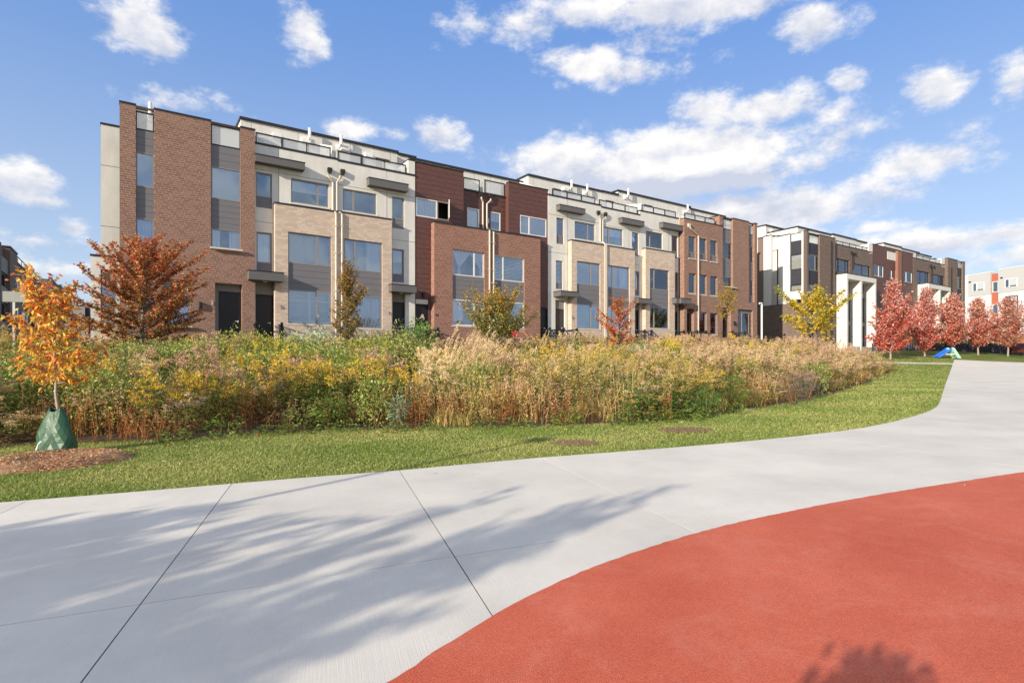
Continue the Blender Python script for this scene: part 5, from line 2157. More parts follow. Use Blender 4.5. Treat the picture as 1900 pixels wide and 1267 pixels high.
# ------------------------------------------------------------------ shaded row across the side street, at the left edge
def left_row():
    # long front faces +u; stands on the plane u = UL
    zb_dist = 52.0
    p = at(28, zb_dist)
    UL = uw(p)[0]
    ROT = ANG + math.pi / 2          # local x runs away from the viewer along the street
    zb = float(zg(p.x, p.y)) - .3

    def q_at(x):
        """distance along the street front seen in column x"""
        t = (x - CX) / F
        return UL * (DX - t * DY) / (t * NY - NX)

    def zc(x, y):
        Yv = NY * q_at(x) + DY * UL
        return CAMZ + (HY - y) * Yv / F
    GL = 'shaded townhouses across the side street'

    def start(name, label, q):
        o = empty(name, Vector((NX * q + DX * UL, NY * q + DY * UL, zb)), ROT)
        tag(o, label, 'townhouse', GL)
        return o

    def bx(name, mat, root, q0, q1, o0, o1, z0, z1, Q, parent=None):
        """o = distance out from the front, towards the street"""
        m = MB()
        m.box(q0 - Q, q1 - Q, -o1, -o0, z0 - zb, z1 - zb)
        return m.build(name, mat, parent or root)

    def win(root, Q, x0, x1, y0, y1, xr, o=0.0, mat=None, shade=True):
        q0, q1, z0, z1 = q_at(x0), q_at(x1), zc(xr, y1), zc(xr, y0)
        f = .07
        m = MB()
        for a, b, c, d in ((q0, q0 + f, z0, z1), (q1 - f, q1, z0, z1), (q0 + f, q1 - f, z0, z0 + f), (q0 + f, q1 - f, z1 - f, z1)):
            m.box(a - Q, b - Q, -o - .07, -o + .02, c - zb, d - zb)
        w = m.build('window', mat or M['frame'], root)
        for nm, mt, oo in (('pane', M['glass'], .03), ('backing', M['blind'] if shade else M['interior'], .008)):
            m = MB()
            m.box(q0 + f - Q, q1 - f - Q, -o - oo - .004, -o - oo, z0 + f - zb, z1 - f - zb)
            m.build(nm, mt, w)
    # near house: brick piers with grey bays
    qs = [q_at(v) for v in (-130, -2.0, 14.5, 28, 85)]
    Q = qs[0]
    r = start('shaded_townhouse', 'shaded dark brick townhouse at left edge behind the grey sign', Q)
    bx('building_core', M['brick_brown'], r, qs[0], qs[3], -9, -.3, zb, zc(14.5, 461), Q)
    bx('brick_pier', M['brick_brown'], r, qs[0], qs[1], -.3, .15, zb, zc(0, 452), Q)
    bx('brick_pier', M['brick_brown'], r, qs[2], qs[3], -.3, .15, zb, zc(14.5, 459), Q)
    bx('coping', M['coping'], r, qs[2] - .1, qs[3] + .1, -.4, .2, zc(14.5, 459) + .003, zc(14.5, 459) + .12, Q)
    xm = 7
    bx('bay_panel', M['panel_grey'], r, qs[1] + .005, qs[2] - .005, -.295, 0, zc(xm, 505), zc(xm, 478), Q)
    bx('bay_panel', M['panel_grey'], r, qs[1] + .005, qs[2] - .005, -.295, 0, zc(xm, 560), zc(xm, 532), Q)
    bx('bay_panel', M['panel_grey'], r, qs[1] + .005, qs[2] - .005, -.295, 0, zc(xm, 615), zc(xm, 598), Q)
    win(r, Q, 0, 14, 505.5, 531, xm, -.2)
    win(r, Q, 0, 14, 560.5, 597, xm, -.2)
    bx('garage_door', M['door_taupe'], r, qs[0], qs[2], -.28, -.1, zb, zc(xm, 618), Q)
    # far house with rail and downpipe
    Q2 = q_at(28.3)
    qe = q_at(100)
    r = start('shaded_townhouse', 'shaded dark brick townhouse with rooftop rail, behind the orange sapling', Q2)
    zt = zc(28, 484.5)
    bx('brick_wall', M['brick_brown'], r, Q2, qe, -9, 0, zb, zt, Q2)
    bx('coping', M['coping'], r, Q2, qe, -.3, .05, zt + .003, zt + .09, Q2)
    m = MB()
    n = 14
    for k in range(n + 1):
        q = Q2 + .2 + (qe - Q2 - .4) * k / n
        m.box(q - .03 - Q2, q + .03 - Q2, .10, .16, zt + .09 - zb, zt + .75 - zb)
    m.box(.2, qe - Q2 - .2, .10, .16, zt + .72 - zb, zt + .80 - zb)
    m.build('roof_railing', M['frame'], r)
    for a, b, y0, y1, xr in ((28.7, 34, 516, 541, 29), (38, 46.5, 524, 544, 38), (47, 51, 527, 547, 47), (64, 72, 540, 556, 64), (77, 84, 546, 562, 77)):
        win(r, Q2, a, b, y0, y1, xr, .02)
        win(r, Q2, a, b, y0 + 52, y1 + 52, xr, .02)
    for xq in (56, 59.5):
        m = MB()
        q = q_at(xq) - Q2
        m.tube([(q, -.08, zc(xq, 512) - zb), (q, -.08, 0)], .09, 6)
        m.box(q - .25, q + .25, -.3, 0, zc(xq, 516) - zb, zc(xq, 510) - zb)
        m.build('downpipe', M['pipe_dark'], r)
    bx('end_tower', M['brick_brown'], r, q_at(92), q_at(107), -9, .3, zb, zc(92, 519.5), Q2)
    bx('tower_coping', M['coping'], r, q_at(92), q_at(107), -1, .35, zc(92, 519.5) + .003, zc(92, 519.5) + .1, Q2)
    bx('end_pier', M['coping'], r, q_at(107.2), q_at(114), -9, .35, zb, zc(108, 529), Q2)
    win(r, Q2, 101, 106, 541, 551, 101, .32)
    # distant pale row closing the street
    p = at(140, 96)
    r = empty('distant_townhouse', (p.x, p.y, p.z - 3), ANG)
    tag(r, 'distant pale brick townhouse closing the side street at left', 'townhouse')
    s = F / p.y
    hz = lambda y: CAMZ + (HY - y) / s - (p.z - 3)

    def b2(name, mat, x0, x1, y0, y1, d0, d1, parent=None):
        m = MB()
        m.box((x0 - 140) / s, (x1 - 140) / s, d0, d1, hz(y1), hz(y0))
        return m.build(name, mat, parent or r)
    tanb = mat_rough('distant_brick', (.40, .35, .31), .9, .1, 8)
    b2('brick_wall', tanb, 112, 154, 567, 720, 0, 8)
    b2('coping', M['coping'], 112, 154, 566, 567, -.1, 8)
    b2('penthouse', M['stucco_white'], 113, 139, 553.5, 566, 2.2, 8)
    b2('dark_bay', M['charcoal'], 154.2, 160, 569, 720, .6, 8)
    b2('far_wing', tanb, 160.2, 176, 572, 720, 2.5, 9)
    b2('far_penthouse', M['stucco_white'], 143, 166, 559, 571.8, 5.5, 9)
    b2('brick_wing', M['brick_brown'], 162, 172, 582, 720, 1.2, 2.4)
    for x0, x1, y0, y1 in ((118, 126, 583, 600), (133, 141, 583, 600), (118, 126, 615, 632), (133, 141, 615, 632)):
        f = b2('window', M['frame_black'], x0, x1, y0, y1, -.08, -.002)
        b2('pane', M['glass'], x0 + .8, x1 - .8, y0 + 1, y1 - 1, -.09, -.082, f)


left_row()

# ================================================================== VEGETATION
def unit(v):
    return v / np.maximum(np.linalg.norm(v, axis=1, keepdims=True), 1e-9)


class Veg:
    """gathers many small leaf and stem quads"""

    def __init__(s):
        s.V, s.C = [], []

    def quads(s, a, b, c, d, col):
        s.V.append(np.stack([a, b, c, d], 1))
        s.C.append(np.broadcast_to(np.asarray(col, float), (len(a), 3)).copy())

    def leaves(s, P, ax, L, W, col, droop=0.25):
        n = len(P)
        ax = unit(ax)
        rv = rng.normal(size=(n, 3))
        side = unit(np.cross(ax, rv))
        up = np.cross(side, ax)
        L = np.broadcast_to(L, (n,))[:, None]
        W = np.broadcast_to(W, (n,))[:, None]
        mid = P + ax * L * .45 + up * L * .08
        tip = P + ax * L - np.array([0, 0, 1.0]) * L * droop * rng.random((n, 1))
        s.quads(P, mid + side * W * .5, tip, mid - side * W * .5, col)

    def stems(s, A, B, w, col):
        n = len(A)
        d = unit(B - A)
        side = unit(np.cross(d, rng.normal(size=(n, 3))))
        w = np.broadcast_to(w, (n,))[:, None]
        s.quads(A - side * w, A + side * w, B + side * w * .55, B - side * w * .55, col)

    def arrays(s):
        V = np.concatenate(s.V)
        return V, np.concatenate(s.C)

    def mesh(s, name):
        V, C = s.arrays()
        n = len(V)
        return np_mesh(name, V.reshape(-1, 3), np.arange(n * 4).reshape(n, 4), C)


def vary(col, n, amt=.18):
    c = np.asarray(col, float)[None, :] * (1 + rng.normal(0, amt, (n, 1))) * (1 + rng.normal(0, amt * .35, (n, 3)))
    return np.clip(c, .004, .9)


GREEN, GREEN2, OLIVE, YGREEN = (.12, .165, .035), (.19, .235, .055), (.22, .215, .055), (.32, .34, .06)
GOLD, GOLD2, AMBER = (.56, .40, .055), (.42, .32, .11), (.42, .24, .06)
BEIGE, CREAM, PINKB = (.50, .37, .22), (.60, .48, .29), (.45, .30, .20)
BROWN, RUST, STRAW = (.20, .115, .05), (.30, .13, .045), (.52, .38, .16)


def p_goldenrod(bloom='gold', h=1.25, ns=9, q=1.0, leafc=GREEN):
    g = Veg()
    for _ in range(ns):
        b = np.append(rng.normal(0, .13, 2), 0)
        hh = h * rng.uniform(.78, 1.12)
        lean = np.append(rng.normal(0, .13, 2) + b[:2] * .9, 1.0)
        T = np.linspace(0, 1, 7)
        pts = b + lean * (T[:, None] * hh) + np.stack([T ** 2 * rng.normal(0, .10), T ** 2 * rng.normal(0, .10), 0 * T], 1)
        g.stems(pts[:-1], pts[1:], .0055, vary((.13, .12, .04), 6))
        m = int(34 * q)
        t = rng.uniform(.04, .88, m)
        P = np.stack([np.interp(t, T, pts[:, k]) for k in range(3)], 1)
        a = rng.uniform(0, 2 * np.pi, m)
        ax = np.stack([np.cos(a), np.sin(a), rng.uniform(-.3, .7, m)], 1)
        c = vary(leafc, m)
        low = t < .42
        c[low] = vary(BROWN, low.sum(), .3)
        g.leaves(P, ax, rng.uniform(.07, .15, m), rng.uniform(.016, .032, m), c, .5)
        # plume
        k = int(11 * q) + 2
        top = pts[-1]
        for j in range(k):
            t0 = rng.uniform(.80, 1.0)
            o = np.array([np.interp(t0, T, pts[:, i]) for i in range(3)])
            a = rng.uniform(0, 2 * np.pi)
            ln = rng.uniform(.06, .17) * (1.25 - .6 * (t0 - .8) / .2)
            tt = np.linspace(.1, 1, int(10 * q) + 3)
            arc = o + np.stack([np.cos(a) * tt * ln, np.sin(a) * tt * ln, tt * ln * .75 - tt ** 2 * ln * .55], 1)
            n = len(arc)
            col = {'gold': GOLD, 'amber': GOLD2, 'beige': BEIGE, 'cream': CREAM, 'pink': PINKB}[bloom]
            c = vary(col, n, .22)
            P = arc + rng.normal(0, .008, (n, 3))
            g.leaves(P, rng.normal(size=(n, 3)) + [0, 0, .9], rng.uniform(.016, .034, n), rng.uniform(.014, .028, n), c, 0)
            if bloom in ('beige', 'cream', 'pink'):
                P = arc + rng.normal(0, .016, (n, 3))
                g.leaves(P, rng.normal(size=(n, 3)) + [0, 0, .5], rng.uniform(.016, .036, n), rng.uniform(.010, .020, n), vary(col, n, .25), 0)
    return g


def p_dry(h=1.2, ns=26, q=1.0, col=RUST):
    g = Veg()
    for _ in range(ns):
        b = np.append(rng.normal(0, .20, 2), 0)
        hh = h * rng.uniform(.55, 1.1)
        lean = np.append(rng.normal(0, .10, 2), 1.0)
        T = np.linspace(0, 1, 5)
        pts = b + lean * (T[:, None] * hh) + np.stack([T ** 2 * rng.normal(0, .09), T ** 2 * rng.normal(0, .09), 0 * T], 1)
        g.stems(pts[:-1], pts[1:], .0045, vary(col, 4, .25))
        m = int(20 * q)
        t = rng.uniform(.1, 1.0, m)
        P = np.stack([np.interp(t, T, pts[:, k]) for k in range(3)], 1)
        a = rng.uniform(0, 2 * np.pi, m)
        ax = np.stack([np.cos(a), np.sin(a), rng.uniform(-.6, 1.2, m)], 1)
        c = vary(col, m, .3)
        hi = t > .72
        c[hi] = vary(BEIGE if rng.random() < .6 else STRAW, hi.sum(), .2)
        g.leaves(P, ax, rng.uniform(.03, .085, m), rng.uniform(.008, .022, m), c, .6)
    return g


def p_grass(h=1.5, nb=110, plumes=7, q=1.0, lean=(.25, .12), col=YGREEN):
    g = Veg()
    nb = int(nb * q)
    b = np.concatenate([rng.normal(0, .13, (nb, 2)), np.zeros((nb, 1))], 1)
    a = rng.uniform(0, 2 * np.pi, nb)
    out = np.stack([np.cos(a), np.sin(a), 0 * a], 1)
    hh = h * rng.uniform(.45, .85, nb)[:, None]
    sp = rng.uniform(.10, .55, nb)[:, None] * h
    L = np.array([lean[0], lean[1], 0])
    pr = b
    cols = vary(col, nb, .25)
    mx = rng.random(nb) < .35
    cols[mx] = vary(STRAW, mx.sum(), .2)
    side = unit(np.cross(out, np.array([0, 0, 1.0])) + rng.normal(0, .3, (nb, 3)))
    w = .008
    for i, t in enumerate((.35, .65, .85, 1.0)):
        nx_ = b + out * sp * t ** 2 + L * h * t ** 2 * .5 + np.array([0, 0, 1.0]) * hh * (t - .38 * t ** 3 * rng.uniform(.5, 1.3, (nb, 1)))
        w2 = w * (1 - .25 * i)
        g.quads(pr - side * w2, pr + side * w2, nx_ + side * w2 * .7, nx_ - side * w2 * .7, cols)
        pr = nx_
    for _ in range(plumes):
        b0 = np.append(rng.normal(0, .10, 2), 0)
        dirv = np.array([lean[0] + rng.normal(0, .13), lean[1] + rng.normal(0, .13), 1.0])
        hh0 = h * rng.uniform(.8, 1.12)
        p0, p1 = b0, b0 + dirv * hh0 * .76
        p2 = p1 + (dirv + np.array([lean[0] * .9, lean[1] * .9, 0])) * hh0 * .24
        g.stems(np.array([p0, p1]), np.array([p1, p2]), .005, vary(STRAW, 2))
        m = int(80 * q)
        t = rng.random(m)
        P = p1 + (p2 - p1) * t[:, None] + rng.normal(0, .010, (m, 3))
        ax = (p2 - p1) / np.linalg.norm(p2 - p1) + rng.normal(0, .28, (m, 3))
        g.leaves(P, ax, rng.uniform(.04, .09, m) * (1.15 - t * .5), rng.uniform(.006, .013, m), vary(CREAM if rng.random() < .7 else PINKB, m, .18), .4)
    return g


def p_shrub(rx=.6, h=1.2, n=1500, col=GREEN2, L=(.05, .09), Wr=.5, col2=None, f2=.2, stems=9):
    g = Veg()
    u = rng.normal(size=(n, 3))
    u = unit(u) * (rng.random((n, 1)) ** .45)
    lob = 1 + .22 * np.sin(u[:, 0:1] * 5 + rng.uniform(0, 6)) * np.cos(u[:, 1:2] * 4 + rng.uniform(0, 6)) + .15 * np.sin(u[:, 2:3] * 6)
    u = u * lob
    P = u * np.array([rx, rx, h * .52]) + np.array([0, 0, h * .52])
    P[:, 2] = np.abs(P[:, 2])
    ax = unit(u + np.array([0, 0, .15])) + rng.normal(0, .7, (n, 3))
    ll = rng.uniform(L[0], L[1], n)
    c = vary(col, n, .25)
    if col2 is not None:
        k = rng.random(n) < f2
        c[k] = vary(col2, k.sum(), .2)
    g.leaves(P, ax, ll, ll * Wr * rng.uniform(.8, 1.2, n), c, .4)
    a = rng.uniform(0, 2 * np.pi, stems)
    B = np.stack([np.cos(a) * rx * .6, np.sin(a) * rx * .6, np.full(stems, h * .8)], 1)
    g.stems(np.zeros((stems, 3)) + rng.normal(0, .04, (stems, 3)) * [1, 1, 0], B, .008, vary(BROWN, stems))
    return g


def p_feather(rx=.8, h=1.3, n=420, q=1.0, col=(.23, .27, .045)):
    g = Veg()
    for _ in range(int(n * q)):
        a, r = rng.uniform(0, 2 * np.pi), rng.random() ** .6
        d = np.array([np.cos(a) * rx * r, np.sin(a) * rx * r, h * (1 - .42 * r * r) * rng.uniform(.75, 1.05)])
        s0, s1 = d * rng.uniform(.45, .7), d
        m = 9
        t = np.linspace(0, 1, m)
        P = s0 + (s1 - s0) * t[:, None]
        ax = unit(np.repeat((s1 - s0)[None], m, 0)) + rng.normal(0, .55, (m, 3))
        g.leaves(P, ax, rng.uniform(.05, .10, m), rng.uniform(.005, .010, m), vary(col, m, .25), .3)
    return g


def p_weed(r=.28, h=.3, n=150, col=GREEN):
    g = Veg()
    a = rng.uniform(0, 2 * np.pi, n)
    rr = r * rng.random(n) ** .6
    P = np.stack([np.cos(a) * rr, np.sin(a) * rr, h * rng.random(n) * (1 - .5 * rr / r)], 1)
    ax = np.stack([np.cos(a), np.sin(a), rng.uniform(-.1, .9, n)], 1)
    g.leaves(P, ax, rng.uniform(.05, .11, n), rng.uniform(.014, .032, n), vary(col, n, .25), .5)
    return g


def variants(fn, n, *a, **k):
    return [fn(*a, **k) for _ in range(n)]


def build_meadow():
    K = {
        'gold': (variants(p_goldenrod, 6, 'gold'), 'goldenrod', 'goldenrod clump with bright yellow plumes in the meadow bed', 'yellow goldenrod clumps'),
        'amber': (variants(p_goldenrod, 5, 'amber', leafc=OLIVE), 'goldenrod', 'goldenrod clump with fading amber plumes in the meadow bed', 'fading goldenrod clumps'),
        'beige': (variants(p_goldenrod, 6, 'beige', leafc=OLIVE), 'seeding_goldenrod', 'goldenrod gone to fluffy beige seed in the meadow bed', 'beige seeding goldenrods'),
        'cream': (variants(p_goldenrod, 4, 'cream', leafc=STRAW), 'seeding_goldenrod', 'dried plant with cream seed tufts over straw stems', 'cream seeding plants'),
        'pink': (variants(p_goldenrod, 3, 'pink', leafc=GREEN), 'aster', 'aster with pinkish brown seed heads in the meadow bed', 'pinkish seeding asters'),
        'rust': (variants(p_dry, 6, 1.15, 30, col=RUST), 'dry_plant', 'stand of rusty dry stems in the meadow bed', 'rusty dry stems'),
        'brown': (variants(p_dry, 3, 1.1, 28, col=BROWN), 'dry_plant', 'stand of dark brown dry stems in the meadow bed', 'brown dry stems'),
        'straw': (variants(p_dry, 3, 1.2, 28, col=STRAW), 'dry_plant', 'stand of straw coloured dry stems in the meadow bed', 'straw coloured stems'),
        'grass': (variants(p_grass, 3), 'plume_grass', 'plume grass leaning right with cream feathery heads', 'leaning plume grasses'),
        'tuft': (variants(p_grass, 5, .95, 130, 0, col=(.33, .30, .09)), 'grass_tuft', 'arching yellow green grass tuft in the meadow bed', 'meadow grass tufts'),
        'leafy': (variants(p_shrub, 6, .62, 1.3, 1300, GREEN2, col2=(.36, .36, .12), f2=.28), 'leafy_shrub', 'leafy light green shrub near the house doors', 'leafy green shrubs'),
        'dark': (variants(p_shrub, 2, .5, 1.0, 1000, GREEN, (.05, .10), .35), 'leafy_shrub', 'dark green narrow leaved bush in the meadow bed', 'dark green bushes'),
        'weed': (variants(p_weed, 4), 'weed', 'low green weed clump along the lawn edge', 'low weeds along the lawn edge'),
    }
    meshes = {}
    for k, (vs, nm, lab, grp) in K.items():
        meshes[k] = []
        for g in vs:
            me = g.mesh(nm)
            me.materials.append(M['meadow'])
            meshes[k].append(me)

    MARKS = ((60, 'in the bed left of the orange sapling'), (170, 'in the bed behind the orange sapling'), (300, 'in the bed below the bronze tree'),
             (400, 'in the bed below the big corner window'), (510, 'in the bed below the two dark doors'), (610, 'in the bed below the shuttered window'),
             (700, 'in the bed below the slim tree'), (800, 'in the bed below the glossy shrub'), (880, 'in the bed left of the round tree'), (1010, 'in the bed below the round tree'),
             (1110, 'in the bed left of the scarlet tree'), (1200, 'in the bed below the scarlet tree'), (1300, 'in the bed below the yellow shrub'), (1420, 'in the bed below the brick end block'),
             (1560, 'in the bed below the wide yellow tree'), (9999, 'at the right tip of the bed'))

    def thing_plant(k, p, sc, rz, hs=1.0, label=None, group=None):
        _, nm, lab, grp = K[k]
        o = bpy.data.objects.new(nm, RND.choice(meshes[k]))
        COL.objects.link(o)
        o.location = p
        o.rotation_euler = (0, 0, rz)
        o.scale = (sc, sc, sc * hs)
        col = CX + F * p[0] / p[1]
        if label is None:
            label = lab.replace(' in the meadow bed', '').replace(' near the house doors', '').replace(' over straw stems', '').replace(' along the lawn edge', '')
            label += ' ' + next(t for (c, t) in MARKS if col < c)
        tag(o, label, 'plant' if k not in ('leafy', 'dark') else 'shrub', group or grp)
        return o
    # weights by column of the picture, front / back of the bed
    zones = [
        (-400, 130, dict(beige=3.4, gold=2, amber=3, tuft=2.5, rust=1.5, leafy=1.4), dict(beige=2.4, leafy=3.6, dark=1, rust=1.5, tuft=1, amber=1)),
        (130, 290, dict(rust=6.5, brown=2.5, beige=2.2, leafy=1), dict(leafy=5, pink=2, beige=2, tuft=1, amber=1)),
        (290, 480, dict(gold=2.8, leafy=1.8, dark=1.2, brown=2.5, rust=1.8, beige=1.4, pink=.8, tuft=1), dict(leafy=6.5, gold=2.2, beige=1.6, amber=1.4, rust=.8, straw=.6)),
        (480, 740, dict(gold=4.4, dark=1.2, leafy=1.5, amber=2, pink=1.2, brown=1.8, rust=1, beige=1.4, tuft=1), dict(leafy=5.5, gold=2.2, beige=1.4, tuft=1, amber=1.2, straw=.6)),
        (740, 1000, dict(rust=5.5, straw=3, cream=2.2, amber=1.8, brown=1, tuft=1.5), dict(cream=2.4, amber=2.4, beige=2.4, straw=2, tuft=2, leafy=1.2, grass=.6)),
        (1000, 1160, dict(rust=2.4, straw=2.2, beige=2, tuft=2.8, brown=2, amber=1.4, leafy=.8), dict(beige=3, amber=2, gold=.9, cream=1.4, leafy=2.2, tuft=2)),
        (1160, 1400, dict(tuft=3.2, beige=2.4, brown=2.2, rust=1.6, dark=.9, amber=1.6, leafy=1, gold=.6), dict(beige=3.4, amber=2, gold=.9, pink=1.5, tuft=2.6, leafy=1.6)),
        (1400, 2500, dict(tuft=4, beige=2.6, straw=1.8, rust=1.8, pink=1.2, brown=.8, leafy=.5), dict(beige=3.4, amber=1.4, pink=1.6, straw=1.4, tuft=2.6, leafy=.8)),
    ]
    places = []
    u = BU.min()
    while u < BU.max() - .2:
        wmax = float(bed_w(u))
        w = wmax - .25
        while w > 2.9:
            uu, ww = u + RND.uniform(-.28, .28), w + RND.uniform(-.22, .22)
            if ww < float(bed_w(uu)) - .15:
                p = fw(uu, ww)
                if p.y > 3:
                    x = CX + F * p.x / p.y
                    places.append((p.x, p.y, x, wmax - w, w))
            w -= .52 if wmax - w < 1.6 else .68
        u += .55
    bigs = Veg()
    counts = {}
    cand = []
    for (X, Y, x, df, w) in places:
        if x < -330 or x > 1720:
            continue
        xz = x + RND.gauss(0, 40)
        fr, bk = next((z[2], z[3]) for z in zones if z[0] <= xz < z[1]) if xz < 2500 and xz >= -400 else (zones[0][2], zones[0][3])
        tb = min(1, max(0, (df - 1.2) / 2.5))
        wt = {}
        for k, v in fr.items():
            wt[k] = wt.get(k, 0) + v * (1 - tb)
        for k, v in bk.items():
            wt[k] = wt.get(k, 0) + v * tb
        ks = list(wt)
        k = RND.choices(ks, [wt[i] for i in ks])[0]
        # the plants stand lower towards the right-hand end and at the very edge
        hs = RND.uniform(.62, 1.28)
        if df < .5:
            hs *= RND.uniform(.55, .95)
        if x > 1350:
            hs *= 1.0 - .10 * min(1, (x - 1350) / 300)
        if w < 5:
            hs *= .86
        if 760 < x < 1000 and w < 9:
            hs *= .92
        if x < 330 and w > 6:
            hs *= .9
        cand.append((X, Y, x, df, k, hs))
    cand.sort(key=lambda c: c[1])
    n_th = 0
    stuff = {}
    for (X, Y, x, df, k, hs) in cand:
        p = (X, Y, float(zg(X, Y)))
        rz = RND.uniform(0, 6.28) if k != 'grass' else RND.uniform(-.4, .4)
        limit = {'leafy': 60}.get(k, 22)
        if counts.get(k, 0) < limit and df < 2.6 and -40 < x < 1700:
            thing_plant(k, p, RND.uniform(.9, 1.1), rz, hs)
            counts[k] = counts.get(k, 0) + 1
        else:
            stuff.setdefault(k, []).append((p, rz, hs))
    for k, lst in stuff.items():
        vs = K[k][0]
        arr = [g.arrays() for g in vs]
        Vs, Cs = [], []
        for (p, rz, hs) in lst:
            V, C = arr[RND.randrange(len(arr))]
            if p[1] > 18 and len(V) > 500:
                sel = rng.random(len(V)) < (.62 if p[1] < 26 else .45)
                V, C = V[sel], C[sel]
                grow = 1.18 if p[1] < 26 else 1.38
                cen = V.mean(1, keepdims=True)
                V = cen + (V - cen) * grow
            c, s_ = math.cos(rz), math.sin(rz)
            X = V[:, :, 0] * c - V[:, :, 1] * s_ + p[0]
            Yv = V[:, :, 0] * s_ + V[:, :, 1] * c + p[1]
            Zv = V[:, :, 2] * hs + p[2]
            Vs.append(np.stack([X, Yv, Zv], 2))
            Cs.append(C * RND.uniform(.85, 1.15))
        V = np.concatenate(Vs)
        C = np.concatenate(Cs)
        n = len(V)
        me = np_mesh('meadow_plants', V.reshape(-1, 3), np.arange(4 * n).reshape(n, 4), C)
        o = link_mesh('meadow_plants', me, M['meadow'])
        tag(o, {'gold': 'yellow flowering part of the massed meadow planting', 'amber': 'amber faded part of the massed meadow planting',
                'beige': 'beige seeding part of the massed meadow planting', 'cream': 'cream tufted part of the massed meadow planting',
                'pink': 'pinkish brown part of the massed meadow planting', 'rust': 'rusty dry part of the massed meadow planting',
                'brown': 'dark brown dry part of the massed meadow planting', 'straw': 'straw coloured part of the massed meadow planting',
                'tuft': 'grassy part of the massed meadow planting', 'leafy': 'leafy green part of the massed meadow planting',
                'dark': 'dark green part of the massed meadow planting'}.get(k, 'part of the massed meadow planting'), 'plants', None, 'stuff')

    # ---- plants that stand out one by one
    def solo(nm, lab, cat, g, p, rz=0.0, sc=1.0, hs=1.0, grp=None):
        me = g.mesh(nm)
        me.materials.append(M['meadow'])
        o = bpy.data.objects.new(nm, me)
        COL.objects.link(o)
        o.location = p
        o.rotation_euler = (0, 0, rz)
        o.scale = (sc, sc, sc * hs)
        tag(o, lab, cat, grp)
        return o
    solo('feathery_bush', 'rounded feathery lime green bush below the slim tree', 'bush', p_feather(1.15, 1.65, 900), at(662, 15.5))
    solo('feathery_bush', 'small feathery lime bush under the red leaved tree', 'bush', p_feather(.9, 1.35, 500), at(1115, 23.5))
    solo('feathery_bush', 'feathery yellow green bush right of the red leaved tree', 'bush', p_feather(.8, 1.25, 420), at(1165, 24.5))
    solo('yellow_shrub', 'bright yellow leaved shrub before the brick end block', 'shrub', p_shrub(.75, 1.75, 1500, (.55, .46, .03), (.06, .11), .45), at(1243, 27))
    solo('variegated_shrub', 'white and green variegated shrub below the shuttered window', 'shrub',
         p_shrub(.85, 2.0, 2200, (.36, .43, .27), (.05, .10), .4, (.60, .62, .48), .35), at(587, 19.5))
    solo('variegated_shrub', 'pale variegated shrub beside the black stair railing', 'shrub',
         p_shrub(.6, 1.5, 900, (.40, .44, .30), (.06, .10), .45, (.7, .72, .6), .4), at(1178, 26.5))
    solo('glossy_shrub', 'glossy bright green shrub by the door left of the red brick bay', 'shrub', p_shrub(.62, 2.3, 1500, (.12, .22, .05), (.08, .14), .4, (.30, .36, .12), .2), at(778, 21.5))
    solo('leafy_shrub', 'tall leafy shrub left of the glossy shrub', 'shrub', p_shrub(.9, 2.1, 1700, (.17, .21, .07), (.06, .10), .5, (.34, .33, .14), .3), at(735, 20.5))
    solo('burgundy_shrub', 'dark burgundy shrub at the foot of the grey sign post', 'shrub', p_shrub(.9, 1.6, 1500, (.060, .022, .020), (.06, .10), .5), at(18, 20))
    solo('burgundy_shrub', 'dark red shrub at the right end of the brick block', 'shrub', p_shrub(.9, 1.2, 1200, (.095, .030, .026), (.07, .12), .5), at(1412, 30))
    for x, y_, sc in ((842, 16.2, 1.42), (868, 16.6, 1.3), (822, 17.2, 1.5), (893, 17, 1.15), (835, 15.4, 1.1), (880, 15.8, 1.2), (855, 17.6, 1.35)):
        thing_plant('grass', at(x, y_), sc, RND.uniform(-.2, .2))
    for x, dist, sc in ((405, 18.5, 1.15), (445, 19, 1.2), (480, 18, 1.1), (520, 18.5, 1.25), (555, 18, 1.3), (690, 19, 1.3), (715, 18, 1.2), (755, 18.5, 1.2), (360, 17.5, 1.1), (330, 16.5, 1.0), (300, 18, 1.1), (255, 16, 1.0), (225, 17, 1.1),
                        (430, 16, 1.0), (500, 15.8, 1.0), (540, 15.6, 1.05), (610, 17, 1.25), (640, 18.5, 1.3)):
        thing_plant('leafy', at(x, dist), sc * .95 * RND.uniform(.75, 1.18), RND.uniform(0, 6.28), RND.uniform(.9, 1.15))
    for x, dist in ((1470, 16.2), (1500, 18.0)):
        p = at(x, dist)
        solo('purple_aster', 'aster with dull purple flowers near the right end of the bed', 'plant', p_shrub(.5, .95, 900, (.12, .12, .05), (.03, .05), .5, (.20, .15, .24), .4), p, grp='purple asters')
    for x, y in ((1175, 786), (1150, 790), (1225, 783), (1262, 779), (735, 801), (960, 793), (900, 796), (320, 824), (420, 812), (500, 808), (1290, 776), (1365, 768), (640, 802), (800, 799), (1050, 791), (560, 803)):
        p = G(x, y)
        thing_plant('weed', (p.x, p.y, p.z), RND.uniform(.8, 1.6), RND.uniform(0, 6.28), RND.uniform(.7, 1.4))
    for x, dist, sc in ((1185, 13.4, 1.15), (1232, 13.8, .95), (1305, 13.8, 1.0)):
        solo('leafy_weed', 'fresh green leafy plant at the lawn edge right of the lone shadow', 'plant', p_shrub(.42, .7, 700, (.075, .145, .035), (.06, .11), .3), at(x, dist), 0, sc, grp='fresh green plants at the lawn edge')
    p = G(735, 800)
    solo('thistle', 'grey green thistle standing alone at the bed front', 'plant', p_shrub(.2, .8, 380, (.17, .23, .15), (.07, .13), .22), (p.x, p.y + .25, p.z))


build_meadow()


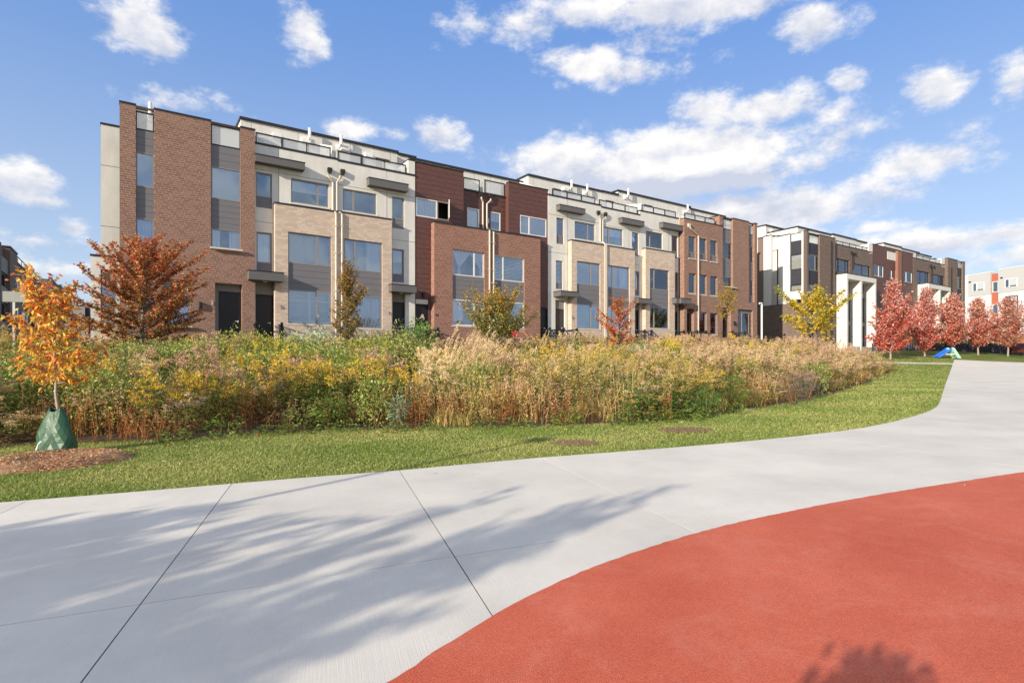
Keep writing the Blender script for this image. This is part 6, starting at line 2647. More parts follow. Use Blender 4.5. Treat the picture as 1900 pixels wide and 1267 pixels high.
# ------------------------------------------------------------------ trees
def tube_arrays(paths, n=5):
    V, Fc = [], []
    base = 0
    for pts, rad in paths:
        pts = np.asarray(pts, float)
        m = len(pts)
        d = np.gradient(pts, axis=0)
        d = unit(d)
        a = unit(np.cross(d, np.array([.31, .87, .38])))
        b = np.cross(d, a)
        t = np.arange(n) * 2 * np.pi / n
        ring = pts[:, None, :] + (a[:, None, :] * np.cos(t)[None, :, None] + b[:, None, :] * np.sin(t)[None, :, None]) * np.asarray(rad)[:, None, None]
        V.append(ring.reshape(-1, 3))
        i = np.arange(m - 1)[:, None] * n
        j = np.arange(n)[None, :]
        j2 = (j + 1) % n
        f = np.stack([i + j, i + j2, i + n + j2, i + n + j], 2).reshape(-1, 4) + base
        Fc.append(f)
        base += m * n
    return np.concatenate(V), np.concatenate(Fc)


def tree(name, label, base, h, crown0, R, shape, nprim, ang, leafL, leafW, per_m, colf, trunk_r=.06, lean=(0, 0), curve=.25, sec=(.30, .35), secang=42, bark='bark',
         cat='tree', group=None, top=.95, jitter=.2, rank=True, droop=.3, seed=None, leader=True, fill=1, fuzz=.05):
    """crown0: height of the lowest limb; R: crown radius; shape(t): outline 0..1 from bottom to top"""
    global rng
    keep = rng
    if seed is not None:
        rng = np.random.default_rng(seed)
    lean = np.array([lean[0], lean[1], 0])
    Tn = np.linspace(0, 1, 9)
    wob = np.cumsum(rng.normal(0, .012 * h, (9, 2)), 0)
    wob -= wob[0]
    tp = np.stack([wob[:, 0] * .6, wob[:, 1] * .6, Tn * h * (top if leader else min(1, crown0 / h + .35))], 1) + lean[None] * (Tn[:, None] * h)
    paths = [(tp, trunk_r * (1 - .86 * Tn) + .004)]
    twigs = []
    ga = rng.uniform(0, 6.28)
    for i in range(nprim):
        t = (i + .5) / nprim
        z0 = crown0 + (h * top * .93 - crown0) * t ** 1.15 if leader else crown0 + h * .25 * t
        zr = z0 / tp[-1, 2]
        o = np.array([np.interp(min(zr, 1) * tp[-1, 2], tp[:, 2], tp[:, k]) for k in range(3)])
        ga += 2.39996 + rng.normal(0, .3)
        e = math.radians(ang[0] + (ang[1] - ang[0]) * t + rng.normal(0, 7))
        # reach the outline of the crown
        L = R * .4
        for q in np.linspace(.1, 2.2, 40):
            zz = o[2] + math.sin(e) * q * R
            tt = (zz - crown0) / (h - crown0)
            if tt > 1 or math.cos(e) * q * R > R * shape(min(max(tt, 0), 1)):
                break
            L = q * R
        L *= rng.uniform(1 - jitter * 1.5, 1 + jitter)
        L = max(L, .12 * R)
        d = np.array([math.cos(ga) * math.cos(e), math.sin(ga) * math.cos(e), math.sin(e)])
        s = np.linspace(0, 1, 7)
        pts = o + d * (s[:, None] * L) + np.array([0, 0, 1.0]) * (s[:, None] ** 2 * L * curve * math.cos(e)) + np.cumsum(rng.normal(0, .012 * L, (7, 3)), 0) * s[:, None]
        r0 = max(trunk_r * (.42 - .25 * t), .006)
        paths.append((pts, r0 * (1 - .85 * s) + .002))
        twigs.append((pts, .22))
        nsec = max(2, int(L / sec[0]))
        for j in range(nsec):
            f = .18 + .80 * (j + rng.uniform(.2, .8)) / nsec
            p = np.array([np.interp(f, s, pts[:, k]) for k in range(3)])
            dd = pts[-1] - pts[0]
            dd = dd / np.linalg.norm(dd)
            sd = np.cross(dd, np.array([0, 0, 1.0]) + rng.normal(0, .25, 3))
            sd /= np.linalg.norm(sd) + 1e-9
            if j % 2:
                sd = -sd
            aa = math.radians(secang + rng.normal(0, 10))
            d2 = dd * math.cos(aa) + sd * math.sin(aa) + np.array([0, 0, .12])
            L2 = L * sec[1] * (1.15 - f) * rng.uniform(.7, 1.3) + .06
            s2 = np.linspace(0, 1, 4)
            p2 = p + d2 * (s2[:, None] * L2) + np.array([0, 0, 1]) * (s2[:, None] ** 2 * L2 * .12)
            paths.append((p2, (r0 * .35) * (1 - .8 * s2) + .0015))
            twigs.append((p2, 0.0))
    g = Veg()
    Ps, As = [], []
    for pts, t0 in twigs:
        seg = np.linalg.norm(np.diff(pts, axis=0), axis=1)
        L = seg.sum() * (1 - t0)
        n = max(2, int(L * per_m))
        f = t0 + (1 - t0) * (np.arange(n) + rng.random(n) * .6) / n
        s = np.linspace(0, 1, len(pts))
        P = np.stack([np.interp(f, s, pts[:, k]) for k in range(3)], 1)
        dd = unit(np.repeat((pts[-1] - pts[0])[None], n, 0))
        sd = unit(np.cross(dd, np.array([0, 0, 1.0]) + rng.normal(0, .15, 3)))
        sg = np.where(np.arange(n) % 2 == 0, 1, -1)[:, None]
        if rank:
            ax = dd * .55 + sd * sg * .8 + rng.normal(0, .22, (n, 3))
        else:
            ax = dd * .4 + rng.normal(0, .75, (n, 3))
        ax[:, 2] -= droop * rng.random(n)
        Ps.append(P)
        As.append(ax)
    P = np.concatenate(Ps)
    ax = np.concatenate(As)
    if fill > 1:
        P = np.concatenate([P] + [P + rng.normal(0, fuzz, P.shape) for _ in range(int(fill) - 1)])
        ax = np.concatenate([ax] + [ax + rng.normal(0, .35, ax.shape) for _ in range(int(fill) - 1)])
    n = len(P)
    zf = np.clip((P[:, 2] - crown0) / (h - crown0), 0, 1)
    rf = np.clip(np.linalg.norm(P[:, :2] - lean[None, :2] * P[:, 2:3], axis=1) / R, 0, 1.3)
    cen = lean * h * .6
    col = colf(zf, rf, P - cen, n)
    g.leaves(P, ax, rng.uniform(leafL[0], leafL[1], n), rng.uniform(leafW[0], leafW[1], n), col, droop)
    root = empty(name, base)
    tag(root, label, cat, group)
    V, Fc = tube_arrays(paths)
    link_mesh('trunk', np_mesh('trunk', V, Fc, smooth=True), M[bark], root)
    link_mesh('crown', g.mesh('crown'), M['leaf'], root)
    rng = keep
    return root


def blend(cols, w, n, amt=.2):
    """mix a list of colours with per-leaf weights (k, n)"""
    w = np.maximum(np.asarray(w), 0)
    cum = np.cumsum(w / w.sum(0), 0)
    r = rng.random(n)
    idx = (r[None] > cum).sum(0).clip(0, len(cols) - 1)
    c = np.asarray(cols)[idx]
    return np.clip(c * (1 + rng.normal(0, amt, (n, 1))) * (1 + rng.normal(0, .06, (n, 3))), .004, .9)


def build_trees():
    vase = lambda t: .45 + .55 * math.sin(min(1, t * 1.25) * math.pi / 2) if t < .8 else max(.25, 1.0 - (t - .8) * 2.6)
    oval = lambda t: max(.12, math.sin(math.pi * min(1, .16 + .80 * t)) ** .7)
    flame = lambda t: max(.08, (1 - t) ** .55 * min(1, .65 + t * 1.6))
    # orange sapling in the mulch ring
    b = G(112, 842)
    k = F / b.y
    h = (842 - 526) / k
    O = np.array
    tree('sapling', 'young sapling with orange yellow leaves and a watering bag round its trunk', b, h, h * .41, 1.02 * 84 / k, lambda t: (1.0 - .60 * t) if t > .12 else .85, 24, (4, 62),
         (.070, .120), (.036, .060), 27,
         lambda z, r, p, n: blend([(.82, .33, .045), (.82, .52, .09), (.68, .17, .06), (.66, .52, .10), (.36, .36, .06)], [1.2 + 0 * z, .9 + .4 * z, .35 + .9 * z, .6 + .0 * z, .35 * (1 - z)], n),
         .030, lean=(-.075, 0.0), sec=(.14, .5), bark='bark_pale', jitter=.25, rank=False, droop=.55, fill=3, fuzz=0.06, seed=5)
    # bronze tree by the corner tower
    Y = 20.0
    b = at(272, Y)
    k = F / Y
    h = (HY - 430) / k + CAMZ - b.z
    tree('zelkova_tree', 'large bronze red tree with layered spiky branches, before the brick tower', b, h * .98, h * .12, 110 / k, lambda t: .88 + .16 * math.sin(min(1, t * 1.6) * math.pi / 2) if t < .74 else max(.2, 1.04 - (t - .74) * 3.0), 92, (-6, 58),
         (.075, .12), (.042, .066), 26,
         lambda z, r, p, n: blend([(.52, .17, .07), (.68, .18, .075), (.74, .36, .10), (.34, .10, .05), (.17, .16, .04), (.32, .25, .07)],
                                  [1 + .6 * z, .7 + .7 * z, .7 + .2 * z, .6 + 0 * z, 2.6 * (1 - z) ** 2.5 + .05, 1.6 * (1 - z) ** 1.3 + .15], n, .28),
         .085, curve=.12, sec=(.17, .28), secang=34, jitter=.26, droop=.25, fill=2, fuzz=0.03, seed=8)
    # slim tree before the tan bays
    Y = 20.5
    b = at(650, Y)
    k = F / Y
    h = (HY - 488) / k + CAMZ - b.z
    tree('slim_tree', 'slim upright tree with green and orange leaves, before the tan brick bays', b, h, h * .30, 47 / k, lambda t: .55 + .5 * t if t < .45 else max(.15, .80 - (t - .45) * 1.1), 34, (38, 78),
         (.06, .10), (.035, .055), 26,
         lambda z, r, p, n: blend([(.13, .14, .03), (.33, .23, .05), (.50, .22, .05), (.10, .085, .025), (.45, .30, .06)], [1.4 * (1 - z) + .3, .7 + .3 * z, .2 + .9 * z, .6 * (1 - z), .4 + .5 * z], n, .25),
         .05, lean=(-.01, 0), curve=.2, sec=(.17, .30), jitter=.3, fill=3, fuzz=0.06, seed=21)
    # round green tree before the red brick bay
    Y = 22.5
    b = at(925, Y)
    k = F / Y
    h = (HY - 541) / k + CAMZ - b.z
    tree('round_tree', 'round green tree with an orange top, before the red brick bay', b, h, h * .36, 66 / k, lambda t: .80 + .30 * math.sin(min(1, t * 1.5) * math.pi / 2) if t < .72 else max(.25, 1.0 - (t - .72) * 2.4), 40, (20, 70),
         (.06, .10), (.04, .06), 21,
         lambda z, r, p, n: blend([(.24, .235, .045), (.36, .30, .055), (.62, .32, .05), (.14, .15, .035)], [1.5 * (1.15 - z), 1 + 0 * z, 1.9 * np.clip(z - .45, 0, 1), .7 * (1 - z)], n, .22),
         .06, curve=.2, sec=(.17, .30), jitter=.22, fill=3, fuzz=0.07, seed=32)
    # small red tree
    Y = 26.5
    b = at(1152, Y)
    k = F / Y
    h = (HY - 546) / k + CAMZ - b.z
    tree('red_tree', 'small sparse scarlet tree before the pale stucco houses', b, h * .97, h * .34, 44 / k, lambda t: .75 + .3 * t if t < .6 else max(.35, 1.0 - (t - .6) * 1.5), 22, (12, 72),
         (.07, .12), (.045, .075), 24,
         lambda z, r, p, n: blend([(.68, .17, .045), (.46, .11, .05), (.62, .28, .06), (.22, .16, .06)], [1.6 * (1.1 - z), .8 + .6 * z, .5 + .4 * z, .8 * r], n, .22),
         .05, curve=.15, sec=(.20, .28), jitter=.35, fill=3, fuzz=0.07, seed=43)
    # yellow green tree before the end block
    Y = 31.0
    b = at(1352, Y)
    k = F / Y
    h = (HY - 522) / k + CAMZ - b.z
    tree('narrow_tree', 'narrow yellow green tree with orange lower leaves, before the brick end block', b, h, h * .58, 27 / k, lambda t: .9 if t < .5 else max(.3, 1.2 - t), 22, (15, 72),
         (.07, .11), (.035, .06), 22,
         lambda z, r, p, n: blend([(.42, .36, .05), (.52, .30, .04), (.50, .20, .05), (.22, .24, .04)], [1 + z, .8 + 0 * z, 1.2 * (1 - z), .5 + .5 * z], n, .2),
         .06, curve=.1, sec=(.2, .34), jitter=.35, fill=3, fuzz=0.08, seed=51)
    # honey locust
    Y = 37.0
    b = at(1516, Y)
    k = F / Y
    h = (HY - 540) / k + CAMZ - b.z
    tree('honey_locust', 'wide yellow tree with green outer sprays, before the dark brick corner house', b, h, h * .30, 80 / k, lambda t: .35 + .75 * t, 22, (18, 52),
         (.11, .19), (.06, .10), 17,
         lambda z, r, p, n: blend([(.80, .52, .04), (.62, .48, .05), (.24, .30, .05), (.38, .38, .06)], [1.9 * np.clip(1.0 - r, 0, 1) + .1, .6 + 0 * z, 1.5 * np.clip(r - .3, 0, 1) + .1, .5 + .5 * z], n, .2),
         .07, curve=.05, sec=(.26, .30), jitter=.25, fill=3, fuzz=0.1, seed=64)
    # five maples
    for i, (x, Y, ytop, wpx, lab, mixv) in enumerate((
            (1652, 41, 514, 52, 'biggest red maple with pale pink top, leftmost of the maple row', .0),
            (1716, 45, 531, 42, 'pink and red maple, second from left in the maple row', .1),
            (1766, 47, 544, 37, 'orange red maple directly behind the slide', .35),
            (1815, 49, 550, 33, 'dusty pink maple, fourth from left in the maple row', .55),
            (1870, 50, 547, 42, 'maple with green lower leaves, rightmost of the maple row', .75))):
        b = at(x, Y)
        k = F / Y
        h = (HY - ytop - 5) / k + CAMZ - b.z
        g = mixv

        def colf(z, r, p, n, g=g):
            return blend([(.56, .065, .045), (.60, .24, .20), (.70, .42, .36), (.52, .17, .07), (.16, .19, .035), (.40, .28, .15)],
                         [3.0 * (1 - z) * (1 - .5 * g) + .25, 1.2 + .4 * z, .25 + 2.4 * z * (1 - .4 * g), .5 + g * (1 - z), (2.6 * g * np.clip(.55 - z, 0, 1)), .25 + 1.6 * g + 0 * z], n, .2)
        tree('red_maple', lab, b, h, h * (.08 if i < 2 else .15), wpx * (.80, .80, .84, .80, .86)[i] / k, lambda t: max(.10, (.78 + .55 * t) if t < .32 else (1.0 - (t - .32) / .68) ** .62), 60, (20, 80),
             (.11, .18), (.08, .13), (13, 11, 12, 15, 10)[i], colf, .07, curve=.28, sec=(.22, .28), secang=34, jitter=(.24, .34, .28, .38, .30)[i], rank=False, droop=.3, bark='bark_pale', group='red maples along the far fence', fill=4, fuzz=0.12, seed=70 + i)
    # small green and yellow trees behind the fence
    for x, Y, ytop, wpx, lab, cc in ((1676, 55, 622, 24, 'small bright green tree under the leftmost maples', (.14, .24, .03)), (1728, 56, 634, 20, 'small yellow shrub tree beneath the maples', (.48, .32, .04)),
                                     (1795, 56, 641, 26, 'low green shrub beneath the middle maples', (.12, .20, .05)), (1866, 56, 647, 22, 'low olive shrub before the red brick ground floor', (.16, .20, .05))):
        b = at(x, Y)
        k = F / Y
        h = max(.8, (HY - ytop) / k + CAMZ - b.z)
        tree('garden_shrub', lab, b, h, h * .2, wpx / k, lambda t: max(.2, math.sin(math.pi * (.2 + .75 * t))), 22, (15, 75), (.12, .2), (.08, .13), 14,
             lambda z, r, p, n, cc=cc: blend([cc, tuple(v * .7 for v in cc)], [1 + 0 * z, .6 + 0 * z], n, .2), .05, sec=(.25, .35), rank=False, cat='shrub', fill=4, fuzz=0.12, seed=int(x))
    # trees standing behind the viewpoint; their long shadows lie across the pavement
    leafy = lambda z, r, p, n: blend([(.10, .13, .03), (.30, .20, .05)], [1 + 0 * z, .5 + 0 * z], n)

    def shade_tree(tx, ty, h, R, lab, seed, crown0=.3, per=16, shp=oval, nprim=44, jit=.25, fill=2):
        """the tree's top throws the tip of its shadow on ground point (tx, ty)"""
        d = h * .95 / math.tan(SUN_EL)
        bx, by = tx - math.cos(SUN_TRAVEL) * d, ty - math.sin(SUN_TRAVEL) * d
        tree('park_tree', lab, (bx, by, float(zg(bx, by)) - .05), h, h * crown0, R, shp, nprim, (15, 72), (.08, .13), (.05, .08), per, leafy, .09, sec=(.24, .3), jitter=jit, rank=False, fill=fill, fuzz=.06,
             group='park trees behind the viewpoint', seed=seed)
    L = 'leafy park tree whose shadow falls across the pavement'
    return shade_tree, L


SHADE = build_trees()


def shade():
    st, L = SHADE
    P = lambda x, y: G(x, y)
    # dense shade at the lower left, broken streaks towards the middle
    flame = lambda t: max(.05, (1 - t) ** .8)
    spire = lambda t: max(.15, 1.0 - t * .9)
    dome = lambda t: .95 if t < .88 else .75
    for k, (x, y, h, R, c0, per, npr, shp, fl) in enumerate((
            (60, 992, 4.6, .8, .08, 40, 70, dome, 3), (190, 980, 4.8, .8, .08, 40, 70, dome, 3), (330, 968, 5.0, .75, .10, 40, 70, dome, 3),
            (420, 1005, 4.8, .7, .10, 34, 60, dome, 2), (330, 1060, 4.6, .8, .06, 40, 70, dome, 3), (420, 1105, 4.6, .65, .08, 30, 60, dome, 2),
            (300, 1160, 4.4, .7, .06, 22, 50, dome, 2), (200, 1235, 4.2, .7, .06, 22, 50, dome, 2), (60, 1060, 4.4, .9, .05, 40, 80, dome, 3),
            (640, 938, 5.6, .34, .30, 20, 26, flame, 2), (560, 985, 5.2, .40, .25, 20, 26, flame, 2), (500, 1010, 5.0, .40, .2, 24, 30, dome, 2),
            (560, 1065, 4.9, .42, .15, 22, 34, dome, 2), (680, 1010, 5.2, .42, .25, 20, 28, flame, 2), (700, 1060, 5.0, .50, .2, 17, 30, dome, 2), (520, 1150, 4.7, .50, .15, 22, 36, dome, 2),
            (640, 1180, 4.8, .40, .2, 18, 30, flame, 2), (790, 985, 5.4, .55, .35, 20, 28, dome, 2), (860, 955, 5.6, .50, .40, 22, 26, dome, 2),
            (940, 925, 5.9, .42, .55, 24, 24, dome, 2), (1070, 915, 6.1, .46, .62, 20, 20, dome, 1), (1255, 888, 6.5, .44, .72, 26, 26, dome, 2), (1160, 900, 6.3, .26, .74, 22, 20, dome, 1),
            (880, 1040, 5.3, .46, .35, 15, 24, flame, 2), (980, 1035, 5.5, .34, .45, 14, 18, flame, 2), (760, 1120, 5.0, .40, .3, 16, 26, flame, 2),
            (1640, 1192, 2.4, .44, .25, 110, 110, spire, 6), (1345, 1246, 2.4, .13, .25, 110, 90, spire, 6), (20, 1236, 4.4, .4, .3, 30, 50, dome, 3))):
        a = P(x, y)
        st(a.x, a.y, h, R, L, 101 + k, c0, per, shp, npr, .3, fl)
    # lamp post behind the viewpoint: one straight thin shadow over pavement and lawn
    a = P(700, 880)
    h = 6.2
    d = 4.7 / math.tan(SUN_EL)
    bx, by = a.x - math.cos(SUN_TRAVEL) * d, a.y - math.sin(SUN_TRAVEL) * d
    root = empty('lamp_post', (bx, by, float(zg(bx, by))))
    tag(root, 'slim park lamp post whose straight shadow crosses the lawn', 'lamp post')
    m = MB()
    m.tube([(0, 0, 0), (0, 0, .25), (0, 0, .26), (0, 0, h)], [.10, .10, .055, .045], 10)
    m.build('post', M['black_metal'], root)
    m = MB()
    m.tube([(0, 0, h), (0, 0, h + .05), (0, 0, h + .14), (0, 0, h + .17)], [.08, .22, .20, .03], 12)
    m.build('lamp_head', M['black_metal'], root)


shade()


# ------------------------------------------------------------------ lawn blades
def in_poly(X, Y, poly):
    inside = np.zeros(len(X), bool)
    n = len(poly)
    j = n - 1
    for i in range(n):
        xi, yi = poly[i][0], poly[i][1]
        xj, yj = poly[j][0], poly[j][1]
        c = ((yi > Y) != (yj > Y)) & (X < (xj - xi) * (Y - yi) / (yj - yi + 1e-12) + xi)
        inside ^= c
        j = i
    return inside


def build_grass():
    n = 640000
    t = rng.uniform(-1.02, .80, n)
    Y = np.exp(rng.uniform(math.log(4.8), math.log(44), n))
    X = t * Y
    pave = [(p.x, p.y) for p in lawn_edge2]
    pave = pave + [(pave[-1][0] + 40, pave[-1][1]), (90, -20), (-30, -20), (-30, pave[0][1] - 1)]
    u = X * DX + Y * DY
    w = C0 - (NX * X + NY * Y)
    ok = ~in_poly(X, Y, pave)
    ok &= ((w > np.interp(u, BU, BW) - .18) | (u > BU.max()) | (u < BU.min())) & (w > 2)
    m = G(95, 858)
    ok &= (np.hypot((X - m.x) / 1.0, (Y - m.y) / .85) > 1.05)
    X, Y = X[ok], Y[ok]
    n = len(X)
    Zv = zg(X, Y)
    dist = Y
    pat = .5 + .25 * np.sin(X * 1.3 + np.sin(Y * .9) * 2) + .25 * np.sin(Y * 1.9 + np.sin(X * .7 + 1) * 2)
    pat = np.clip(pat + rng.normal(0, .28, n), 0, 1)[:, None]
    c = np.array([.185, .285, .050]) * (1 - pat) + np.array([.46, .455, .15]) * pat
    dry = rng.random(n) < .07
    c[dry] = np.array([.50, .42, .22])
    c = c * (1 + rng.normal(0, .11, (n, 1)))
    a = rng.uniform(0, 2 * np.pi, n)
    hgt = rng.uniform(.015, .038, n)
    wd = .0032 * (1 + dist / 5.5) * rng.uniform(.7, 1.3, n)
    sx, sy = np.cos(a) * wd, np.sin(a) * wd
    lx, ly = rng.normal(0, .028, n), rng.normal(0, .028, n)
    V = np.zeros((n, 3, 3))
    V[:, 0] = np.stack([X - sx, Y - sy, Zv - .004], 1)
    V[:, 1] = np.stack([X + sx, Y + sy, Zv - .004], 1)
    V[:, 2] = np.stack([X + lx, Y + ly, Zv + hgt], 1)
    me = np_mesh('grass', V.reshape(-1, 3), np.arange(3 * n).reshape(n, 3), np.clip(c, .004, .8))
    m_ = mat_leaf('grass_blade', .30, .7, 1.0, .12)
    tag(link_mesh('grass', me, m_), 'short mown green grass of the lawn strip', 'grass', None, 'stuff')


build_grass()


# ------------------------------------------------------------------ mulch ring, watering bag
def build_mulch():
    c = G(100, 858)
    rx, ry = 118 / (F / c.y), 0
    R = 1.02
    prof = [(0, .02), (.25, .03), (.42, .06), (.60, .11), (.78, .10), (.92, .05), (1.0, .012), (1.03, -.03)]
    n = 56
    V, Fq = [], []
    for r, z in prof:
        for k in range(n):
            a = 2 * math.pi * k / n
            jr = 1 + .05 * math.sin(3 * a + 1) + .03 * math.sin(7 * a) + (RND.uniform(-.02, .02) if r > .1 else 0)
            x, y = c.x + math.cos(a) * r * R * jr, c.y + math.sin(a) * r * R * .88 * jr
            V.append((x, y, float(zg(x, y)) + z + (RND.uniform(-.012, .012) if 0.1 < r < .95 else 0)))
    for i in range(len(prof) - 1):
        for k in range(n):
            Fq.append((i * n + k, i * n + (k + 1) % n, (i + 1) * n + (k + 1) % n, (i + 1) * n + k))
    root = link_mesh('mulch_ring', np_mesh('mulch_ring', V, Fq, smooth=True), mat_rough('mulch', (.30, .175, .095), 1, .35, 12, .9, 45))
    tag(root, 'low ring of brown bark mulch round the orange sapling', 'mulch ring')
    m = 9000
    a, r = rng.uniform(0, 2 * np.pi, m), np.sqrt(rng.random(m)) * 1.06
    X, Y = c.x + np.cos(a) * r * R, c.y + np.sin(a) * r * R * .88
    Z_ = zg(X, Y) + np.interp(r, [p[0] for p in prof], [p[1] for p in prof]) + rng.uniform(.0, .012, m)
    g = Veg()
    P = np.stack([X, Y, Z_], 1)
    ax = rng.normal(size=(m, 3)) * [1, 1, .22]
    cols = vary((.36, .21, .115), m, .35)
    k = rng.random(m) < .25
    cols[k] = vary((.56, .40, .25), k.sum(), .25)
    g.leaves(P, ax, rng.uniform(.025, .075, m), rng.uniform(.006, .018, m), cols, 0)
    me = g.mesh('mulch_chips')
    o = link_mesh('mulch_chips', me, M['meadow'], root)
    o['kind'] = 'stuff'


build_mulch()


def build_bag():
    p = G(106, 844)
    k = F / p.y
    H, W = 81 / k, 66 / k
    root = empty('watering_bag', (p.x, p.y, float(zg(p.x, p.y)) + .03))
    tag(root, 'crumpled green plastic tree watering bag zipped round the sapling trunk', 'watering bag')
    nz, na = 9, 18
    rb = random.Random(4)
    V, Fq = [], []
    for i in range(nz):
        t = i / (nz - 1)
        wx = W / 2 * (1.0 - .10 * t - .52 * t ** 2.2)
        if t < .06:
            wx *= .94
        wy = wx * (.80 - .30 * t)
        for j in range(na):
            a = 2 * math.pi * (j + .5 * (i % 2)) / na
            f = 1 + .05 * math.sin(a * 3 + t * 5 + 1) + .04 * math.sin(a * 5 - t * 7) + rb.uniform(-.045, .045) * (.35 + .65 * (t > .04))
            f -= math.exp(-((a - 4.95 + .9 * (t - .5)) / .22) ** 2) * .16 * (.3 + t)
            ca, sa = math.cos(a), math.sin(a)
            sq = (abs(ca) ** 2.4 + abs(sa) ** 2.4) ** (-1 / 2.4)
            V.append((ca * sq * wx * f - .02 * t, sa * sq * wy * f, t * H * (1 + .05 * math.sin(a * 2 + 2) * t)))
    for i in range(nz - 1):
        for j in range(na):
            j2 = (j + 1) % na
            if i % 2 == 0:
                Fq += [(i * na + j, i * na + j2, (i + 1) * na + j), (i * na + j2, (i + 1) * na + j2, (i + 1) * na + j)]
            else:
                Fq += [(i * na + j, i * na + j2, (i + 1) * na + j2), (i * na + j, (i + 1) * na + j2, (i + 1) * na + j)]
    m, nt, N, L, b = mat_new('green_plastic')
    b.inputs['Base Color'].default_value = (.018, .085, .034, 1)
    b.inputs['Roughness'].default_value = .46
    b.inputs['Specular IOR Level'].default_value = .55
    tc = N.new('ShaderNodeTexCoord')
    n = N.new('ShaderNodeTexNoise')
    n.inputs['Scale'].default_value = 4.5
    n.inputs['Detail'].default_value = 2
    n.inputs['Distortion'].default_value = 1.5
    L.new(tc.outputs['Object'], n.inputs['Vector'])
    bp = N.new('ShaderNodeBump')
    bp.inputs['Strength'].default_value = 1
    bp.inputs['Distance'].default_value = .012
    L.new(n.outputs[0], bp.inputs['Height'])
    L.new(bp.outputs[0], b.inputs['Normal'])
    link_mesh('bag', np_mesh('bag', V, Fq), m, root)
    # white printed strip on the lit side
    def surf(a, t, off=.006):
        i = t * (nz - 1)
        i0 = min(int(i), nz - 2)
        j = (a / (2 * math.pi) * na) % na
        j0 = int(j) % na
        q = Vector(V[i0 * na + j0]).lerp(Vector(V[(i0 + 1) * na + j0]), i - i0)
        q2 = Vector(V[i0 * na + (j0 + 1) % na]).lerp(Vector(V[(i0 + 1) * na + (j0 + 1) % na]), i - i0)
        q = q.lerp(q2, j - int(j))
        d = Vector((q.x, q.y, 0)).normalized()
        return q + d * off
    mb = MB()
    n = 9
    for i in range(n):                                   # block lettering too small to read, set one above the other
        t0 = .06 + .26 * i / n
        a0 = 3.75 + .42 * i / n
        for s0, s1 in ((0, .10), (.12, .17)):
            mb.quad(surf(a0 + s0, t0), surf(a0 + s1, t0), surf(a0 + s1 + .02, t0 + .02), surf(a0 + s0 + .02, t0 + .02))
    mb.build('white_print', M['metal_white'], root, recalc=False)
    s = MB()
    s.tube([(-.03, -.10, H * .98), (-.045, -.10, H + .05), (-.04, -.06, H + .09)], .013, 5)
    s.tube([(-.04, -.06, H + .09), (-.03, 0, H + .03)], .012, 5)
    s.build('strap', M['black_metal'], root)


build_bag()


# ------------------------------------------------------------------ small things
def build_sign():
    Y = 19.0
    p = at(26.5, Y)
    k = F / Y
    root = empty('street_sign', p, math.radians(12))
    tag(root, 'blank grey back of a street sign on a galvanised post', 'sign')
    grey = mat_rough('galvanised', (.33, .34, .34), .45, .06, 8, metallic=.3)
    m = MB()
    top = CAMZ + (HY - 541) / k - p.z
    m.box(-.035, .035, -.03, .03, -.2, top + .02)
    m.build('post', grey, root)
    m = MB()
    m.box((9 - 26.5) / k, (47.5 - 26.5) / k, -.045, -.032, top - 19.5 / k, top)
    m.build('sign_panel', mat_rough('sign_back', (.26, .265, .235), .55, .06, 5), root, bevel=.004)


build_sign()


def build_slide():
    a = G(1753, 664.5)
    k = F / a.y
    root = empty('slide', a)
    tag(root, 'small plastic toddler slide, blue chute and mint green ladder', 'slide')
    blue = mat_rough('blue_plastic', (.03, .16, .62), .4, .05, 4, spec=.5)
    mint = mat_rough('mint_plastic', (.36, .66, .45), .4, .05, 4, spec=.5)
    sx = lambda x: (x - 1753) / k
    H = 17.0 / k
    m = MB()
    W = .24
    path = [(sx(1736), .10), (sx(1739), .10), (sx(1745), .30 * H + .05), (sx(1752), .62 * H), (sx(1758), .88 * H), (sx(1762), H)]
    for (x0, z0), (x1, z1) in zip(path[:-1], path[1:]):
        m.quad((x0, -W, z0), (x0, W, z0), (x1, W, z1), (x1, -W, z1))
        for s in (-1, 1):
            y0, y1 = s * W, s * (W + .05)
            pts = [(x0, y0, z0 - .05), (x1, y0, z1 - .05), (x1, y0, z1 + .12), (x0, y0, z0 + .12)]
            q = [(x, y1, z) for (x, y, z) in pts]
            m.quad(*pts)
            m.quad(*q)
            m.quad(pts[3], pts[2], q[2], q[3])
            m.quad(pts[0], pts[1], q[1], q[0])
    m.build('chute', blue, root)
    m = MB()
    x0, x1 = sx(1762.5), sx(1777)
    for s in (-1, 1):
        y = s * (W - .01)
        m.prism([(x0 - .10, H + .10), (x0 + .12, H + .10), (x1 + .06, 0), (x1 - .22, 0)], 1, min(y, y + s * .07), max(y, y + s * .07))
    for i in range(4):
        t = (i + .6) / 4.4
        x = x1 + (x0 - x1) * t
        m.box(x - .12, x + .06, -W + .012, W - .012, H * t - .03, H * t + .02)
    m.box(x0 - .10, x0 + .10, -W + .012, W - .012, H - .04, H + .01)
    m.build('ladder', mint, root)
    m = MB()
    m.tube([(sx(1751), -W + .02, .42 * H), (sx(1768), -W + .02, .42 * H)], .035, 6)
    m.tube([(sx(1751), W - .02, .42 * H), (sx(1768), W - .02, .42 * H)], .035, 6)
    m.build('brace', M['metal_white'], root)


build_slide()


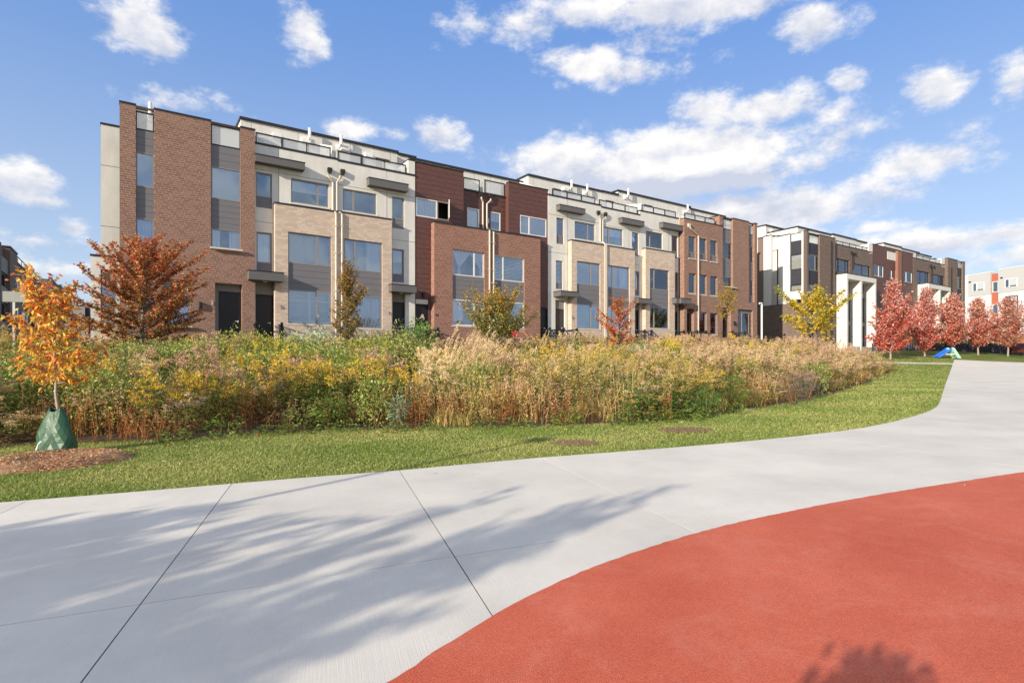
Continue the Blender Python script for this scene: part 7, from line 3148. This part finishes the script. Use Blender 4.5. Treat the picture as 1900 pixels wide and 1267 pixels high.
def build_fence():
    # dark railing and low stone edge before the far gardens
    Y0, Y1 = 52.0, 53.0
    a, c = at(1630, Y0), at(1960, Y1)
    d = Vector((c.x - a.x, c.y - a.y, 0))
    L = d.length
    d.normalize()
    root = empty('garden_fence', a, math.atan2(d.y, d.x))
    tag(root, 'black metal garden fence in front of the far houses', 'fence')
    n = int(L / 1.9)
    hz = lambda t: float(zg(a.x + d.x * t, a.y + d.y * t)) - a.z
    m = MB()
    for k in range(n + 1):
        t = L * k / n
        m = MB()
        m.box(t - .04, t + .04, -.04, .04, hz(t) - .2, hz(t) + 1.05)
        m.build('fence_post', M['black_metal'], root)
    for k in range(n):
        t0, t1 = L * k / n + .045, L * (k + 1) / n - .045
        m = MB()
        m.box(t0, t1, -.015, .015, hz(t0) + .08, hz(t0) + .12)
        m.box(t0, t1, -.015, .015, hz(t0) + .93, hz(t0) + .97)
        for i in range(9):
            t = t0 + (t1 - t0) * (i + .5) / 9
            m.box(t - .011, t + .011, -.011, .011, hz(t0) + .12, hz(t0) + .93)
        m.build('fence_panel', M['black_metal'], root)
    # dark privacy cloth / planting boxes right behind
    w = MB()
    w.box(0, L, .35, .9, -.6, .75)
    o = w.build('planter_wall', mat_rough('planter_stone', (.075, .08, .095), .9, .45, 3.5, .6, 20))
    o.location = root.location
    o.rotation_euler = root.rotation_euler
    tag(o, 'long dark stone planter wall behind the garden fence', 'wall')
    # light slim posts near the fence
    for x, Yp, hgt in ((1733, 52.5, 1.9), (1796, 54, 3.0), (1757.5, 56, 4.6)):
        p = at(x, Yp)
        r = empty('garden_post', p)
        tag(r, {1733: 'slim dark post left of the slide', 1796: 'pale garden lamp post right of the slide', 1757.5: 'dark porch post behind the slide'}[x], 'post')
        m = MB()
        m.box(-.06, .06, -.06, .06, -.2, hgt)
        m.box(-.09, .09, -.09, .09, hgt, hgt + .12)
        m.build('post', M['black_metal'] if x != 1796 else M['metal_white'], r)
    # dark porch in front of the end of the far row
    p = at(1742, 58)
    r = empty('porch', p, ANG)
    tag(r, 'dark timber porch with stair and rail behind the middle maples', 'porch')
    k = F / 58
    m = MB()
    m.box(-1.2, 3.4, -.8, 1.2, 2.05, 2.2)
    m.build('porch_roof', M['sill'], r)
    m = MB()
    m.box(-1.1, 3.3, 1.0, 1.2, -.3, 2.04)
    m.build('porch_wall', M['interior'], r)
    for x in (-1.1, 1.1, 3.2):
        m = MB()
        m.box(x, x + .12, -.75, -.63, -.3, 2.04)
        m.build('porch_post', M['black_metal'], r)
    m = MB()
    for i in range(6):
        m.box(3.4 + i * .28, 3.4 + (i + 1) * .28 - .004, -.6, .5, -.4, 1.0 - i * .18)
    m.build('porch_stair', M['interior'], r)
    # barbecue with red cover at the far right
    p = at(1886, 51.2)
    r = empty('barbecue', p)
    tag(r, 'covered dark red barbecue beside the fence at the right edge', 'barbecue')
    m = MB()
    m.box(-.65, .65, -.3, .3, .28, .85)
    m.build('cabinet', mat_rough('dark_red', (.10, .02, .02), .5, .1, 4), r, bevel=.05)
    m = MB()
    m.tube([(-.6, 0, .9), (.6, 0, .9)], .26, 12)
    m.build('lid', M['black_metal'], r)
    for sx_ in (-.55, .55):
        m = MB()
        m.tube([(sx_, -.2, 0), (sx_, -.2, .3)], .04, 6)
        m.tube([(sx_, .2, 0), (sx_, .2, .3)], .04, 6)
        m.build('leg', M['black_metal'], r)


build_fence()


def build_patches():
    for (x, y, rx, ry, lab) in ((1065, 822.5, .42, .17, 'bare brown soil patch in the lawn, nearer one'), (1272, 798, .55, .16, 'bare brown soil patch in the lawn, farther one')):
        c = G(x, y)
        V = [(c.x, c.y, c.z + .022)]
        n = 30
        for k in range(n):
            a = 2 * math.pi * k / n
            f = 1 + RND.uniform(-.14, .14)
            X, Y = c.x + math.cos(a) * rx * f, c.y + math.sin(a) * rx * .8 * f
            V.append((X, Y, float(zg(X, Y)) + .014))
        me = bpy.data.meshes.new('soil_patch')
        me.from_pydata(V, [], [(0, 1 + k, 1 + (k + 1) % n) for k in range(n)])
        tag(link_mesh('soil_patch', me, mat_rough('bare_soil', (.20, .115, .07), 1, .3, 20, .9, 50)), lab, 'soil patch', None, 'structure')
    # fallen leaves: on the lawn and a few on the pavement
    g = [Veg() for _ in range(4)]
    for k, c in enumerate(((.55, .13, .04), (.62, .42, .07), (.60, .50, .25), (.40, .20, .07))):
        n = 5
        for j in range(n):
            a = 2 * math.pi * j / n
            g[k].leaves(np.zeros((1, 3)) + [0, 0, .012], np.array([[math.cos(a), math.sin(a), .12 * RND.uniform(-1, 1.5)]]), .055, .04, vary(c, 1), .1)
    mes = []
    for v in g:
        me = v.mesh('fallen_leaf')
        me.materials.append(M['leaf'])
        mes.append(me)
    spots = [(666, 806, 0), (772, 805, 1), (722, 804, 0), (735, 806, 0), (870, 800, 0), (481, 809, 0), (543, 831, 2), (333, 864, 2), (365, 832, 2), (1050, 800, 1), (905, 797, 0), (306, 861, 2), (150, 823, 0),
             (700, 812, 3), (820, 803, 3), (600, 809, 3), (450, 815, 0), (1387, 812, 2), (1263, 786, 2), (560, 812, 2), (390, 818, 3), (1010, 795, 0), (1120, 793, 3), (255, 838, 3), (230, 846, 0), (310, 832, 3), (1792, 906, 2)]
    for x, y, k in spots:
        p = G(x, y)
        o = bpy.data.objects.new('fallen_leaf', mes[k])
        COL.objects.link(o)
        o.location = (p.x, p.y, p.z + .035)
        o.rotation_euler = (RND.uniform(-.25, .25), RND.uniform(-.25, .25), RND.uniform(0, 6.28))
        s = RND.uniform(.6, 1.0) * (.6 if y > 880 else 1)
        o.scale = (s, s, s)
        tag(o, ['red orange fallen leaf lying on the lawn edge', 'yellow fallen leaf lying on the lawn edge', 'pale cream fallen leaf lying on the ground', 'small brown fallen leaf lying on the ground'][k], 'leaf',
            ['red fallen leaves', 'yellow fallen leaves', 'pale fallen leaves', 'brown fallen leaves'][k])


build_patches()


def build_door_decor():
    # pink fan-shaped hanger on the dark door left of the red brick bay
    w = -.36 - .1
    u, z = U(781.5, w), Z(781.5, 588, w)
    p = fw(u, w + .03, z)
    o = None
    m = MB()
    m.prism([(-.17, -.16), (-.05, -.02), (.02, .14), (.10, .13), (.17, -.10), (.06, -.06), (-.02, -.05)], 1, -.02, .005)
    o = m.build('door_decoration', mat_rough('pink_cloth', (.60, .38, .40), .9, .1, 10))
    o.location = p
    o.rotation_euler = (0, 0, ANG)
    tag(o, 'pale pink decoration hanging on the dark door', 'decoration')
    # red ribbons / kite scrap caught by the round tree
    p = at(955, 20.5)
    k = F / 20.5
    r = empty('garden_pinwheel', (p.x, p.y, CAMZ + (HY - 619) / k))
    tag(r, 'red and orange garden spinner beside the round tree trunk', 'garden spinner')
    m = MB()
    for j in range(5):
        a = j * 1.2566
        c, s = math.cos(a), math.sin(a)
        m.quad((0, 0, 0), (c * .14 - s * .06, .02, s * .14 + c * .06), (c * .26, .03, s * .26), (c * .16 + s * .03, 0, s * .16 - c * .03))
    m.build('vane', mat_rough('spinner_red', (.42, .03, .03), .5, .1, 4), r, recalc=False)
    m = MB()
    m.tube([(.25, 0, .12), (.5, 0, .13), (.66, 0, -.06), (.72, 0, -.16)], .022, 5)
    m.build('ribbon', mat_rough('ribbon_orange', (.65, .25, .10), .6, .1, 4), r)
    m = MB()
    m.tube([(0, .03, 0), (0, .03, -.9)], .010, 5)
    m.build('stick', M['black_metal'], r)
    r.scale = (.62, .62, .62)


build_door_decor()
